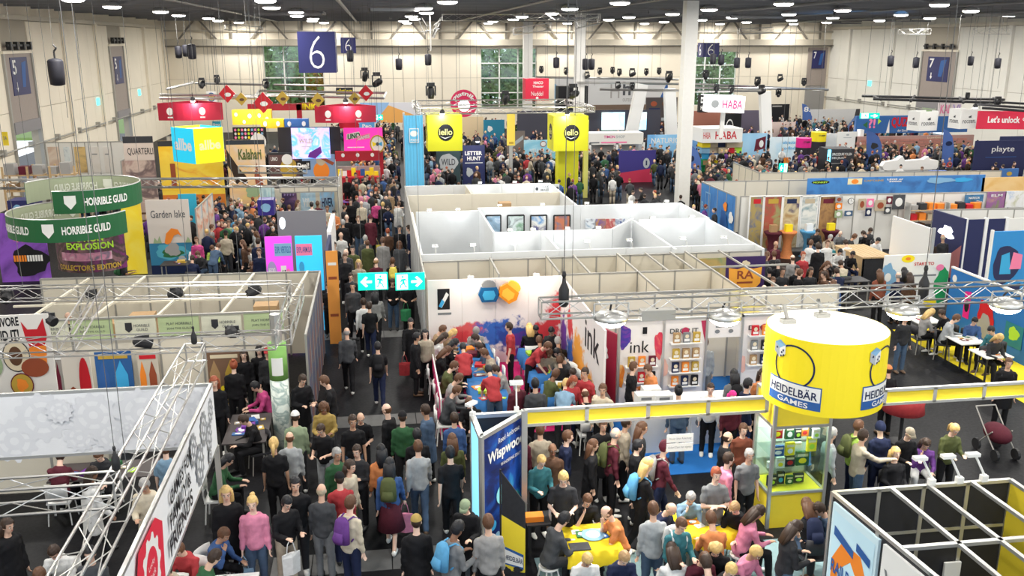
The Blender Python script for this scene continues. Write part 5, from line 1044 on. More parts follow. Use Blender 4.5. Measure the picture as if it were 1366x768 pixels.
# two gallery levels at the back: screens, shelves
bk_ = thing('exhibition_stand', 'far stand with large bright blue screens and a dark header', 'booth')
for p0, p1 in ((755, 768), (803, 833), (845, 862)): ybox(bk_, (p0, 150, p1, 173), 80, art('scr%d' % p0, [(.5, .8, .9), (.3, .65, .85), (.75, .9, .9), (.3, .7, .5)], .4, p0*.1, emit=.9), z0=None, nm='screen')
ybox(bk_, (690, 148, 880, 182), 80.3, mat('far_dark', (.05, .05, .07)), z0=0); ybox(bk_, (780, 140, 862, 146), 80, mat('far_brown', (.15, .1, .07)), z0=None, nm='header')
panelwall('exhibition_stand', 'teal curved far stand wall with white emblem', (645, 160, 673, 182), 78, mat('teal_far', (.02, .22, .35)), [('p', blob(.3, .7, .12, .1, 3), pr('wh'))])
panelwall('exhibition_stand', 'cream lit far stand recess between the yellow cubes', (614, 156, 645, 180), 80, mat('cream_far', (.75, .58, .36), .6))
panelwall('exhibition_stand', 'far black stand with small shelf pictures and brown faces poster', (862, 130, 902, 176), 84, mat('far_blk2', (.06, .05, .05)), [('r', .1, .55, .45, .75, pr('nv')), ('r', .5, .45, .95, .52, pr('lg')), ('e', .25, .85, .1, .06, pr('rt')), ('e', .6, .85, .1, .06, pr('br')), ('r', .2, .2, .9, .4, pr('br'))])
panelwall('exhibition_stand', 'far stand with maroon, white and brown picture tiles beneath the tilted white sign', (925, 148, 1020, 178), 78, art('farmix', [(.1, .06, .05), (.4, .15, .1), (.5, .45, .4), (.12, .1, .15), (.25, .2, .12)], .35, 4, kind='vor'))
panelwall('exhibition_stand', 'black far wall with white arched outline', (964, 152, 988, 176), 76, pr('bk'), [('e', .4, .6, .2, .25, pr('wh')), ('e', .4, .58, .17, .23, pr('bk'))])
panelwall('exhibition_stand', 'long white far stand with a soft pink glow in its wall colour', (1023, 163, 1060, 182), 80, mat('pinkwhite', (.75, .6, .55)))  # pink glow is put into the wall colour
panelwall('exhibition_stand', 'far black fascia with small white lettering near the end gate', (1028, 139, 1053, 147), 90, pr('bk'), [('r', .1, .9, .6, .95, pr('gr'))], z0=0)
panelwall('exhibition_stand', 'row of far poster walls in blue, yellow and lilac by the end gate', (1075, 146, 1145, 172), 86, art('farrow', [(.2, .3, .6), (.7, .7, .7), (.5, .45, .15), (.4, .3, .5), (.05, .05, .06)], .3, 7, kind='vor'))
panelwall('exhibition_stand', 'pale grey banner wall with angular initial at the far back', (740, 104, 890, 134), 93, mat('banner_grey', (.6, .6, .6)), [('p', [(0, 0), (.25, 0), (0, .8)], pr('lb')), ('p', [(1, .2), (.93, .2), (1, .9)], pr('bl')), ('t', 'H', .49, .25, .57, .8, pr('gr'), .0), ('t', 'h', .6, .35, .67, .85, pr('dg')), ('t', 'OUTDOOR', .6, .12, .72, .24, pr('gr'))], z0=2.6, legs=True)
panelwall('exhibition_stand', 'far black square pillar towers behind the second yellow cube', (745, 115, 784, 150), 86, pr('bk'), [('e', .3, .6, .06, .04, pr('wh'))], th=1.5)
panelwall('exhibition_stand', 'long far stand front with blue, orange and white pictures under the rigs', (480, 137, 560, 150), 88, art('farrow2', [(.05, .12, .4), (.3, .5, .8), (.8, .4, .1), (.7, .7, .75)], .25, 3, kind='vor'), z0=1.5)
panelwall('exhibition_stand', 'grey and brown far stand walls below the round pink sign', (676, 175, 700, 240), 64, mat('brown_far', (.2, .16, .14)), [('p', [(.3, .7), (.9, .9), (.9, .8), (.3, .6)], pr('lg'))])
panelwall('exhibition_stand', 'long beige far stand wall in front of the concrete wall', (1050, 158, 1085, 170), 90, CREAM)

for k, (p0, q0, p1, q1, Y) in enumerate([(856, 112, 836, 190, 70), (893, 118, 897, 190, 72), (1020, 122, 1024, 180, 74)]):
    a = aty(p0, q0, Y); b = aty(p1, q1, Y); t = tag(MB().bar(a, (b.x, b.y, 0), .9, .5, up=(0, 1, 0)).build('arch_pillar', PWHITE), ['slanting white arch pillar before the blue screens', 'upright white arch pillar beside the white column', 'white perforated pillar right of the tilted box sign'][k].replace('right of', 'beside'), 'pillar')
for k, (x, y, z) in enumerate([(XL+.12, 72.5, 4.6), (XL+.12, 85, 4.6), (XR-.12, 88, 4.8)]):
    tag(MB().box((x-.04, y-.3, z-.25), (x+.04, y+.3, z+.25)).build('exit_light', mat('exit_cyan', (.1, .7, .75), emit=1.2)), ['small cyan exit light on the cream wall between the gates', 'small cyan exit light on the cream wall near the corner', 'small cyan exit light on the pale side wall'][k], 'sign')
# ================================================================ hanging signs
def wires(t, pts, z=ZC-.03):
    for p in pts:
        o = MB().tube(p, (p[0], p[1], z), .004+.0001*p[1], n=4, caps=False).build('wire', CABLE); o.parent = t; o.matrix_parent_inverse = t.matrix_basis.inverted()
for k, (r, Y, d) in enumerate([((396, 42, 449, 97), 45, 1.8), ((454, 50, 475, 71), 88, 1.4), ((938, 57, 959, 76), 84, 1.4)]):
    a = aty(r[0], r[1], Y); b = aty(r[2], r[3], Y)
    t = tag(MB().box((a.x, Y, b.z), (b.x, Y+d, a.z)).build('number_cube', NAVY), ['large navy hall number cube with a white six', 'small navy number cube next to the large one', 'small navy number cube beside the white column'][k], 'sign')
    printing(t, (a.x, Y, b.z), (b.x-a.x, 0, 0), (0, 0, a.z-b.z), [('t', '6', .3, .1, .7, .9, pr('wh'), -.022)])
    printing(t, (a.x, Y+d, b.z), (0, -d, 0), (0, 0, a.z-b.z), [('t', '6', .3, .1, .7, .9, pr('wh'), .0)])
    wires(t, [(a.x+.1, Y+.1, a.z), (b.x-.1, Y+.1, a.z), (a.x+.1, Y+d-.1, a.z), (b.x-.1, Y+d-.1, a.z)])
# red rings with inward curved sides
def redring(label, px0, px1, py0, py1, Y):
    a = aty(px0, (py0+py1)/2, Y); b = aty(px1, (py0+py1)/2, Y); z1 = aty(px0, py0, Y).z; z0 = aty(px0, py1, Y).z; w = (b.x-a.x)/2
    t = thing('hanging_ring', label, 'sign', ((a.x+b.x)/2, Y, z0)); h = z1-z0
    cs = [Vector((-w, -w*.2)), Vector((w, -w*.2)), Vector((0, w*1.2))]; pts = []
    for i in range(3):
        p, q = cs[i], cs[(i+1) % 3]; m = (p+q)/2; c = Vector((0, w*.27)); 
        for k in range(10):
            s = k/10; x = p.lerp(q, s); x = x+(c-m)*(.35*4*s*(1-s))*(-1 if i == 0 else .0); pts.append((x.x, x.y))
    pts.append(pts[0])
    MB().ribbon(pts, 0, h, .06).build('band', mat('ring_red', (.42, .012, .04), .45), t)
    printing(t, ((a.x+b.x)/2-w, Y-w*.45-.25, z0), (2*w, 0, 0), (0, 0, h), [('e', .22, .56, .05, .22, pr('wh')), ('e', .72, .56, .05, .22, pr('wh')), ('r', .18, .18, .26, .26, pr('wh')), ('r', .68, .18, .76, .26, pr('wh'))])
    wires(t, [(a.x+.2, Y, z1), (b.x-.2, Y, z1), ((a.x+b.x)/2, Y+w, z1)])
redring('red hanging ring sign above the yellow and cyan cube', 213, 298, 137, 160, 52)
redring('red hanging ring sign above the pink screen', 421, 501, 141, 163, 52)
# yellow and cyan cube
c = atz(257, 190, 4.4); p = aty(257, 168, 42); t = thing('hanging_cube', 'glowing cube sign with one cyan and one yellow face', 'sign', (p.x, 42, 0))
z1 = aty(257, 172, 42).z; z0 = aty(257, 219, 42).z; L = aty(230, 190, 43.0)-p; Rr = aty(298, 190, 43.0)-p
A0, A1, A2 = Vector((0, 0)), Vector((aty(230, 190, 43.2).x-p.x, 1.2)), Vector((aty(298, 190, 42.9).x-p.x, .9)); A3 = A1+A2
for q, w, m in ((A1, A0, mat('cube_cyan', (.01, .5, .75), emit=.25)), (A0, A2, mat('cube_yellow', (.8, .78, .01), emit=.25)), (A2, A3, mat('cube_cyan', (.01, .5, .75))), (A3, A1, mat('cube_yellow', (.8, .78, .01)))): MB().ribbon([tuple(q), tuple(w)], z0, z1, .04).build('face', m, t)
MB().add([(A0.x, A0.y, z1-.1), (A2.x, A2.y, z1-.1), (A3.x, A3.y, z1-.1), (A1.x, A1.y, z1-.1)], [(0, 1, 2, 3)]).build('light_box', mat('lightbox', (1, 1, .95), emit=.8), t)
o3 = Vector((p.x, 42, z0)); v3 = (0, 0, z1-z0)
printing(t, o3+Vector((A1.x, A1.y, 0)), (-A1.x, -A1.y, 0), v3, [('t', 'allbe', .12, .35, .9, .7, pr('wh'), .03)], off=.03)
printing(t, o3, (A2.x, A2.y, 0), v3, [('t', 'allbe', .15, .38, .88, .66, mat('pale_lemon', (.85, .85, .5)), .03)], off=.03)
wires(t, [(p.x+A1.x, 42+A1.y, z1), (p.x+A2.x, 42+A2.y, z1), (p.x, 42, z1)])
# green spiral banner
cx, cy, zb, rr = -7.25, 25.0, 0, 1.62
sp = thing('spiral_banner', 'dark green two tier spiral banner hanging over the beige stand', 'banner', (0, 0, 0))
GRN = mat('guild_green', (.012, .11, .035), .5); GIN = mat('guild_inside', (.36, .4, .27), .6)
def arc(cx, cy, a0, a1, n=40): return [(cx+rr*cos(R(a0+(a1-a0)*i/n)), cy+rr*sin(R(a0+(a1-a0)*i/n))) for i in range(n+1)]
pl_ = aty(94, 288, 24.0)
def band(cx, cy, a0, a1, z0, z1, tx):
    pts = arc(cx, cy, a0, a1); MB().ribbon(pts, z0, z1, .012).build('band_inside', GIN, sp)
    ro = [((x-cx)*1.008+cx, (y-cy)*1.008+cy) for x, y in pts]; MB().ribbon(ro, z0, z1, .01).build('band_outside', GRN, sp)
    MB().path([(x, y, z1) for x, y in pts], .02).build('rim', ALU, sp)
    def curved(s, ac, width, zc, h, m, inside=False, shield=False):
        v, f, ar = text_geo(s, .03) if not shield else ([(0, 1), (.5, 1), (1, 1), (1, .45), (.5, 0), (0, .45)], [(0, 5, 4, 3, 2, 1)], 1)
        k = rr*(1.018 if not inside else .985); vs = []
        for x, y in v:
            a = R(ac)+(x-.5)*width/rr; vs.append((cx+k*cos(a), cy+k*sin(a), zc+(y-.5)*h))
        MB().add(vs, f).build('lettering', m, sp)
        return vs
    hz = (z1-z0)
    for ac, inside in tx:
        c = pr('wh') if not inside else mat('ghost_white', (.66, .68, .58))
        curved('HORRIBLE GUILD', ac, 1.25, (z0+z1)/2, hz*.36, c, inside)
        curved('', ac-34 if not inside else ac-34, .3, (z0+z1)/2, hz*.62, c, inside, True)
cu_, cl_ = atz(107, 244, 4.9), atz(94, 279, 4.32); zu = 4.9
band(cu_.x, cu_.y, -100, 172, 4.28, 4.9, [(-50, False), (112, True), (60, True)])
band(cl_.x, cl_.y, 100, 345, 3.7, 4.32, [(300, False), (225, False), (140, True)])
wires(sp, [(cu_.x+rr*cos(a), cu_.y+rr*sin(a), zu) for a in (.3, 2.2, 5)])
# hanging curved poster below
pz = thing('curved_poster', 'curved hanging poster with purple swirls and gold lettering under the spiral banner', 'poster', (0, 0, 0))
cp = aty(115, 335, 27.5); k1 = aty(68, 335, 27.5); k2 = aty(163, 335, 27.5); rad = (k2.x-k1.x)/2; zt, zb_ = aty(115, 309, 27.5).z, aty(115, 362, 27.5).z
pts = [(cp.x+rad*1.05*sin(R(a)), 27.5+.8-rad*cos(R(a))) for a in range(-70, 71, 7)]
MB().ribbon(pts, zb_, zt, .02).build('sheet', art('potion', [(.02, .01, .02), (.16, .02, .12), (.05, .03, .03), (.2, .1, .12), (.02, .01, .02)], 1.4, 3), pz)
def wrap(s, a0, a1, z0, z1, m, bold=.03):
    v, f, _ = text_geo(s, bold); vs = []
    for x, y in v:
        a = R(a0+(a1-a0)*x); vs.append((cp.x+(rad*1.05+.03)*sin(a), 27.5+.8-(rad+.03)*cos(a), z0+(z1-z0)*y))
    MB().add(vs, f).build('lettering', m, pz)
H_ = zt-zb_
wrap('POTION', -18, 30, zt-H_*.22, zt-H_*.05, pr('lm')); wrap('EXPLOSION', -28, 45, zt-H_*.42, zt-H_*.25, pr('lm')); wrap("COLLECTOR'S EDITION", -50, 55, zb_+H_*.06, zb_+H_*.2, pr('mu'))
MB().ribbon([(x, y-.03) for x, y in pts[4:17]], zb_+H_*.3, zb_+H_*.5, .01).build('picture_band', art('potion2', [(.1, .1, .15), (.5, .2, .3), (.6, .5, .55)], 3, 6), pz)
wires(pz, [(pts[2][0], pts[2][1], zt), (pts[-3][0], pts[-3][1], zt)])
# yellow cubes
def ycube(label, r, Y, d, side):
    a = aty(r[0], r[1], Y); b = aty(r[2], r[3], Y)
    t = tag(MB().box((a.x, Y, b.z), (b.x, Y+d, a.z)).build('hanging_cube', mat('lemon', (.80, .78, .02), .5)), label, 'sign')
    its = [('e', .52, .52, .23, .24, pr('bk')), ('t', 'iello', .33, .45, .71, .62, mat('lemon2', (.9, .88, .3)), .012), ('p', [(.34, .42), (.5, .34), (.7, .42), (.5, .37)], pr('wh'))]
    printing(t, (a.x, Y, b.z), (b.x-a.x, 0, 0), (0, 0, a.z-b.z), its); printing(t, (a.x, Y+d, b.z), (0, -d, 0), (0, 0, a.z-b.z), its)
    wires(t, [(a.x+.1, Y+.1, a.z), (b.x-.1, Y+.1, a.z), (b.x-.1, Y+d-.1, a.z)])
ycube('yellow hanging cube with black round logo beside the tall sky blue banner', (570, 154, 617, 201), 50, 2.0, 0)
ycube('yellow hanging cube with black round logo above the yellow pillar', (739, 155, 784, 201), 50, 1.9, 1)
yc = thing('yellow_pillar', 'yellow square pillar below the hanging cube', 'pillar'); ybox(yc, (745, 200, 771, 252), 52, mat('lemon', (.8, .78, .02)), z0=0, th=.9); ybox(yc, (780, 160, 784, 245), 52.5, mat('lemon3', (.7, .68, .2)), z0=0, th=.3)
yk = thing('yellow_banner', 'tall narrow yellow banner between the two cubes', 'banner'); ybox(yk, (677, 152, 687, 194), 56, mat('banner_yellow', (.85, .65, .1), .5), z0=None, th=.3, items=[('r', .2, .05, .8, .12, pr('mu'))]); a = aty(682, 194, 56); MB().box((a.x-.1, 56.1, 0), (a.x+.1, 56.3, a.z)).build('post', ALU, yk)
bt = thing('banner_column', 'tall sky blue cloth wrapped column with white outlined emblem', 'banner')
a = aty(539, 154, 46); b = aty(566, 253, 46)
rp = [(a.x+(b.x-a.x)*k/12, 46+.03*(k % 2)) for k in range(13)]
MB().ribbon(rp, b.z, a.z, .02).build('front_cloth', mat('skyblue_cloth', (.12, .48, .75), .7), bt); MB().ribbon([(a.x, 46), (a.x, 47.2)], b.z, a.z, .02).build('side_cloth', mat('skyblue_cloth', (.12, .48, .75)), bt); MB().ribbon([(b.x, 46), (b.x, 47.2)], b.z, a.z, .02).build('side_cloth', mat('skyblue_cloth', (.12, .48, .75)), bt)
printing(bt, (a.x, 45.96, b.z), (b.x-a.x, 0, 0), (0, 0, a.z-b.z), [('r', .25, .64, .78, .83, pr('wh')), ('r', .28, .65, .75, .82, mat('skyblue_cloth', (.12, .48, .75))), ('e', .5, .76, .2, .04, pr('wh')), ('t', 'FIXED', .32, .66, .72, .69, pr('wh'), .01)])
for x in (a.x, b.x): MB().tube((x, 46.6, 0), (x, 46.6, a.z+.1), .06).build('pole', ALU, bt)
# round pink sign, red square sign, white tilted box sign and others
rp_ = aty(619, 138, 66); t = thing('round_sign', 'round crimson hanging sign with white centre', 'sign', rp_)
MB().prism(poly_ell(0, 0, .95, .95, 28), 0, .3).build('disc', mat('crimson_disc', (.62, .02, .1)), t); MB().prism(poly_ell(0, -.15, .42, .42, 22), -.02, 0).build('centre', mat('disc_white', (1, 1, 1), emit=.6), t)
v, f, _ = text_geo('Piatnik', .03); vs = []
for x, y in v: aa = R(165-150*x); k = .55+.3*y; vs.append((k*cos(aa), -.03, k*sin(aa)))
MB().add(vs, f).build('lettering', pr('wh'), t); wires(t, [(rp_.x-.5, 66.1, rp_.z+.8), (rp_.x+.5, 66.1, rp_.z+.8)])
a = aty(701, 105, 62); b = aty(732, 134, 62); t = tag(MB().box((a.x, 62, b.z), (b.x, 63.2, a.z)).build('hanging_sign', mat('sign_red', (.65, .02, .06))), 'red square hanging sign with white script beside the thin column', 'sign')
printing(t, (a.x, 62, b.z), (b.x-a.x, 0, 0), (0, 0, a.z-b.z), [('t', 'HACO', .35, .75, .75, .88, pr('wh'), .03), ('t', 'Theater', .3, .6, .78, .7, pr('wh'), .02), ('t', 'Nuddel', .25, .22, .75, .42, pr('wh'), .0), ('e', .5, .12, .06, .06, pr('wh'))]); wires(t, [(a.x+.2, 62.2, a.z), (b.x-.2, 62.2, a.z)])
a = aty(946, 128, 56); b = aty(993, 150, 56); t = thing('hanging_sign', 'tilted white box sign with thin pink letters', 'sign', ((a.x+b.x)/2, 56, (a.z+b.z)/2)); w, h = (b.x-a.x)/2, (a.z-b.z)/2; t.rotation_euler = (0, .04, 0)
MB().box((-w, 0, -h), (w, 1.6, h)).build('box', mat('lit_white', (.95, .95, .95), emit=.35), t); MB().box((-.12, .4, -h-1.6), (.12, .6, -h)).build('stem', PWHITE, t)
v, f, _ = text_geo('HABA', .01); MB().add([(-w+2*w*(.38+.55*x), -.02, -h*.5+h*1.0*y) for x, y in v], f).build('lettering', mat('pink_letter', (.75, .05, .3)), t)
MB().prism(poly_ell(-w*.65, 0, .25, .25, 12), -.02, 0).build('print', pr('lg'), t); wires(t, [(t.location.x-w*.7, 56.5, t.location.z+h), (t.location.x+w*.7, 56.5, t.location.z+h)])
panelwall('hanging_sign', 'black and white checkered square sign beside the tilted white box sign', (934, 127, 945, 150), 57, pr('bk'), [('r', .1, .55, .9, .9, pr('wh')), ('t', 'MORE', .15, .62, .85, .8, pr('bk')), ('t', 'HERO', .12, .15, .88, .4, pr('wh'))], z0=aty(934, 150, 57).z, cat='sign', th=.4)
for k, (p0, p1, q0, q1) in enumerate([(1212, 1228, 149, 175), (1228, 1252, 148, 176), (1267, 1283, 146, 172), (1283, 1306, 145, 173)]):
    Y = 54 if k < 2 else 52
    if k % 2: continue
    a = aty(p0, q0, Y+1.0); m_ = aty(p1, q0, Y); e = aty([1252, 0, 1306][k], q0, Y+.3); z1, z0 = m_.z, aty(p1, q1, Y).z
    t = thing('hanging_cube', ['white cube sign with rooster logo over the quiz fascia', '', 'white cube sign with rooster logo beside the red slogan banner'][k], 'sign', (m_.x, Y, 0))
    for q, w in (((a.x-m_.x, 1.0), (0, 0)), ((0, 0), (e.x-m_.x, .3)), ((e.x-m_.x, .3), (e.x-a.x+.0, 1.3)), ((a.x-m_.x, 1.0), (e.x-m_.x-.2, 1.35))): MB().ribbon([q, w], z0, z1, .03).build('face', mat('cube_white', (.78, .78, .76), .5), t)
    for O, U in (((a.x, Y+1.0, z0), (m_.x-a.x, -1.0, 0)), ((m_.x, Y, z0), (e.x-m_.x, .3, 0))): printing(t, O, U, (0, 0, z1-z0), [('t', 'roosen.', .12, .28, .88, .45, pr('dg'), .01), ('p', [(.4, .6), (.6, .7), (.55, .58)], pr('ch')), ('p', [(.42, .56), (.6, .56), (.58, .66)], pr('dg'))], off=.02)
    wires(t, [(a.x, Y+1, z1), (e.x, Y+.3, z1)])
panelwall('hanging_banner', 'white banner with red handwriting behind the rooster cubes', (1253, 137, 1281, 155), 60, mat('banner_pale', (.8, .7, .7)), [('t', 'KAL', .08, .2, .55, .85, pr('pk'), .02), ('t', 'VI', .62, .2, .95, .85, pr('lv'), .02)], z0=aty(1253, 155, 60).z, cat='banner', th=.1)
# diamonds above the toy stand
for k, (px, py, s, c, nm) in enumerate([(351, 137, 13, 'rd', 'red'), (377, 131, 9, 'mu', 'gold'), (303, 125, 11, 'rd', 'crimson'), (322, 132, 8, 'mu', 'dull gold'), (424, 133, 9, 'mu', 'mustard'), (488, 124, 10, 'rd', 'bright red'), (473, 131, 8, 'mu', 'pale gold')]):
    p = aty(px, py, 50.5); q = aty(px+s, py, 50.5); w = q.x-p.x
    t = thing('diamond_sign', '%s diamond shaped hanging sign over the toy stand, %s' % (nm, ['above the polka dots', 'in the middle of the row', 'beside the first ring', 'next to the first ring', 'beside the second ring', 'at the end of the row', 'behind the second ring'][k]), 'sign', p)
    MB().prism([(-w, 0), (0, -w*1.1), (w, 0), (0, w*1.1)], -.08, .08).build('board', pr(c), t); MB().prism(poly_ell(.1*w, -.1*w, w*.4, w*.25, 12), -.1, -.08).build('print', pr('wh' if c == 'rd' else 'br'), t); wires(t, [(p.x, 50.5, p.z+w)])
board('hanging_sign', 'white round logo board over the first red ring', 'sign', (275, 122, 289, 137), 58, pr('wh'), [('e', .5, .5, .4, .4, pr('bl')), ('e', .5, .5, .3, .3, pr('yl'))], th=.1)
board('hanging_sign', 'black and yellow word sign over the second red ring', 'sign', (448, 117, 471, 126), 60, pr('ch'), [('t', 'aktion', .05, .15, .95, .85, pr('yl'), .03)], th=.1)
# yellow drum sign
DR = thing('drum_sign', 'large yellow drum sign with white inside hanging from the truss', 'sign', (7.47, 14.05, 2.95))
rd_, hd_ = 1.0, 1.26
dp = [(rd_*cos(2*pi*k/48), rd_*sin(2*pi*k/48)) for k in range(49)]
MB().ribbon([(x*.99, y*.99) for x, y in dp], 0, hd_, .012).build('inside', mat('drum_white', (.92, .92, .88), emit=.25), DR); MB().ribbon(dp, 0, hd_, .012).build('outside', mat('drum_yellow', (.95, .76, .02), .45), DR)
MB().lathe([(rd_*.98, .25), (rd_*.98, .26)], 40).build('diffuser', mat('drum_white', (.92, .92, .88)), DR)
def drum(pts_or, a0, m, scale=1.0, nm='print', off=.012):
    v, f = pts_or; k = rd_+off
    MB().add([(k*cos(R(a0)+x/rd_), k*sin(R(a0)+x/rd_), y) for x, y in v], f).build(nm, m, DR)
def strip(x0, x1, y0, y1, sl=0, n=10):
    v = []; 
    for i in range(n+1): x = x0+(x1-x0)*i/n; v += [(x, y0+sl*i/n), (x, y1+sl*i/n)]
    return v, [(2*i, 2*i+2, 2*i+3, 2*i+1) for i in range(n)]
def ringp(cx, cy, r0, r1, n=36):
    v = []
    for i in range(n+1): a = 2*pi*i/n; v += [(cx+r0*cos(a), cy+r0*sin(a)), (cx+r1*cos(a), cy+r1*sin(a))]
    return v, [(2*i, 2*i+1, 2*i+3, 2*i+2) for i in range(n)]
for a0 in (-146, -52, 70):
    drum(strip(-.48, .5, .12, .53, -.03), a0, pr('bl'), off=.012); drum(strip(-.46, .48, .27, .51, -.03), a0, pr('wh'), off=.016)
    for s, x0, x1, y0, y1, m in (('HEIDELBÄR', -.42, .44, .3, .47, pr('nv')), ('GAMES', -.25, .3, .15, .24, pr('wh'))):
        v, f, _ = text_geo(s, .015); drum(([(x0+(x1-x0)*x, y0+(y1-y0)*y-.03*x) for x, y in v], f), a0, m, nm='lettering', off=.02)
    drum(ringp(0, .78, .34, .37), a0, pr('nv'), off=.014)
    s_ = .12; cxx, cyy = -.28, 1.08
    drum(([(cxx-s_, cyy+.03), (cxx, cyy-.05), (cxx, cyy-.05-s_*1.3), (cxx-s_, cyy-s_*1.3+.03)], [(0, 3, 2, 1)]), a0, pr('lg'), off=.02); drum(([(cxx, cyy-.05), (cxx+s_, cyy+.03), (cxx+s_, cyy+.03-s_*1.3), (cxx, cyy-.05-s_*1.3)], [(0, 3, 2, 1)]), a0, pr('wh'), off=.02); drum(([(cxx-s_, cyy+.03), (cxx, cyy+.1), (cxx+s_, cyy+.03), (cxx, cyy-.05)], [(0, 3, 2, 1)]), a0, pr('lb'), off=.02)
    for dx, dy in ((-.06, 0), (.05, -.06), (.08, -.02), (.04, -.12), (.09, -.1)): v = poly_ell(cxx+dx, cyy-.05+dy, .017, .02, 8); drum((v, [tuple(range(8))]), a0, pr('nv'), off=.025)
for x, y in ((-.55, .35), (.2, .6)):
    b = MB().box((x-.12, y-.08, hd_-.02), (x+.12, y+.08, hd_+.05)); b.bar((x, y, hd_), (x, y+.2, hd_+.25), .05, .05); b.build('bracket', ALUD, DR)
wires(DR, [(7.47-.45, 14.05+.88, 4.18), (7.47+.45, 14.05+.88, 4.18)], 4.38)
# exit signs
def exit_sign(px0, py0, px1, py1, Y, arrow, label, big=True):
    a = aty(px0, py0, Y); b = aty(px1, py1, Y); w, h = b.x-a.x, a.z-b.z
    t = tag(MB().box((a.x, Y, b.z), (b.x, Y+.08, a.z)).build('exit_sign', mat('exit_green', (.0, .55, .36), emit=.7)), label, 'sign')
    g, wh = mat('exit_green', (.0, .55, .36)), mat('exit_white', (.95, 1, .97), emit=.8)
    s = 1 if arrow == 'l' else -1
    def fx(x): return x if s > 0 else 1-x
    def P(pts): return [(fx(x), y) for x, y in pts]
    it = [('p', P([(.08, .5), (.26, .82), (.33, .74), (.23, .57), (.46, .57), (.46, .43), (.23, .43), (.33, .26), (.26, .18)]), wh), ('p', P([(.58, .06), (.95, .06), (.95, .94), (.58, .94)]), wh)]
    it += [('e', fx(.75), .8, .035, .07, g), ('p', P([(.66, .7), (.8, .68), (.84, .5), (.8, .48), (.77, .58), (.76, .45), (.84, .32), (.86, .12), (.82, .12), (.8, .3), (.72, .38), (.68, .2), (.6, .18), (.6, .24), (.66, .28), (.7, .58), (.65, .6), (.62, .52), (.6, .56)]), g)]
    printing(t, (a.x, Y, b.z), (w, 0, 0), (0, 0, h), it)
    wires(t, [(a.x+w*.15, Y+.04, a.z), (a.x+w*.85, Y+.04, a.z)])
exit_sign(477, 365, 518, 386, 24.2, 'l', 'green escape sign with arrow towards the beige stands')
exit_sign(527, 365, 567, 386, 24.2, 'r', 'green escape sign with arrow towards the white rooms')
exit_sign(484, 153, 496, 160, 60, 'l', 'small green escape sign beneath the red ring, arrow towards the toys')
exit_sign(499, 153, 511, 160, 60, 'r', 'small green escape sign beside the far aisle crowd')
exit_sign(1148, 151, 1173, 158, 60, 'r', 'bright cyan direction sign on the quiz fascia')
exit_sign(1040, 218, 1050, 230, 50, 'l', 'lit green square exit sign by the white tables')
for o in [o for o in bpy.data.objects if o.parent is None and o.name.split('.')[0] in ('hanging_sign', 'hanging_banner', 'curved_poster') and o.type in ('MESH', 'EMPTY') and not any(c.name.startswith('wire') for c in o.children)]:
    ms = [o] if o.type == 'MESH' else [c for c in o.children if c.type == 'MESH']
    vs = [v.co for q in ms for v in q.data.vertices]
    if vs:
        zt_ = max(v.z for v in vs); tp = [v for v in vs if v.z > zt_-.01]; xa = min(tp, key=lambda v: v.x); xb = max(tp, key=lambda v: v.x)
        wires(o, [(xa.x+.05, xa.y+.02, zt_), (xb.x-.05, xb.y+.02, zt_)])
# ================================================================ trusses and rigs
def rig(label, segs, w=.3, step=.5, r=.025, hang=()):
    t = thing('truss', label, 'truss')
    for p, q in segs: truss(t, p, q, w=w, step=step, r=r)
    if hang: wires(t, hang)
    return t
rig('long silver lattice truss above the yellow beam', [((2.65, 14.85, 4.5), (13.2, 14.7, 4.5))], .3, .42, .02, [(3.2, 14.85, 4.6), (12.6, 14.7, 4.6)])
rig('silver truss rig square above the beige store stand', [((-9.6, 20.2, 3.75), (-1.95, 19.65, 3.75)), ((-1.8, 19.5, 3.75), (-1.8, 16.2, 3.75)), ((-9.0, 16.4, 3.75), (-1.9, 16.1, 3.75)), ((-5.55, 16.4, 3.75), (-6.0, 20.0, 3.75))], .28, .45, .016, [(-7.5, 20.1, 3.9), (-3, 19.7, 3.9), (-2, 16.2, 3.9)])
rig('silver truss running diagonally above the white family games banner', [((-3.2, 15.6, 3.75), (-3.14, 8.2, 3.75)), ((-7.0, 10.5, 3.75), (-3.2, 10.55, 3.75))], .32, .6, .018, [(-3.06, 10.5, 3.9), (-6.2, 10.5, 3.9)])
rig('far silver truss between the spiral banner and the landscape pictures', [((-13.5, 34.8, 4.0), (-1.4, 33.6, 4.0))], .3, .5, .025, [(-10, 34.5, 4.1), (-3, 33.8, 4.1)])
rig('short silver truss beside the poster bay', [((-6.2, 42.9, 3.3), (-3.2, 43.0, 3.2))], .3, .5, .025, [(-5, 42.9, 3.5)])
rig('silver lighting truss over the yellow cubes', [((aty(560, 150, 51).x, 51, 5.2), (aty(790, 150, 51).x, 51, 5.2)), ((aty(560, 150, 51).x, 51, 5.2), (aty(560, 150, 51).x, 58, 5.2)), ((aty(790, 150, 51).x, 51, 5.2), (aty(790, 150, 51).x, 58, 5.2)), ((aty(560, 150, 51).x, 58, 5.2), (aty(790, 150, 51).x, 58, 5.2))], .3, .6, .03, [(aty(570, 150, 51).x, 51, 5.3), (aty(780, 150, 51).x, 51, 5.3)])
def pipes(label, lst, r, m, hang):
    t = thing('lighting_rig', label, 'rig'); 
    for p, q in lst: MB().tube(p, q, r, n=6).build('pipe', m, t)
    wires(t, hang)
    return t
def gx(px, py, Y): return tuple(aty(px, py, Y))
pipes('pipe lighting rig above the first red ring', [(gx(213, 126, 54), gx(350, 128, 54)), (gx(213, 131, 52), gx(352, 131, 52)), (gx(222, 119, 58), gx(258, 110, 62)), (gx(260, 111, 62), gx(350, 113, 62))], .07, STEEL, [gx(225, 126, 54), gx(340, 128, 54), gx(260, 111, 62)])
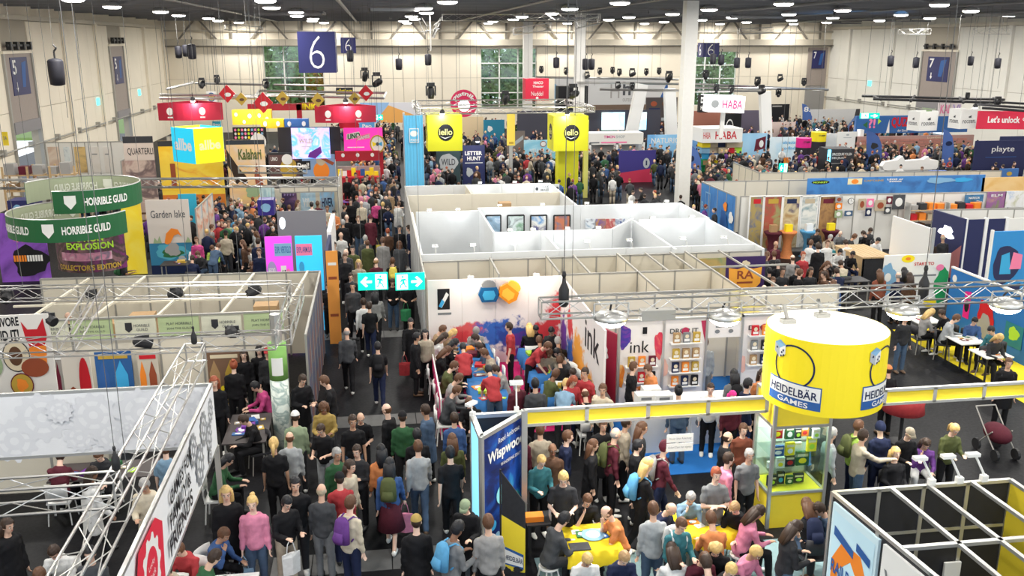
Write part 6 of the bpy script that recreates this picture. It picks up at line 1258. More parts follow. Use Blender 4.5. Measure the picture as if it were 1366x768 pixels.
pipes('pipe lighting rig above the second red ring', [(gx(345, 121, 58), gx(515, 124, 58)), (gx(342, 127, 54), gx(512, 131, 54)), (gx(365, 113, 62), gx(500, 115, 62)), (gx(345, 121, 58), gx(342, 127, 54)), (gx(515, 124, 58), gx(512, 131, 54))], .07, STEEL, [gx(360, 121, 58), gx(505, 124, 58), gx(440, 114, 62)])
pipes('pipe lighting rig in front of the grey banner wall', [(gx(715, 103, 76), gx(905, 106, 76)), (gx(770, 110, 72), gx(905, 112, 72)), (gx(800, 119, 66), gx(905, 121, 66))], .09, STEEL, [gx(730, 103, 76), gx(880, 106, 76), gx(850, 119, 66)])
pipes('pipe lighting rig around the tilted white box sign', [(gx(925, 112, 66), gx(1105, 120, 66)), (gx(925, 117, 60), gx(1100, 119, 60)), (gx(930, 122, 58), gx(1015, 121, 58))], .08, STEEL, [gx(940, 112, 66), gx(1080, 119, 66)])
pipes('dark flat lighting rig above the quiz fascia', [(gx(1150, 128, 62), gx(1340, 133, 60)), (gx(1165, 132, 58), gx(1330, 137, 56)), (gx(1165, 128, 62), gx(1175, 133, 58)), (gx(1220, 128, 62), gx(1215, 135, 57)), (gx(1280, 130, 61), gx(1285, 137, 56)), (gx(1325, 131, 60), gx(1338, 137, 56))], .09, BLACK, [gx(1180, 128, 62), gx(1320, 132, 60)])
pipes('dark lighting rig above the red slogan banner', [(gx(1300, 139, 50), gx(1400, 146, 48)), (gx(1310, 144, 46), gx(1400, 150, 44)), (gx(1325, 136, 54), gx(1400, 140, 52))], .07, BLACK, [gx(1320, 139, 50), gx(1360, 143, 49)])
# motors on chains, moving head lamps
hm = MB().lathe([(.1, 0), (.22, .04), (.24, .3), (.24, .75), (.2, .8), (.05, .84)], 12); hk = MB().path([(0, 0, .84), (0, 0, 1.05), (.08, 0, 1.15), (0, 0, 1.25)], .03)
hmm, hkm = hm.mesh('bag', mat('motor_black', (.02, .02, .03)), True), hk.mesh('hook', BLACK)
for k, (px, py, Y, s, lab) in enumerate([(76, 98, 44, 1.4, 'large black chain bag hanging before the cream concrete wall'), (467, 71, 70, 1, 'black chain bag under the small number cube'), (532, 82, 70, 1, 'black chain bag hanging free before the cream back wall'), (571, 76, 70, 1, 'black chain bag beside the chandelier like rig'), (742, 80, 72, 1, 'black chain bag left hanging near the thin column'), (781, 82, 69.5, 1, 'first of two close black chain bags beside the thin column'), (789, 82, 70.5, 1, 'second of two close black chain bags beside the thin column'), (951, 75, 72, 1, 'black chain bag below the small number cube beside the column'), (962, 76, 72, 1, 'black chain bag before the window beyond the column'), (983, 80, 72, 1, 'black chain bag beside the window edge beyond the column'), (998, 80, 72, 1, 'lone black chain bag before the cream back wall beyond the column'), (1188, 77, 62, .9, 'black chain bag before the pale side wall'), (1222, 79, 62, .9, 'black chain bag near the numbered gate of the pale wall'), (1295, 76, 62, .8, 'grey chain bag past the numbered gate'), (1331, 80, 62, .9, 'black chain bag at the hall edge by the pale wall'), (238, 66, 70, 1, 'small chain bag in the corner of the hall'), (248, 64, 70, 1, 'middle chain bag in the corner of the hall'), (256, 67, 66, 1.2, 'largest chain bag in the corner of the hall')]):
    p = aty(px, py+18*s if False else py+4, Y); t = thing('chain_hoist_bag', lab, 'hoist', (p.x, p.y, p.z-.4)); a = link('bag', hmm, t); b = link('hook', hkm, t); a.scale = b.scale = (s, s, s)
    wires(t, [(p.x, p.y, p.z-.4+1.25*s)])
    w = MB().tube((p.x+.25, p.y, p.z-.4+.8*s), (p.x+.25, p.y, 5.6), .012, n=4); o = w.build('chain', CABLE); o.parent = t; o.matrix_parent_inverse = t.matrix_basis.inverted()
mv = MB().box((-.14, -.1, .52), (.14, .1, .66)); mv2 = MB().bar((-.16, 0, .55), (-.16, 0, .2), .05, .1).bar((.16, 0, .55), (.16, 0, .2), .05, .1); mv3 = MB().lathe([(.1, -.16), (.13, 0), (.12, .2), (.06, .28)], 10)
m1, m2, m3 = mv.mesh('base', BLACK), mv2.mesh('yoke', BLACK), mv3.mesh('head', mat('lamp_black', (.015, .015, .017), .4), True)
def mover(px, py, Y, s, lab, tilt=0, grp=None):
    p = aty(px, py, Y); t = thing('stage_lamp', lab, 'lamp', p, 0, grp); t.scale = (s, s, s)
    link('base', m1, t); yk_ = link('yoke', m2, t); h = link('head', m3, yk_, (0, 0, .25)); h.rotation_euler = (tilt, 0, tilt*.7)
    wires(t, []) if False else None
for k, (px, py, Y, s) in enumerate([(575, 131, 51, 1.5), (674, 138, 51, 1.3), (764, 132, 51, 1.5), (270, 116, 54, 1), (290, 110, 62, 1), (487, 107, 62, 1.5), (503, 116, 58, 1.6), (355, 116, 58, 1), (722, 95, 76, 1), (755, 97, 76, 1), (783, 103, 72, 1), (800, 97, 76, 1), (817, 96, 76, 1), (826, 99, 72, 1), (843, 101, 70, 1.2), (862, 98, 76, 1), (879, 97, 76, 1), (892, 108, 66, 1.4), (824, 117, 66, 1), (843, 118, 66, 1), (941, 104, 66, 1.2), (1010, 113, 66, 1.2), (1040, 107, 66, 1), (1072, 112, 66, 1), (955, 122, 58, 1), (975, 123, 58, 1), (1015, 125, 60, 1.2), (1038, 127, 60, 1), (1290, 130, 58, .8), (1330, 140, 50, 1.0)]):
    mover(px, py+4, Y, s, 'black moving head stage lamp on the pipe rig '+('over the yellow cubes' if k < 3 else 'over the red rings' if k < 8 else 'before the grey banner wall' if k < 20 else 'around the tilted white sign' if k < 28 else 'over the quiz fascia'), [0, .5, 1.1, -.6][k % 4], 'stage lamps on far rigs '+('a' if k < 3 else 'b' if k < 8 else 'c' if k < 20 else 'd' if k < 28 else 'e'))
# truss motors and floods near
for k, (px, py, Y) in enumerate([(752, 405, 14.85), (1231, 395, 14.75), (259, 455, 15.2), (155, 622, 10.5)]):
    p = aty(px, py, Y); t = thing('chain_motor', ['black chain motor on the truss end beside the ink wall', 'black chain motor on the truss above the red standing table', 'black chain motor over the family games truss', 'black chain motor at the truss crossing'][k], 'hoist', (p.x, p.y, p.z-.05))
    t.scale = (.55, .55, 1) if k > 1 else (1, 1, 1); t.scale.z = .5 if k > 1 else 1; MB().lathe([(.05, 0), (.09, .05), (.09, .3), (.04, .42), (.03, .5)], 10).build('body', BLACK, t, True); MB().lathe([(.025, .5), (.04, .56), (.025, .62)], 8).build('swivel', BLACK, t); MB().tube((0, 0, .6), (0, 0, (ZC-p.z)*(2 if k > 1 else 1)), .008, n=5).build('chain', CABLE, t)
GLOW = mat('flood_glow', (1, .98, .92), emit=18)
FL = bpy.data.lights.new('flood_light', 'SPOT'); FL.energy = 260; FL.spot_size = R(110); FL.spot_blend = .6; FL.color = (1, .96, .88); FL.shadow_soft_size = .15
for k, (px, py) in enumerate([(815, 430), (966, 428), (1203, 420), (1341, 412)]):
    p = aty(px, py, 14.7); t = thing('flood_lamp', ['bright flood lamp under the truss by the crimson poster', 'bright flood lamp under the truss before the white doorway', 'bright flood lamp next to the yellow drum sign', 'bright flood lamp at the truss end by the yellow carpet'][k], 'lamp', p)
    MB().lathe([(.18, 0), (.3, .06), (.28, .14), (.12, .2)], 16).build('housing', ALU, t, True); hq = [c for c in bpy.data.objects if c.parent == t][0]; MB().lathe([(.17, -.05), (.24, 0), (.28, .055)], 16).build('lens', GLOW, hq, True)
    b = MB(); b.path([(-.3, 0, .08), (-.3, 0, .34), (.3, 0, .34), (.3, 0, .08)], .018); b.build('yoke', ALU, t); MB().tube((0, 0, .34), (0, .1, 4.4-p.z), .018).build('clamp', BLACK, t)
    lo = link('flood_light', FL, t, (0, 0, -.08)); lo.rotation_euler = (R(-20), 0, 0)
for k, (px, py) in enumerate([(880, 425), ]):
    p = aty(px, py, 14.75); t = thing('dark_fixture', 'switched off dark flood fixture under the truss', 'lamp', p); MB().box((-.35, -.1, 0), (.25, .1, .18)).build('housing', ALUD, t); MB().bar((-.05, 0, .18), (-.05, .1, 4.4-p.z), .04, .03).build('clamp', BLACK, t)
# small black par cans on the left trusses
for k, (px, py, Y) in enumerate([(122, 393, 20), (235, 391, 19.9), (339, 388, 19.8), (10, 395, 20.2), (65, 425, 18.3), (190, 456, 16.3), (310, 443, 16.3)]):
    p = aty(px, py, Y); t = thing('par_lamp', 'black par lamp on the store rig, %s' % ['near the rig corner post', 'halfway along the rear truss', 'close to the aisle corner', 'at the far end of the rear truss', 'on the cross truss', 'halfway along the front truss', 'near the aisle end of the front truss'][k], 'lamp', p); MB().lathe([(.1, -.16), (.11, .1), (.05, .16)], 10).build('can', BLACK, t).rotation_euler = (1.2, .3, k); MB().box((-.12, -.02, 0), (.12, .02, .12)).build('bracket', BLACK, t)
def lowz(q): return (q[0], q[1], min(q[2], 10.35))
# glittering chandelier like rig and ceiling strip trusses
t = thing('cable_cluster', 'silvery cluster of cables and clamps under the ceiling', 'rig', aty(574, 42, 62)); rs = random.Random(4)
for k in range(16): a = rs.uniform(0, 6.28); MB().tube((.3*cos(a), .3*sin(a), rs.uniform(-.5, .6)), (.8*cos(a), .8*sin(a), rs.uniform(-.2, 1.0)), .04, n=5).build('arm', STEEL, t)
MB().tube((0, 0, -1.2), (0, 0, 2.2), .06).build('stem', STEEL, t)
for k, (p0, y0, p1, y1, Y) in enumerate([(590, 22, 690, 23, 62), (700, 20, 800, 18, 60), (685, 42, 735, 35, 56), (770, 33, 798, 27, 56), (1200, 42, 1240, 42, 70), (1300, 42, 1345, 42, 66), (985, 42, 1030, 40, 72), (300, 36, 350, 40, 74)]):
    rig('silver ceiling truss segment %s' % ['before the middle window top', 'beside the thin column top', 'slanting under the lamps near the thin column', 'short piece beside the column head', 'at the pale side wall', 'above the numbered gate', 'beyond the white column', 'above the first window'][k], [(lowz(gx(p0, y0, Y)), lowz(gx(p1, y1, Y)))], .4, .7, .03, [lowz(gx(p0+3, y0, Y)), lowz(gx(p1-3, y1, Y))])

# little bright spots on the far rigs and one flood high on the corner wall
SPT = bpy.data.lights.new('rig_spot_light', 'POINT'); SPT.energy = 40; SPT.shadow_soft_size = .15
for k, (px, py, Y, lab) in enumerate([(257, 134, 51, 'over the first red ring'), (461, 136, 51, 'over the second red ring'), (323, 131, 53, 'between the diamonds'), (347, 131, 53, 'beside the red diamond'), (590, 151, 49.7, 'on top of the cube by the sky blue banner'), (757, 152, 49.7, 'on top of the cube over the yellow pillar'), (637, 188, 55, 'above the navy lettered wall'), (1090, 172, 70, 'in the pinkish far stand'), (1301, 143, 49, 'at the end of the red slogan banner')]):
    p = aty(px, py, Y); t = thing('spot_lamp', 'small glaring white spot lamp '+lab, 'lamp', p)
    hs_ = MB().lathe([(.12, -.02), (.14, .1), (.06, .2)], 10).build('housing', BLACK, t); MB().lathe([(.05, -.09), (.11, -.05), (.115, -.02)], 10).build('lens', GLOW, hs_)
    MB().tube((0, 0, .2), (0, 0, .4), .02).build('stem', BLACK, t); wires(t, [(p.x, p.y, p.z+.4)]); link('rig_spot_light', SPT, t, (0, -.1, -.2))
p = aty(1132, 44, 95); t = thing('wall_flood', 'glaring flood lamp high in the corner of the pale side wall', 'lamp', p); hs_ = MB().box((-.5, 0, -.35), (.5, .25, .35)).build('housing', ALUD, t); MB().box((-.45, -.03, -.3), (.45, 0, .3)).build('lens', GLOW, hs_); MB().box((-.1, .25, -.1), (.1, YB-.1-p.y, .1)).build('bracket', ALUD, t)
# ================================================================ tables and small things
def table(label, x, y, w, d, h=.74, rz=0, top=None, leg=None, cloth=None):
    t = thing('table', label, 'table', (x, y, 0), rz); leg = leg or ALUD
    MB().box((-w/2, -d/2, h-.03), (w/2, d/2, h)).build('table_top', top or PWHITE, t)
    lm = MB().box((-.02, -.02, 0), (.02, .02, h-.03)).mesh('leg', leg)
    for sx in (-1, 1):
        for sy in (-1, 1): link('leg', lm, t, (sx*(w/2-.06), sy*(d/2-.06), 0))
    if cloth:
        b = MB(); n = 44; pts = []
        for i in range(n):
            s = i/n*4; k = int(s); f = s-k; c = [(-1, -1), (1, -1), (1, 1), (-1, 1)]; p, q = c[k], c[(k+1) % 4]
            u, v = p[0]+(q[0]-p[0])*f, p[1]+(q[1]-p[1])*f; pts.append((u*(w/2+.01), v*(d/2+.01), .03*sin(i*2.3)))
        vs = [(a, b_, h+.008) for a, b_, _ in pts]+[(a*1.02+(.02+r_)*(1 if a > 0 else -1)*(abs(a) > w/2-.01), b_*1.02+(.02+r_)*(1 if b_ > 0 else -1)*(abs(b_) > d/2-.01), h-.28) for a, b_, r_ in pts]
        b.add(vs, [(i, n+i, n+(i+1) % n, (i+1) % n) for i in range(n)]+[tuple(range(n))])
        b.build('cloth', cloth, t, True)
    return t
GC = ['rd', 'bl', 'og', 'lm', 'te', 'mu', 'wh', 'pu', 'be', 'gn', 'sk', 'mr']; CNM = dict(rd='red', bl='blue', og='orange', lm='lime', te='teal', mu='mustard', wh='white', pu='purple', be='beige', gn='dark green', sk='sky blue', mr='maroon')
rg = random.Random(31)
def spread_game(x, y, w, d, z, n, where, boxn=1):
    for k in range(n):
        c = rg.choice(GC); sx, sy = rg.uniform(.1, .28), rg.uniform(.1, .25); q = rg.uniform(-w/2+.15, w/2-.15), rg.uniform(-d/2+.15, d/2-.15)
        o = tag(MB().box((-sx/2, -sy/2, 0), (sx/2, sy/2, .006+.002*k)).build('game_board', pr(c), loc=(x+q[0], y+q[1], z), rz=rg.uniform(-.4, .4)), '%s flat game piece lying %s' % (CNM[c], where), 'game piece', 'game pieces '+where)
        printing(o, (x+q[0]-sx*.4, y+q[1]-sy*.4, z+.008+.002*k), (sx*.8, 0, 0), (0, sy*.8, 0), [('e', .5, .5, .35, .35, pr('wh')), ('r', .1, .1, .4, .3, pr(rg.choice(GC)))], off=.001)
    for k in range(boxn):
        c = rg.choice(GC); q = rg.uniform(-w/2+.2, w/2-.2), rg.uniform(-d/2+.15, d/2-.15)
        tag(MB().box((-.14, -.14, 0), (.14, .14, .07)).build('game_box', pr(c), loc=(x+q[0], y+q[1], z+.01), rz=rg.uniform(-.5, .5)), '%s square game box lying %s' % (CNM[c], where), 'box', 'game boxes '+where)
BLC = mat('blue_cloth', (.03, .16, .42), .8)
for i in range(3):
    yy = 20.7+1.45*i; table(['long blue covered gaming table nearest the shelf side of the aisle', 'middle blue covered gaming table in the row', 'blue covered gaming table against the ink cloud wall'][i] if i else 'front blue covered gaming table on the pink carpet', 2.45, yy, .85, 1.4, top=BLC, cloth=BLC)
    spread_game(2.45, yy, .8, 1.35, .752, 6, 'on the %s blue gaming table' % ['front', 'middle', 'rear'][i], 2)
for i, (x, y) in enumerate(((4.05, 23.3), (4.05, 21.9), (4.2, 20.5))):
    table('blue covered square table by the ink side wall, %s' % ['at the ink cloud wall', 'in the middle', 'beside the aisle of the stand'][i], x, y, .8, .9, top=BLC, cloth=BLC); spread_game(x, y, .7, .8, .752, 4, 'on the %s square table' % ['rear', 'middle', 'front'][i])
YC = mat('yellow_cloth', (.9, .68, .02), .8)
p = atz(784, 713, .75); table('yellow cloth gaming table with a round puzzle board', 3.35, 13.72, .9, .85, top=YC, cloth=YC); spread_game(3.35, 13.75, .8, .7, .752, 7, 'on the yellow table with round board', 0)
t = thing('game_board', 'round white and blue cog shaped board on the yellow table', 'game board', (3.4, 13.75, .765)); MB().lathe([(.2, 0), (.2, .012)], 20).build('disc', pr('lb'), t); MB().lathe([(.12, .012), (.12, .018)], 16).build('centre', pr('wh'), t)
tag(MB().box((-.17, -.12, 0), (.17, .12, .015)).build('tablet', pr('ch'), loc=(3.1, 13.42, .755)), 'dark tablet tray lying on the yellow table corner', 'tablet')
table('second yellow cloth gaming table among seated players', 5.45, 13.9, .95, .8, top=YC, cloth=YC); spread_game(5.45, 13.9, .8, .7, .752, 6, 'on the second yellow table', 0)
table('small dark side table beside the blue poster tower', 2.75, 14.5, .8, .5, top=BLACK, leg=BLACK); MB().box((0, 0, 0), (.001, .001, .001))
o = tag(MB().box((-.17, -.1, 0), (.17, .1, .3)).build('game_box', pr('wh'), loc=(2.95, 14.45, .745)), 'white and blue boxed game on the dark side table', 'box'); printing(o, (2.78, 14.35, .745), (.34, 0, 0), (0, 0, .3), [('p', blob(.5, .4, .3, .25, 3), pr('lb')), ('r', .2, .75, .8, .9, pr('bl'))], off=.002)
tag(MB().box((-.16, -.1, 0), (.16, .1, .1)).build('tray', pr('og'), loc=(2.5, 14.45, .745)), 'orange tray on the dark side table', 'tray')
table('white gaming table with printed sheets below the family games banner', -2.75, 13.0, 1.3, .9, top=PWHITE); spread_game(-2.75, 13.0, 1.2, .8, .742, 5, 'on the white banner table', 0)
table('white gaming table at the bottom beneath the diagonal truss', -4.6, 12.6, 1.2, .8, top=PWHITE); spread_game(-4.6, 12.6, 1.1, .7, .742, 4, 'on the table beneath the truss', 0)
table('dark gaming table covered in components by the wrapped column', -3.0, 19.3, .9, 1.6, top=mat('table_dark', (.06, .05, .05)), leg=ALUD); spread_game(-3.0, 19.3, .85, 1.5, .742, 9, 'on the dark table by the wrapped column', 2)
table('long low table behind the white gear fascia', -5.2, 17.6, 2.6, .8, top=mat('table_dark', (.06, .05, .05))); spread_game(-5.2, 17.6, 2.4, .7, .742, 7, 'on the low table behind the gear fascia', 2)
table('white counter table with blue games under the green fascia', -6.0, 21.3, 3.0, .7, top=PWHITE); spread_game(-6.0, 21.3, 2.8, .6, .742, 6, 'on the white counter under the fascia', 5)
for i, (px, py) in enumerate(((1232, 425), (1289, 452), (1322, 470))):
    p = atz(px, py, .75); table('pale gaming table on the yellow carpet, %s' % ['at the far end', 'in the middle', 'beside the white pillar'][i], p.x, p.y, .8, .8, top=PWHITE, leg=BLACK); spread_game(p.x, p.y, .7, .7, .742, 4, 'on the %s yellow carpet table' % ['far', 'middle', 'near pillar'][i], 0)
for i, (px, py, w) in enumerate(((1112, 290, 1.2), (1165, 297, 1.6), (1110, 335, 1.4), (1128, 372, 1.5), (1300, 345, 1.5), (245, 350, 1.6), (470, 268, 1.4))):
    p = atz(px, py, .75); table(['small dark table under the temple poster', 'wooden table below the hanging prints', 'white table amid the crowd of the cream stand', 'dark gaming table before the flower wall', 'white desk inside the navy stand', 'black low table under the lake picture', 'purple covered table in the far aisle'][i], p.x, p.y, w, .8, top=[BLACK, WOOD, PWHITE, BLACK, PWHITE, BLACK, pc('pu')][i]); spread_game(p.x, p.y, w-.1, .7, .742, 3, 'on the '+['table under temple poster', 'wooden table', 'white crowd table', 'dark flower wall table', 'navy stand desk', 'lake picture table', 'purple table'][i], 1)
# railing counter behind the white rooms
rl = thing('bar_counter', 'dark railed counter with metal pots behind the white rooms', 'counter', (9.9, 39.9, 0))
MB().box((-2.0, -.3, .95), (1.6, .3, 1.0)).build('top', BLACK, rl); MB().box((-2.0, -.25, 0), (1.6, .25, .3)).build('base', BLACK, rl); MB().box((1.6, -1.6, .95), (2.2, .3, 1.0)).build('top', BLACK, rl)
for k in range(5): MB().lathe([(.2, .3), (.26, .5), (.26, .85), (.2, .92)], 12, (-1.7+.75*k, 0, 0)).build('pot', ALU, rl, True)
for x in (-2, -.2, 1.6): MB().box((x-.04, -.25, 0), (x+.04, .25, .96)).build('post', BLACK, rl)
# pram and red chair on the right, light box props
t = thing('stroller', 'folded dark red stroller on the dark floor behind the black stand', 'stroller', atz(1330, 595, .2)); t.location.z = 0
for x, y in ((-.25, -.3), (.25, -.3), (-.25, .35), (.25, .35)): MB().tube((x-.03, y, .13), (x+.03, y, .13), .13, n=14).build('wheel', BLACK, t)
MB().ell((0, .05, .5), (.24, .4, .22), 12, 7).build('seat', pc('mr'), t, True); f = MB(); 
for x in (-.24, .24): f.path([(x, -.3, .15), (x, .2, .6), (x, .55, .95)], .015); f.path([(x, .35, .15), (x, -.1, .6)], .015)
f.path([(-.24, .55, .95), (.24, .55, .95)], .018); f.build('frame', ALUD, t)
# ================================================================ people: bodies per pose, clothes as parts
def rotx(v, a): c, s = cos(a), sin(a); return Vector((v[0], v[1]*c-v[2]*s, v[1]*s+v[2]*c))
def vec(*a): return Vector(a)
# facing +y. arm = (upper dir, fore dir) for each side (sx = -1 left, +1 right), x given for the right side
POSES = dict(
 s=dict(hz=.93, lean=2, head=6, legs=[((.0, .03, -1), (0, -.03, -1)), ((.05, .0, -1), (.02, -.04, -1))], arms=[((.12, .0, -1), (.05, .22, -1)), ((.14, -.03, -1), (.03, .18, -1))]),
 w=dict(hz=.91, lean=5, head=5, legs=[((.0, .36, -1), (0, .12, -1)), ((.0, -.22, -1), (0, -.55, -1))], arms=[((.12, -.35, -1), (.05, -.05, -1)), ((.12, .3, -1), (.02, .62, -1))]),
 h=dict(hz=.93, lean=5, head=26, legs=[((.03, .03, -1), (0, -.03, -1)), ((.05, .0, -1), (.02, -.04, -1))], arms=[((.18, .18, -1), (-.35, 1, .18)), ((.18, .15, -1), (-.35, 1, .1))]),
 c=dict(hz=.93, lean=0, head=8, legs=[((.04, .02, -1), (0, -.03, -1)), ((.07, .0, -1), (.02, -.04, -1))], arms=[((.2, .25, -1), (-1, .45, .12)), ((.2, .28, -1), (-1, .5, .22))]),
 p=dict(hz=.93, lean=3, head=3, legs=[((.03, .08, -1), (0, -.03, -1)), ((.05, -.05, -1), (.02, -.08, -1))], arms=[((.12, .0, -1), (.05, .3, -1)), ((.2, .75, -.4), (.0, 1, .05))]),
 l=dict(hz=.90, lean=38, head=16, legs=[((.03, .03, -1), (0, -.05, -1)), ((.06, -.05, -1), (.02, -.1, -1))], arms=[((.1, .35, -1), (-.1, .45, -.8)), ((.12, .3, -1), (-.15, .6, -.7))]),
 t=dict(hz=.57, lean=17, head=24, legs=[((.12, 1, -.02), (0, -.05, -1)), ((.16, 1, -.05), (0, .1, -1))], arms=[((.16, .42, -1), (-.35, 1, .0)), ((.18, .38, -1), (-.45, 1, -.02))]),
 k=dict(hz=.57, lean=20, head=14, legs=[((.12, 1, -.02), (0, -.05, -1)), ((.16, 1, -.05), (0, -.25, -1))], arms=[((.16, .42, -1), (-.35, 1, .0)), ((.05, .62, -.9), (-.42, .1, 1))]),
 b=dict(hz=.57, lean=-6, head=8, legs=[((.1, 1, .0), (0, .1, -1)), ((.14, 1, -.02), (0, .25, -1))], arms=[((.16, .15, -1), (-.3, 1, -.25)), ((.18, .12, -1), (-.4, 1, -.2))]))
def loft(b, rings, n=14):
    vs = []; fs = []
    for c, u, w in rings:
        for i in range(n): a = 2*pi*i/n; vs.append(c+u*cos(a)+w*sin(a))
    k = len(rings)
    for j in range(k-1):
        for i in range(n): fs.append((j*n+i, j*n+(i+1) % n, (j+1)*n+(i+1) % n, (j+1)*n+i))
    fs += [tuple(range(n-1, -1, -1)), tuple(range((k-1)*n, k*n))]
    b.add(vs, fs)
def limb(b, p, q, r0, r1, n=10):
    b.tube(p, q, r0, r1, n=n); b.ell(p, (r0, r0, r0), 10, 6); b.ell(q, (r1, r1, r1), 10, 6)
class Sk: pass
def skeleton(P):
    s = Sk(); a = -R(P['lean']); s.P = P; H = vec(0, 0, P['hz']); s.H = H; s.a = a
    def on(t, x=0, y=0): return H+rotx((x, y, t), a)
    s.on = on
    s.legs = []; s.arms = []
    for i, sx in enumerate((-1, 1)):
        th, sh = P['legs'][i]; hp = H+vec(sx*.09, 0, -.02)
        kn = hp+vec(th[0]*sx, th[1], th[2]).normalized()*.43; an = kn+vec(sh[0]*sx, sh[1], sh[2]).normalized()*.42
        an.z = max(an.z, .075) if P['hz'] > .8 else .075
        s.legs.append((hp, kn, an))
        ua, fa = P['arms'][i]; so = on(.435, sx*.168)
        el = so+vec(ua[0]*sx, ua[1], ua[2]).normalized()*.29; fd = vec(fa[0]*sx, fa[1], fa[2]).normalized(); wr = el+fd*.25
        s.arms.append((so, el, wr, fd, sx))
    ha = a-R(P['head'])*.8; nk = on(.55); s.hm = Matrix.Translation(nk+rotx((0, .015, .165), ha)) @ Matrix.Rotation(ha, 4, 'X')
    s.top = (s.hm @ vec(0, 0, .125)).z; s.head_xy = (s.hm @ vec(0, 0, .05)).xy
    return s
def head_soup(b, M):
    h = MB(); h.ell((0, -.005, .02), (.076, .094, .105), 14, 9); h.ell((0, .025, -.05), (.056, .062, .07), 12, 7); h.ell((0, .05, -.085), (.03, .03, .028), 8, 5)
    h.ell((0, .092, -.012), (.014, .02, .03), 8, 5); h.ell((0, .084, .028), (.05, .014, .012), 8, 4)
    for sx in (-1, 1): h.ell((sx*.079, -.005, -.005), (.012, .022, .034), 8, 5)
    b.add([M @ Vector(v) for v in h.v], h.f)
def hand_soup(b, wr, d, sx):
    s = d.cross(vec(0, 0, 1));
    s = s.normalized() if s.length > .2 else vec(0, 1, 0)
    n = s.cross(d).normalized()
    if abs(d.z) > .75: s, n = vec(0, 1, 0)-d*d.y, vec(-sx, 0, 0); s.normalize()
    pc_ = wr+d*.05; vs = []
    loft(b, [(wr-d*.01, s*.026, n*.02), (wr+d*.03, s*.036, n*.017), (wr+d*.075, s*.042, n*.015), (wr+d*.095, s*.038, n*.012)], 10)
    for i, L in enumerate((.062, .075, .07, .055)):
        o = s*(-.03+.02*i); p = wr+d*.085+o; q = p+d*L*.55-n*.008; r_ = q+d*L*.35-n*.03
        b.tube(p, q, .0095, .009, 6); b.tube(q, r_, .009, .007, 6)
    p = wr+d*.03+s*.034*(-1); q = p-s*.03+d*.035-n*.01; b.tube(p, q, .012, .01, 6); b.tube(q, q+d*.03-n*.012, .01, .008, 6)
def torso(b, s, g, lo=-.1, hi=.565):
    T = [(-.1, .13, .1), (-.04, .158, .112), (.03, .16, .112), (.13, .142, .1), (.23, .142, .1), (.36, .162, .112), (.44, .155, .1), (.49, .115, .08), (.525, .07, .062), (.6, .052, .054)]
    rg = []
    for t, rx, ry in T:
        if lo-1e-6 <= t <= hi: rg.append((s.on(t), rotx((rx+g, 0, 0), s.a), rotx((0, ry+g, 0), s.a)))
    loft(b, rg, 16)
def finish(b, name, vox, ratio, folds=0.0):
    me = b.mesh('soup'); o = bpy.data.objects.new('soup', me); COL.objects.link(o)
    m = o.modifiers.new('r', 'REMESH'); m.mode = 'VOXEL'; m.voxel_size = vox
    m = o.modifiers.new('s', 'SMOOTH'); m.factor = .5; m.iterations = 3
    m = o.modifiers.new('d', 'DECIMATE'); m.ratio = ratio
    dg = bpy.context.evaluated_depsgraph_get(); dg.update()
    r_ = bpy.data.meshes.new_from_object(o.evaluated_get(dg)); r_.name = name
    bpy.data.objects.remove(o); bpy.data.meshes.remove(me)
    if folds:
        for v in r_.vertices:
            c = v.co; v.co = c+v.normal*folds*(sin(c.z*38+c.x*21)+.7*sin(c.z*61-c.y*33+1))
    r_.polygons.foreach_set('use_smooth', [True]*len(r_.polygons)); r_.materials.clear(); r_.materials.append(None); r_.update()
    return r_
KIT = {}
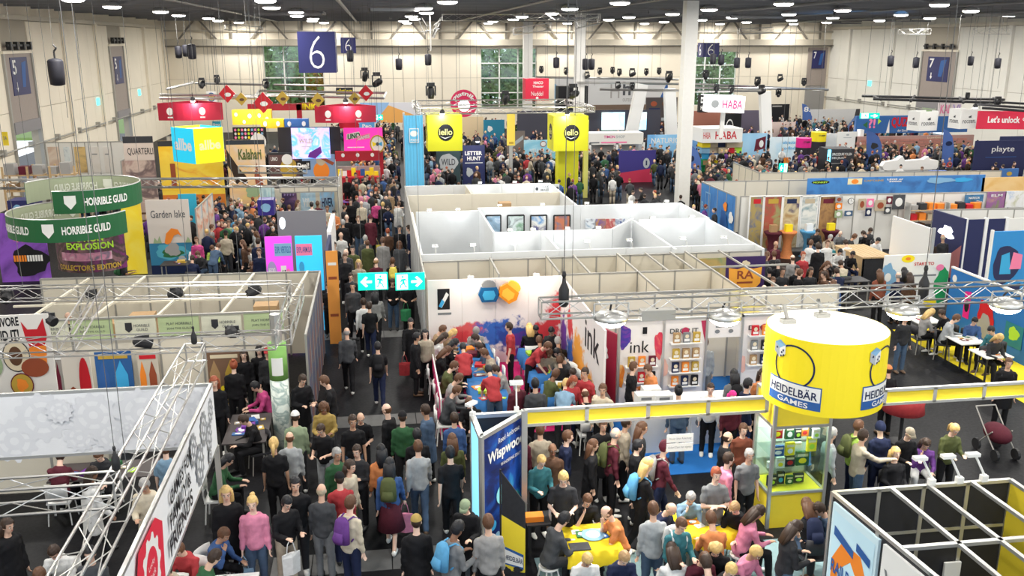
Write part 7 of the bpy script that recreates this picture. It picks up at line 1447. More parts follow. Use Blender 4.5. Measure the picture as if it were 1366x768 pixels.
for key, P in POSES.items():
    s = skeleton(P); K = dict(sk=s)
    b = MB(); torso(b, s, -.012, hi=.61); head_soup(b, s.hm)
    b.tube(s.on(.5), s.hm @ vec(0, -.01, -.06), .054, .052, 10)
    for hp, kn, an in s.legs: limb(b, hp, kn, .078, .052); limb(b, kn, an, .05, .038); b.ell(an+vec(0, .06, -.04), (.04, .11, .032), 10, 5)
    for so, el, wr, fd, sx in s.arms: limb(b, so, el, .036, .036); limb(b, el, wr, .036, .027); hand_soup(b, wr, fd, sx)
    K['body'] = finish(b, 'person', .0115, .2)
    for kind in 'LT':
        b = MB(); torso(b, s, .02, lo=-.1, hi=.53)
        for so, el, wr, fd, sx in s.arms:
            limb(b, so, el, .06, .052)
            if kind == 'L': limb(b, el, wr-fd*.01, .05, .04)
        if kind == 'T':  # cut the sleeve at mid upper arm
            b = MB(); torso(b, s, .018, lo=-.1, hi=.53)
            for so, el, wr, fd, sx in s.arms: limb(b, so, so.lerp(el, .68), .061, .062)
        K[kind] = finish(b, 'shirt' if kind == 'T' else 'jacket', .015, .34, .006)
    if key in 'swh':
        b = MB(); torso(b, s, .032, lo=-.1, hi=.53)
        for so, el, wr, fd, sx in s.arms: limb(b, so, el, .068, .06); limb(b, el, wr-fd*.01, .06, .05)
        loft(b, [(s.H+vec(0, 0, -.4), vec(.22, 0, 0), vec(0, .17, 0)), (s.H+vec(0, 0, -.05), vec(.2, 0, 0), vec(0, .15, 0)), (s.H+vec(0, 0, .1), vec(.175, 0, 0), vec(0, .13, 0))], 16)
        K['C'] = finish(b, 'coat', .018, .3, .006)
    else: K['C'] = K['L']
    b = MB(); torso(b, s, .012, lo=-.1, hi=.04)
    for hp, kn, an in s.legs: limb(b, hp, kn, .1, .074); limb(b, kn, an, .07, .058)
    K['trousers'] = finish(b, 'trousers', .017, .3, .004)
    b = MB()
    for hp, kn, an in s.legs:
        loft(b, [(an+vec(0, -.07, -.03), vec(.03, 0, 0), vec(0, 0, .035)), (an+vec(0, -.03, -.025), vec(.045, 0, 0), vec(0, 0, .05)), (an+vec(0, .06, -.035), vec(.05, 0, 0), vec(0, 0, .04)), (an+vec(0, .15, -.045), vec(.048, 0, 0), vec(0, 0, .028)), (an+vec(0, .2, -.05), vec(.025, 0, 0), vec(0, 0, .018))], 10)
    me = b.mesh('shoes', None, True); me.materials.append(None); K['shoes'] = me
    if key == 'w':
        b = MB(); loft(b, [(s.H+vec(0, .02, -.5), vec(.26, 0, 0), vec(0, .26, 0)), (s.H+vec(0, 0, -.2), vec(.2, 0, 0), vec(0, .17, 0)), (s.H+vec(0, 0, .06), vec(.165, 0, 0), vec(0, .125, 0))], 18); K['skirt'] = b.mesh('skirt', None, True); K['skirt'].materials.append(None)
    KIT[key] = K
# hair in head space
def hairshell(keep, r=(.09, .11, .126), c=(0, -.008, .022), n=22, k=16):
    e = MB().ell(c, r, n, k); o = MB(); idx = {}
    for f in e.f:
        cc = sum((Vector(e.v[i]) for i in f), Vector())/len(f)
        if keep(cc): o.add([e.v[i] for i in f], [tuple(range(len(f)))])
    return o
def short(c): return c.z > .062 or (c.y < .045 and c.z > .0) or (c.y < -.01 and c.z > -.075)
def fringe(c): return c.y < .03 and -.07 < c.z < .045 and not (c.z > .03 and c.y > 0)
HAIR = {}
HAIR['s'] = hairshell(short)
h = hairshell(short, (.092, .112, .126)); 
for sx in (-1, 1): loft(h, [(vec(sx*.06, -.05, .04), vec(.045, 0, 0), vec(0, .055, 0)), (vec(sx*.075, -.06, -.06), vec(.04, 0, 0), vec(0, .055, 0)), (vec(sx*.07, -.08, -.18), vec(.05, 0, 0), vec(0, .04, 0)), (vec(sx*.05, -.1, -.3), vec(.035, 0, 0), vec(0, .025, 0))], 10)
loft(h, [(vec(0, -.08, .05), vec(.07, 0, 0), vec(0, .04, 0)), (vec(0, -.1, -.1), vec(.09, 0, 0), vec(0, .04, 0)), (vec(0, -.12, -.3), vec(.07, 0, 0), vec(0, .025, 0))], 10); HAIR['l'] = h
h = hairshell(short); h.ell((0, -.125, .03), (.03, .03, .03), 8, 5); loft(h, [(vec(0, -.13, .04), vec(.03, 0, 0), vec(0, .03, 0)), (vec(0, -.16, -.05), vec(.035, 0, 0), vec(0, .03, 0)), (vec(0, -.15, -.2), vec(.015, 0, 0), vec(0, .015, 0))], 8); HAIR['p'] = h
h = hairshell(short); h.ell((0, -.07, .13), (.045, .045, .04), 10, 6); HAIR['u'] = h
HAIR['b'] = hairshell(fringe, (.083, .102, .112))
h = hairshell(lambda c: c.z > .035, (.094, .112, .122)); loft(h, [(vec(0, .06, .045), vec(.08, 0, 0), vec(0, .03, .004)), (vec(0, .15, .035), vec(.06, 0, 0), vec(0, .02, .004))], 12); HAIR['c'] = h
HAIR['n'] = hairshell(lambda c: c.z > .03 or (c.y < .03 and c.z > -.04), (.1, .118, .135))
HM = {}
for k, b in HAIR.items():
    if k not in 'cn': b.v = [tuple(Vector(v)*(1+.035*sin(v[0]*90+v[2]*40)*sin(v[1]*70-v[2]*55))) for v in b.v]
    me = b.mesh('hair', None, True); me.materials.append(None); HM[k] = me
e = MB()
for sx in (-1, 1): e.ell((sx*.032, .083, .006), (.014, .008, .008), 8, 5)
e.mi = 1
for sx in (-1, 1): e.ell((sx*.032, .0895, .006), (.007, .004, .007), 8, 5); e.bar((sx*.015, .094, .03), (sx*.05, .085, .032), .006, .008)
e.mi = 2; e.ell((0, .086, -.058), (.024, .008, .007), 8, 5)
EYES = e.mesh('face_features', [mat('eye_white', (.8, .78, .75)), mat('eye_dark', (.03, .02, .015)), mat('lips', (.45, .15, .12))], True)
SKIN = [mat('skin_%d' % i, c, rough=.55, noise=.06, nscale=20) for i, c in enumerate([(.74, .48, .36), (.68, .43, .31), (.8, .55, .43), (.5, .29, .19), (.24, .12, .07)])]
SHOES = [mat('shoe_black', (.02, .02, .02), .5), mat('shoe_white', (.75, .74, .7), .5), mat('shoe_brown', (.12, .07, .04), .5)]
CN = dict(bk='black', ch='charcoal', dg='dark grey', gy='grey', lg='light grey', wh='white', cr='cream', nv='navy', bl='blue', jb='denim blue', lb='light blue', sk='sky blue', te='teal', gn='dark green', ol='olive', lm='lime', mg='sage green', rd='red', mr='maroon', pk='pink', hp='magenta', pu='purple', lv='lilac', og='orange', yl='yellow', mu='mustard', br='brown', tn='tan', be='beige', db='dark brown', bd='blonde', gr='grey', rt='ginger', gp='green')
HN = dict(s='short %s hair', l='long %s hair', p='%s ponytail', u='%s hair bun', b='balding %s head', c='%s cap', n='%s beanie')
TN = dict(L='top', T='T-shirt', C='coat')
PN = dict(s='standing', w='walking', h='looking down at things in hand', c='arms folded', p='pointing', l='leaning over a table', t='seated', k='seated hand to chin', b='seated')
HCOL = lambda k: mat('hair_'+k, PAL[k], rough=.5, noise=.3, nscale=40, spec=.4)
BP = MB(); loft(BP, [(vec(0, -.02, -.2), vec(.12, 0, 0), vec(0, .05, 0)), (vec(0, -.04, -.18), vec(.145, 0, 0), vec(0, .085, 0)), (vec(0, -.05, 0), vec(.15, 0, 0), vec(0, .09, 0)), (vec(0, -.03, .18), vec(.13, 0, 0), vec(0, .075, 0)), (vec(0, -.01, .24), vec(.07, 0, 0), vec(0, .03, 0))], 16)
PK = MB(); loft(PK, [(vec(0, -.13, -.16), vec(.1, 0, 0), vec(0, .04, 0)), (vec(0, -.15, -.08), vec(.11, 0, 0), vec(0, .05, 0)), (vec(0, -.12, .02), vec(.09, 0, 0), vec(0, .03, 0))], 12)
ST = MB()
for sx in (-1, 1): ST.path([(sx*.08, .02, .2), (sx*.1, .12, .23), (sx*.12, .24, .14), (sx*.13, .22, -.05), (sx*.12, .04, -.17)], .015)
BPm, PKm, STm = BP.mesh('backpack_body', None, True), PK.mesh('front_pocket', None, True), ST.mesh('strap', None, True)
for m_ in (BPm, PKm, STm): m_.materials.append(None)
TB = MB(); loft(TB, [(vec(0, 0, -.62), vec(.15, 0, 0), vec(0, .05, 0)), (vec(0, 0, -.3), vec(.16, 0, 0), vec(0, .055, 0)), (vec(0, 0, -.24), vec(.155, 0, 0), vec(0, .03, 0))], 4)
TBm = TB.mesh('bag_body', None); TBm.materials.append(None); TH_ = MB().path([(-.08, .01, -.25), (-.05, 0, -.08), (0, 0, -.0), (.05, 0, -.08), (.08, .01, -.25)], .008).mesh('handle', None); TH_.materials.append(None)
def setm(o, m): o.material_slots[0].link = 'OBJECT'; o.material_slots[0].material = m
USED = {}; NP = [0]; PEOPLE = []
def chair(kind, x, y, rz, who):
    if kind == 'stool':
        if 'stool' not in KIT: KIT['stool'] = (MB().lathe([(.17, .44), (.175, .46), (.17, .475)], 16).mesh('seat', PWHITE), [MB().tube((sx*.1, sy*.1, .44), (sx*.17, sy*.17, 0), .015).mesh('leg', PWHITE) for sx in (-1, 1) for sy in (-1, 1)])
        t = thing('stool', 'round white stool under '+who, 'stool', (x, y, 0), rz, 'white stools'); link('seat', KIT['stool'][0], t)
        for m in KIT['stool'][1]: link('leg', m, t)
        return t
    if kind not in KIT:
        m = PWHITE if kind == 'white' else mat('chair_black', (.03, .03, .035), .5); lm = m if kind == 'white' else ALUD
        bk = MB(); bk.ribbon([(-.2, -.2), (-.12, -.235), (0, -.245), (.12, -.235), (.2, -.2)], .58, .86, .02)
        bp = [MB().tube((sx*.18, -.19, .44), (sx*.18, -.215, .62), .014).mesh('back_post', lm) for sx in (-1, 1)]
        KIT[kind] = (MB().box((-.21, -.2, .43), (.21, .21, .465)).mesh('seat', m), bk.mesh('backrest', m, True), bp, [MB().tube((sx*.18, sy*.17, .43), (sx*.21, sy*.21, 0), .014).mesh('leg', lm) for sx in (-1, 1) for sy in (-1, 1)])
    t = thing('chair', ('white plastic' if kind == 'white' else 'black')+' chair under '+who, 'chair', (x, y, 0), rz, kind+' chairs')
    k = KIT[kind]; link('seat', k[0], t); br_ = link('backrest', k[1], t); [link('back_post', q, br_) for q in k[2]]
    for m in k[3]: link('leg', m, t)
    return t
def person(px, py, deg, pose, hs, hc, top, tc, bc, place, extra='', seat='black', world=None, near=True, group=None):
    K = KIT[pose]; s = K['sk']; i = NP[0]; NP[0] += 1
    rr = random.Random(i*13+5); sc = rr.uniform(.955, 1.045) if pose not in 'tkb' else rr.uniform(.98, 1.03)
    rz = -R(deg)
    off = Vector((s.head_xy.x*cos(rz)-s.head_xy.y*sin(rz), s.head_xy.x*sin(rz)+s.head_xy.y*cos(rz), 0))*sc
    p = (atz(px, py, s.top*sc)-off) if world is None else Vector((world[0], world[1], 0))
    p.z = 0
    if 'ink table' in place or 'pink carpet' in place: p.y = min(p.y, 24.25); p.x = min(p.x, 4.62)
    if world is None:
        u = Vector((p.x, p.y, 0)).normalized(); w_ = Vector((u.y, -u.x, 0)); best = None
        for du, dw in ((0, 0), (.18, 0), (-.18, 0), (0, .2), (0, -.2), (.34, 0), (-.34, 0), (.3, .2), (-.3, -.2), (.3, -.2), (-.3, .2)):
            q = p+u*du+w_*dw; dm = min([(q.x-x_)**2+(q.y-y_)**2 for x_, y_ in PEOPLE] or [9])
            if 'ink table' in place or 'pink carpet' in place:
                if q.y > 24.3 or q.x > 4.66: continue
            if best is None or dm > best[0]: best = (dm, q)
            if dm > .4**2: best = (dm, q); break
        if best: p = best[1]
    bt = 'skirt' if 'K' in extra else 'trousers'
    for alt_b, alt_h in [(bc, hc)]+[(b_, h_) for h_ in (hc, 'db', 'br', 'bk') for b_ in (bc, 'jb', 'ch', 'nv', 'dg', 'db')]:
        if hs in 'cn': alt_h = hc
        if (hs, alt_h, top, tc, alt_b, pose, place) not in USED: bc, hc = alt_b, alt_h; break
    USED[(hs, hc, top, tc, bc, pose, place)] = 1
    if bc == 'jb': btn = 'jeans'
    else: btn = CN[bc]+' '+bt
    lab = 'person, %s, %s %s, %s, %s%s' % (HN[hs] % CN[hc], CN[tc], TN[top], btn, PN[pose], (' '+place) if place else '')
    words_ = lab.split()
    if len(words_) > 16: lab = ' '.join(words_[:16])
    o = link('person', K['body'], None, p, rz); o.scale = (sc, sc, sc); tag(o, lab, 'person', group or ('people '+place))
    setm(o, SKIN[rr.choice([0, 0, 1, 1, 2, 2, 3]) if rr.random() > .04 else 4])
    c = link({'L': 'jacket', 'T': 'shirt', 'C': 'coat'}[top], K[top], o); setm(c, pc(tc))
    c = link(bt, K['trousers'] if bt == 'trousers' else K['skirt'], o); setm(c, pc(bc))
    if pose not in 'l' or True: c = link('shoes', K['shoes'], o); setm(c, SHOES[rr.choice([0, 0, 1, 1, 2])])
    h = link('hair' if hs not in 'cn' else ('cap' if hs == 'c' else 'beanie'), HM[hs], o); h.matrix_local = s.hm; setm(h, HCOL(hc) if hs not in 'cn' else pc(hc))
    if hs == 'c': h2 = link('hair', HM['b'], o); h2.matrix_local = s.hm; setm(h2, HCOL('db'))
    if near: e = link('face_features', EYES, o); e.matrix_local = s.hm
    M = Matrix.Translation(p) @ Matrix.Rotation(rz, 4, 'Z') @ Matrix.Scale(sc, 4)
    for ex in extra.split(','):
        if ex.startswith('B'):
            k = ex[1:]; t = thing('backpack', '%s backpack worn by person in %s %s %s' % (CN[k], CN[tc], TN[top], place), 'backpack'); t.matrix_basis = M @ Matrix.Translation(s.on(.3, 0, -.15)) @ Matrix.Rotation(s.a, 4, 'X')
            bb = link('backpack_body', BPm, t); setm(bb, pc(k)); setm(link('front_pocket', PKm, bb), pc(k)); setm(link('strap', STm, bb), pc(k))
        if ex.startswith('T'):
            k = ex[1:]; a = s.arms[1]; t = thing('carrier_bag', '%s carrier bag held by person in %s %s %s' % (CN[k], CN[tc], TN[top], place), 'bag'); t.matrix_basis = M @ Matrix.Translation(a[2]+a[3]*.09)
            bb = link('bag_body', TBm, t); setm(bb, pc(k)); setm(link('handle', TH_, bb), pc(k))
    if pose in 'tkb': chair(seat, p.x, p.y, rz, 'person in %s %s with %s, %s' % (CN[tc], TN[top], HN[hs] % CN[hc], btn))
    PEOPLE.append((p.x, p.y))
    return o
def crowd(ox, oy, place, seat, data):
    for ln in data.strip().splitlines():
        q = ln.split()
        if len(q) < 9: continue
        person(ox+float(q[0])/3.84, oy+float(q[1])/3.84, float(q[2]), *q[3:9], place if len(q) < 11 else q[10].replace('_', ' '), q[9] if len(q) > 9 and q[9] != '-' else '', seat)
crowd(340, 568, 'in the wide dark aisle', 'black', '''
95 60 0 s p bd T bk bk
178 50 0 s b br L lg ch
335 -5 200 h s db T bk lg
420 115 150 s s gr L gn ch
520 100 200 c s db L ch bk
205 265 170 s s bk T bk ch
165 365 150 h s bk L bk be Twh
340 297 10 s b be L dg gy
432 237 350 s c bk L rd nv
490 220 120 s l db L cr ol
490 358 40 s s br L cr nv Bpu
690 165 10 w l bk L bl mr Bol,Tpk,K
835 75 0 w s br L lg jb
1000 105 0 w s bk T bk bk
830 15 0 s s bk T bk bk
1010 40 0 s l br L ol ch
645 95 350 s l bk L og bk
825 455 0 s c mu C bk bk
1075 385 200 h c mg C bk bk
1045 490 60 h s bk L gy bk Bsk
1195 455 0 s s br L gr bk
''')
crowd(0, 568, 'near the white family games banner', 'white', '''
1155 312 170 s l bd C bk bk
1290 362 180 s u bd L pk jb Tlb
1150 528 120 k s br L bl bk
1105 640 60 t s db L gn bk
905 580 200 t s br L rd nv
920 705 180 t s db L be bk
270 622 180 t s db L wh bk
195 738 180 t s br L dg bk
455 620 180 s s bk L dg bk
470 210 60 w l db C wh ch
500 130 180 t s br L ch bk
735 275 180 h s gr C cr bk
35 475 120 s l db C bk bk
310 125 0 t s db L mr bk
845 85 0 s s br T lb nv
1175 148 90 t l bk L gn bk
''')
crowd(340, 380, 'in the aisle by the pink fence', 'black', '''
375 -8 180 s s db T bk bk
555 68 0 w s db L wh bk
585 88 0 w s db T bk nv
617 22 10 w l bk L gr bk
705 -30 180 h s db L bk jb
785 -25 180 h s db T bk bk Tgp
500 -15 180 s s bk L dg bk
470 218 0 w b gr L dg bk
628 292 0 w s bk T bk nv Bbk
797 172 180 w s bk C bk ch Trd
830 245 90 s s bk C bk bk
872 238 180 s l bk L be bk
245 463 150 h s db C bk ch
350 468 270 h s br L bk ch
350 603 180 h l br L mu dg
205 645 0 s c wh L mg ch
500 668 170 s s db T bk bk
540 658 180 h b db T bk ch
672 608 300 s b br L bk bk
755 648 0 s c bk L gn ch
870 613 300 s s db C jb bk
1020 655 0 s s db L bl ch
20 310 180 s l bk L bk bk
62 308 180 s c rd L ch bk
''')
crowd(340, 380, 'at the long blue ink table', 'white', '''
958 178 90 t s br L tn nv
980 205 90 t l bd L tn ch
975 238 90 t l db L wh ch
988 262 90 t l bk L bk bk
990 318 90 t l br L bk ch
1025 395 90 t s br L ol bk
1050 458 90 t s br L gr ch
1040 520 90 t s br L dg ch
1095 585 200 t s br T bk bk
1065 303 0 l s bk T rd bk
1120 183 180 t n gr L gr ch
1125 255 270 t s db L bk bk
1145 300 270 t s db L jb bk
1170 330 270 t s br L be bk
1195 418 350 l s bk T rd bk
1228 415 270 t s db L gr bk
1300 193 280 s s db T rd bk
''')
crowd(680, 380, 'on the pink carpet', 'white', '''
98 148 180 t s bk L bk bk
100 200 0 t l bd L bk bk
215 220 200 t s bk L ch bk
150 265 0 t s br L bk bk
245 270 0 t s gr L bk bk
200 300 130 l s br T rd bk
205 330 180 t s br L be ch
310 325 250 t s bk L lg ch
330 355 250 t s db L dg bk
255 368 0 t s br L bk bk
325 420 180 t s db T bk bk
240 435 60 t s br L ol bk
385 425 220 s s db T rd bk
290 488 20 l s bd L lb ch
330 498 160 h l rt L rd nv
385 535 0 t b br L bk ch
440 488 180 t l br L ol bk
495 550 180 t b gr L gr ch
535 505 200 s s br L cr bk
45 470 150 s s db L mr bk
130 478 0 s s bk T dg bk
''')
crowd(680, 380, 'by the white game shelves', 'black', '''
637 395 90 s s br T bk bk
705 410 260 h s br C og bk
1000 268 0 s s br L lg gy
865 515 0 s u bk L jb jb
1150 432 0 s l bk L gy ch Bbk
1225 480 90 s s bk C nv bk
1300 430 180 s l db L og ch
1030 505 200 s s db L wh bk
1145 530 180 s l hp L mr bk
1305 480 180 s s db C bk bk
''')
crowd(0, 380, 'at the beige store stand', 'black', '''
815 385 180 t s bk L gr bk
1095 470 170 s l rt L bk bk
1195 385 0 s u rt L bk bk
1290 330 180 s l db L bk bk
1330 305 180 s l bk L bk ch
1300 500 250 t s bk L hp bk
1240 670 250 t s db L bk bk
200 430 0 s s bk T bk bk
345 140 180 s b br T ch bk
''')
crowd(680, 568, 'under the yellow beam', 'stool', '''
165 155 170 h s bd L te bk
220 112 180 s b br L br bk
275 240 190 h p bd T ch bk
300 25 100 s s br L nv nv
155 -10 0 s s br L be ch Twh
430 70 100 s l br C bk bk
545 10 90 s b gr L mr bk Bol
660 72 90 s s bk T bk ch
710 165 90 w l bd L bk bk Bsk
680 0 100 s l br L ch lb
800 75 90 w s mr L mr nv Bgr
1120 30 90 s b db L bk bk
1200 -10 180 s s br L rt ch
1125 138 90 s s db L pk bk
1060 215 180 c s rt T gy gy
1230 120 180 s s gr T gy bk
735 390 0 s s br L lg jb
885 448 170 h s br L te ch Bwh
50 20 180 s s db L mr bk
105 5 180 s l db L bk bk
480 -30 180 s s br C bk bk
600 -10 90 s s db L be bk
''')
crowd(680, 568, 'at the yellow cloth tables', 'stool', '''
285 448 70 t s bk L dg ch
400 382 180 k s br T bk bk
490 415 270 k b br T og bk
835 402 140 t b be L nv bk
930 345 190 k s gr L lb ch
830 572 0 t l db L wh bk
1030 443 0 t s br L og ch
1090 390 220 t s tn T bk jb
1060 578 200 t l bd L bk bk
935 652 180 t s br L mr bk
1005 665 0 t s db L nv bk
1070 705 180 t s bd L bk bk
400 662 180 t s bd L wh bk
590 652 180 t s tn L nv bk
1270 625 150 t s bd L pk ch
1285 388 90 t l db L pk bk
''')
crowd(1016, 568, 'beside the glass display cabinet', 'black', '''
365 10 90 s s gr L lg ch
525 20 90 p s db L be jb
500 -10 90 s s br L lm nv Bol
610 -20 0 s n nv L nv nv
765 15 180 h c be L bk bk
690 110 180 b l bd L bk bk
845 70 200 k l db L pu wh
995 -5 180 h p bd L ol bk
230 375 0 t l br L bk jb Bnv
290 400 270 t s db L jb ch
185 490 90 h l db L ch jb
335 -10 180 s b br C ch bk
''')
crowd(1016, 380, 'by the yellow carpet', 'black', '''
650 410 0 s c og L bk bk
740 150 180 s s br L ch jb
875 125 90 t l bd L gr bk
920 130 270 t s db L bk bk
1005 155 120 t s br L lg bk
1095 170 200 t s bk L bl bk
1175 215 250 t s bk L te bk
1225 255 180 t l bd L ch bk
1270 375 200 s s br C bk bk Bch
''')
crowd(1016, 190, 'in the cream walled stand', 'black', '''
75 505 170 s b br L mr bk
65 555 0 s s br L ch bk
85 600 0 s s bk L bk bk Bbk
160 575 0 s b br L gr ch
215 560 180 s s rt L rd ch
290 515 0 s s db C bk bk
340 375 90 t s bk L wh bk
405 368 200 t s db L ch bk
440 385 270 t s bk L bk bk
290 445 180 t s db L ch bk
355 475 180 t s gr L be ch
405 455 200 t b gr L gy bk
340 500 180 s s br L wh ch
255 500 60 s s br L wh bk
430 500 0 t s db L wh bk
405 548 180 t s bk L wh ch
650 372 180 t s bk L bk bk
560 440 180 t s db L dg bk
600 490 180 t s bk L wh bk
340 610 150 h l br L br ch
405 605 0 t s db L cr ch
385 645 0 t s db L nv bk
370 705 20 s l br L bl bk
155 690 180 t s br L bk bk
125 730 180 s b br L ch ch
15 730 180 s b be L bk bk
605 650 0 s l br L rt bk
700 665 0 s b gr L nv bk
730 652 0 s l bk L bk bk
760 660 0 s l db L br bk
930 470 0 s b be L ch bk
870 485 0 s s db L db bk
1135 510 0 t s bk L bk bk
40 640 0 s s bk L bk bk
110 640 180 s s db L ch bk
60 690 200 s s br L bk bk
200 650 90 s s br C bk bk
255 640 180 s l db L ch bk
30 560 90 s l br L dg bk
185 625 180 s s bk L bk bk
320 660 270 s s db L br bk
470 560 180 t s bk L bk bk
520 455 270 t s db L bk bk
480 470 90 t s br L ch bk
''')
crowd(340, 190, 'in the far crowded aisle', 'black', '''
575 500 0 s s br C ol jb
655 485 10 s s br C gr bk
440 460 170 s b be T wh be
405 510 180 s s db L ch bk
465 545 180 s b gr L dg bk
500 535 180 s s bk L ol bk
460 570 180 s s br L ch bk
530 600 180 s l bd L be bk
620 590 0 s b tn L mr bk
705 590 0 s s br L bk bk Byl
740 505 180 s l br C dg bk
565 475 0 s s gr L dg bk
405 347 180 h s bk L og ch
545 300 180 s b gr L cr ch
620 290 0 s s db L hp bk
655 305 0 s s bd L bk ch Twh
590 370 0 s n mr C mr bk Tyl
490 290 180 s s db L bk bk
460 320 90 s s db C ch bk
575 165 180 s s db L bk bk
515 155 180 s s db L ch gn
470 175 180 s s bk L bk bk
630 180 180 s s br L dg jb
680 215 0 s s db C nv bk
585 100 180 s b rt L rd mr
470 370 180 s b gr L bk bk
530 375 180 s s br L bk bk
450 395 0 s s gr C bk bk
375 712 180 s s bk T bk bk
490 670 180 s s db L ch bk
740 425 180 s s bk L bk jb
760 425 270 s s db L nv nv
680 440 0 s s rt L br bk
385 430 0 s s db C ch bk
85 400 90 l s bk T sk bk
175 320 0 s s br L wh bk
220 295 90 s l br L be ch
290 305 0 s s bk L wh bk
320 300 0 s s br L mr bk
370 325 180 s s br L cr bk
20 545 180 s s br L nv bk
''')
crowd(0, 190, 'in the crowd by the lake picture', 'black', '''
1215 305 0 s s br L lb nv
1205 370 20 s s br T sk bk
1215 405 90 h s db T sk nv
1135 395 180 s l rt L mr bk
1170 400 170 s s br L mg ch
1155 450 0 s c bk L be ch
1085 420 90 s s br L gr bk
1110 330 200 s s bk L dg bk
1140 310 200 s s db C bk bk
1080 475 180 t s br L ch bk
1130 490 0 t l bk L wh jb
1120 520 20 l s br L jb jb
1085 530 180 t s br L lm bk
995 525 170 t s bk L wh ch
1010 560 200 t s br L ch bk
985 580 0 t s db L nv bk
1005 490 180 s s br L hp bk
1240 500 270 s l br L br bk
1275 545 170 t s br T wh ch
1310 455 270 s l br L wh nv
1290 620 180 t l br L br bk
1320 490 0 s s db L nv bk
1330 560 180 t s db L nv bk
645 580 70 h s bk T ch bk Bgn
1310 350 200 s l br L ch bk
1270 330 200 s s db L dg bk
1060 345 90 s s db L dg bk
''')
# ================================================================ the rest of the far crowd
rc = random.Random(77)
bpy.context.view_layer.update()
OBST = []
for o in bpy.data.objects:
    if o.type != 'MESH' or o.name.split('.')[0] in ('floor', 'carpet', 'tile', 'ground_outside', 'ceiling', 'foliage', 'game_board'): continue
    q = o
    while q.parent is not None: q = q.parent
    if q.name.startswith(('person', 'backpack', 'carrier')): continue
    c = [o.matrix_world @ Vector(v) for v in o.bound_box]
    zz = [v.z for v in c]
    if min(zz) > 1.6 or max(zz) < .15: continue
    bx_ = (min(v.x for v in c), max(v.x for v in c), min(v.y for v in c), max(v.y for v in c))
    if (bx_[1]-bx_[0])*(bx_[3]-bx_[2]) < 60: OBST.append(bx_)
def freespot(x, y, d=.42): return all((x-a)**2+(y-b)**2 > d*d for a, b in PEOPLE) and not any(a-.27 < x < b+.27 and c-.27 < y < e+.27 for a, b, c, e in OBST)
ZONES = [ # x0,x1,y0,y1,count,place
 (-1.3, 1.0, 42, 54, 34, 'in the far end of the aisle'), (3, 14.5, 46, 55.5, 60, 'behind the white rooms'), (12, 15, 38, 45, 16, 'by the white column'), (-1.6, 1.4, 56, 86, 140, ''),
 (3, 15, 57.5, 62, 70, ''), (8, 24, 60, 65, 60, ''), (17, 24, 46, 57, 90, ''), (23, 33, 50, 61, 80, ''), (33, 45, 50, 64, 150, ''), (25, 36, 68, 84, 130, ''), (36, 47, 70, 88, 120, ''), (2, 14, 66, 77, 80, ''), (16, 26, 67, 77, 50, ''), (-4, 24, 82, 90, 90, ''),
 (-16, -9, 47, 51.5, 44, ''), (-10, -4.2, 40, 45.5, 60, ''), (-19, -11, 53, 61, 30, ''), (-5.5, -2.2, 36.2, 39.5, 22, ''), (-6.9, -5, 37, 40, 16, ''), (-11, -4, 56, 70, 40, '')]
low = {}
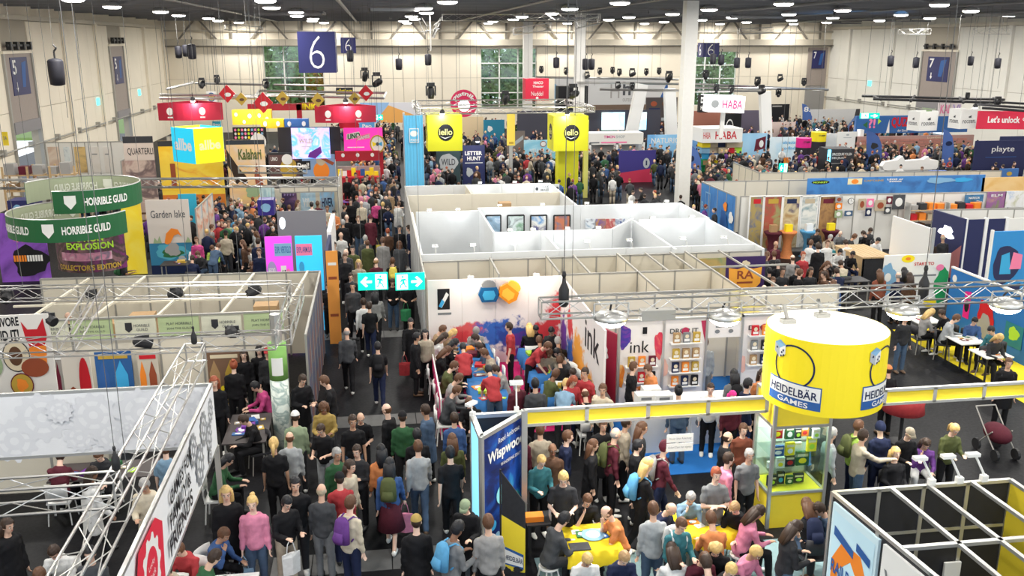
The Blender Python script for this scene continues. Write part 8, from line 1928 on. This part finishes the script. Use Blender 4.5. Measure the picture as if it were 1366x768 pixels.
def lowp(pose):
    if pose in low: return low[pose]
    s = KIT[pose]['sk']; L = []
    b = MB(); b.mi = 0
    h = MB().ell((0, .01, -.01), (.075, .09, .11), 6, 5); b.add([s.hm @ Vector(v) for v in h.v], h.f)
    for so, el, wr, fd, sx in s.arms: b.ell(wr+fd*.06, (.03, .03, .05), 5, 3)
    b.mi = 1; h = MB().ell((0, -.02, .035), (.085, .1, .1), 6, 5); b.add([s.hm @ Vector(v) for v in h.v], h.f)
    b.mi = 2
    loft(b, [(s.on(t), rotx((rx, 0, 0), s.a), rotx((0, ry, 0), s.a)) for t, rx, ry in ((-.1, .16, .12), (.12, .16, .12), (.36, .185, .13), (.47, .18, .11), (.55, .05, .05))], 7)
    for so, el, wr, fd, sx in s.arms: b.tube(so, el, .065, .055, 5); b.tube(el, wr, .055, .04, 5)
    b.mi = 3
    for hp, kn, an in s.legs: b.tube(hp, kn, .1, .075, 5); b.tube(kn, an-vec(0, 0, .07), .07, .06, 5)
    low[pose] = b; return b
tops = ['bk']*14+['ch']*8+['dg']*5+['nv']*6+['db']*3+['gy', 'lg', 'wh', 'wh', 'be', 'cr', 'rd', 'mr', 'bl', 'jb', 'te', 'gn', 'ol', 'pk', 'og', 'br', 'tn', 'lb', 'pu']
bots = ['bk']*6+['jb']*4+['ch', 'nv', 'dg', 'be']
hcs = ['db', 'db', 'br', 'br', 'bk', 'bd', 'gr', 'rt']
st = MB(); stm = [SKIN[0], SKIN[2]]+[HCOL(k) for k in ('db', 'br', 'bk', 'bd', 'gr')]+[pc(k) for k in dict.fromkeys(tops+bots)]
def mi(m):
    if m not in stm: stm.append(m)
    return stm.index(m)
nst = 0; N_IND = 300
for zi, (x0, x1, y0, y1, n, place) in enumerate(ZONES):
    for k in range(n):
        for tr in range(12):
            x, y = rc.uniform(x0, x1), rc.uniform(y0, y1)
            if freespot(x, y): break
        else: continue
        po = rc.choice('sssswwhhc'); dg_ = rc.choice([0, 0, 180, 180, 180, 90, 270, 150, 210, 30]); tc, bc, hc, hs = rc.choice(tops), rc.choice(bots), rc.choice(hcs), rc.choice('ssssllpb')
        if place and NP[0] < N_IND:
            person(0, 0, dg_, po, hs, hc, rc.choice('LLLTC'), tc, bc, place, world=(x, y), near=False)
        else:
            b = lowp(po); rz = -R(dg_); sc = rc.uniform(.93, 1.05); c, s_ = cos(rz)*sc, sin(rz)*sc; base = len(st.v)
            st.v += [(x+v[0]*c-v[1]*s_, y+v[0]*s_+v[1]*c, v[2]*sc) for v in b.v]
            mm = [mi(SKIN[rc.choice([0, 0, 2])]), mi(HCOL(hc)), mi(pc(tc)), mi(pc(bc))]
            st.f += [tuple(base+q for q in f) for f in b.f]; st.m += [mm[q] for q in b.m]
            PEOPLE.append((x, y)); nst += 1
if st.f:
    o = st.build('crowd', stm, None, True); tag(o, 'dense crowd of far visitors filling the lanes between the back stands', 'crowd', kind='stuff')
print('PEOPLE', NP[0], 'crowd', nst)
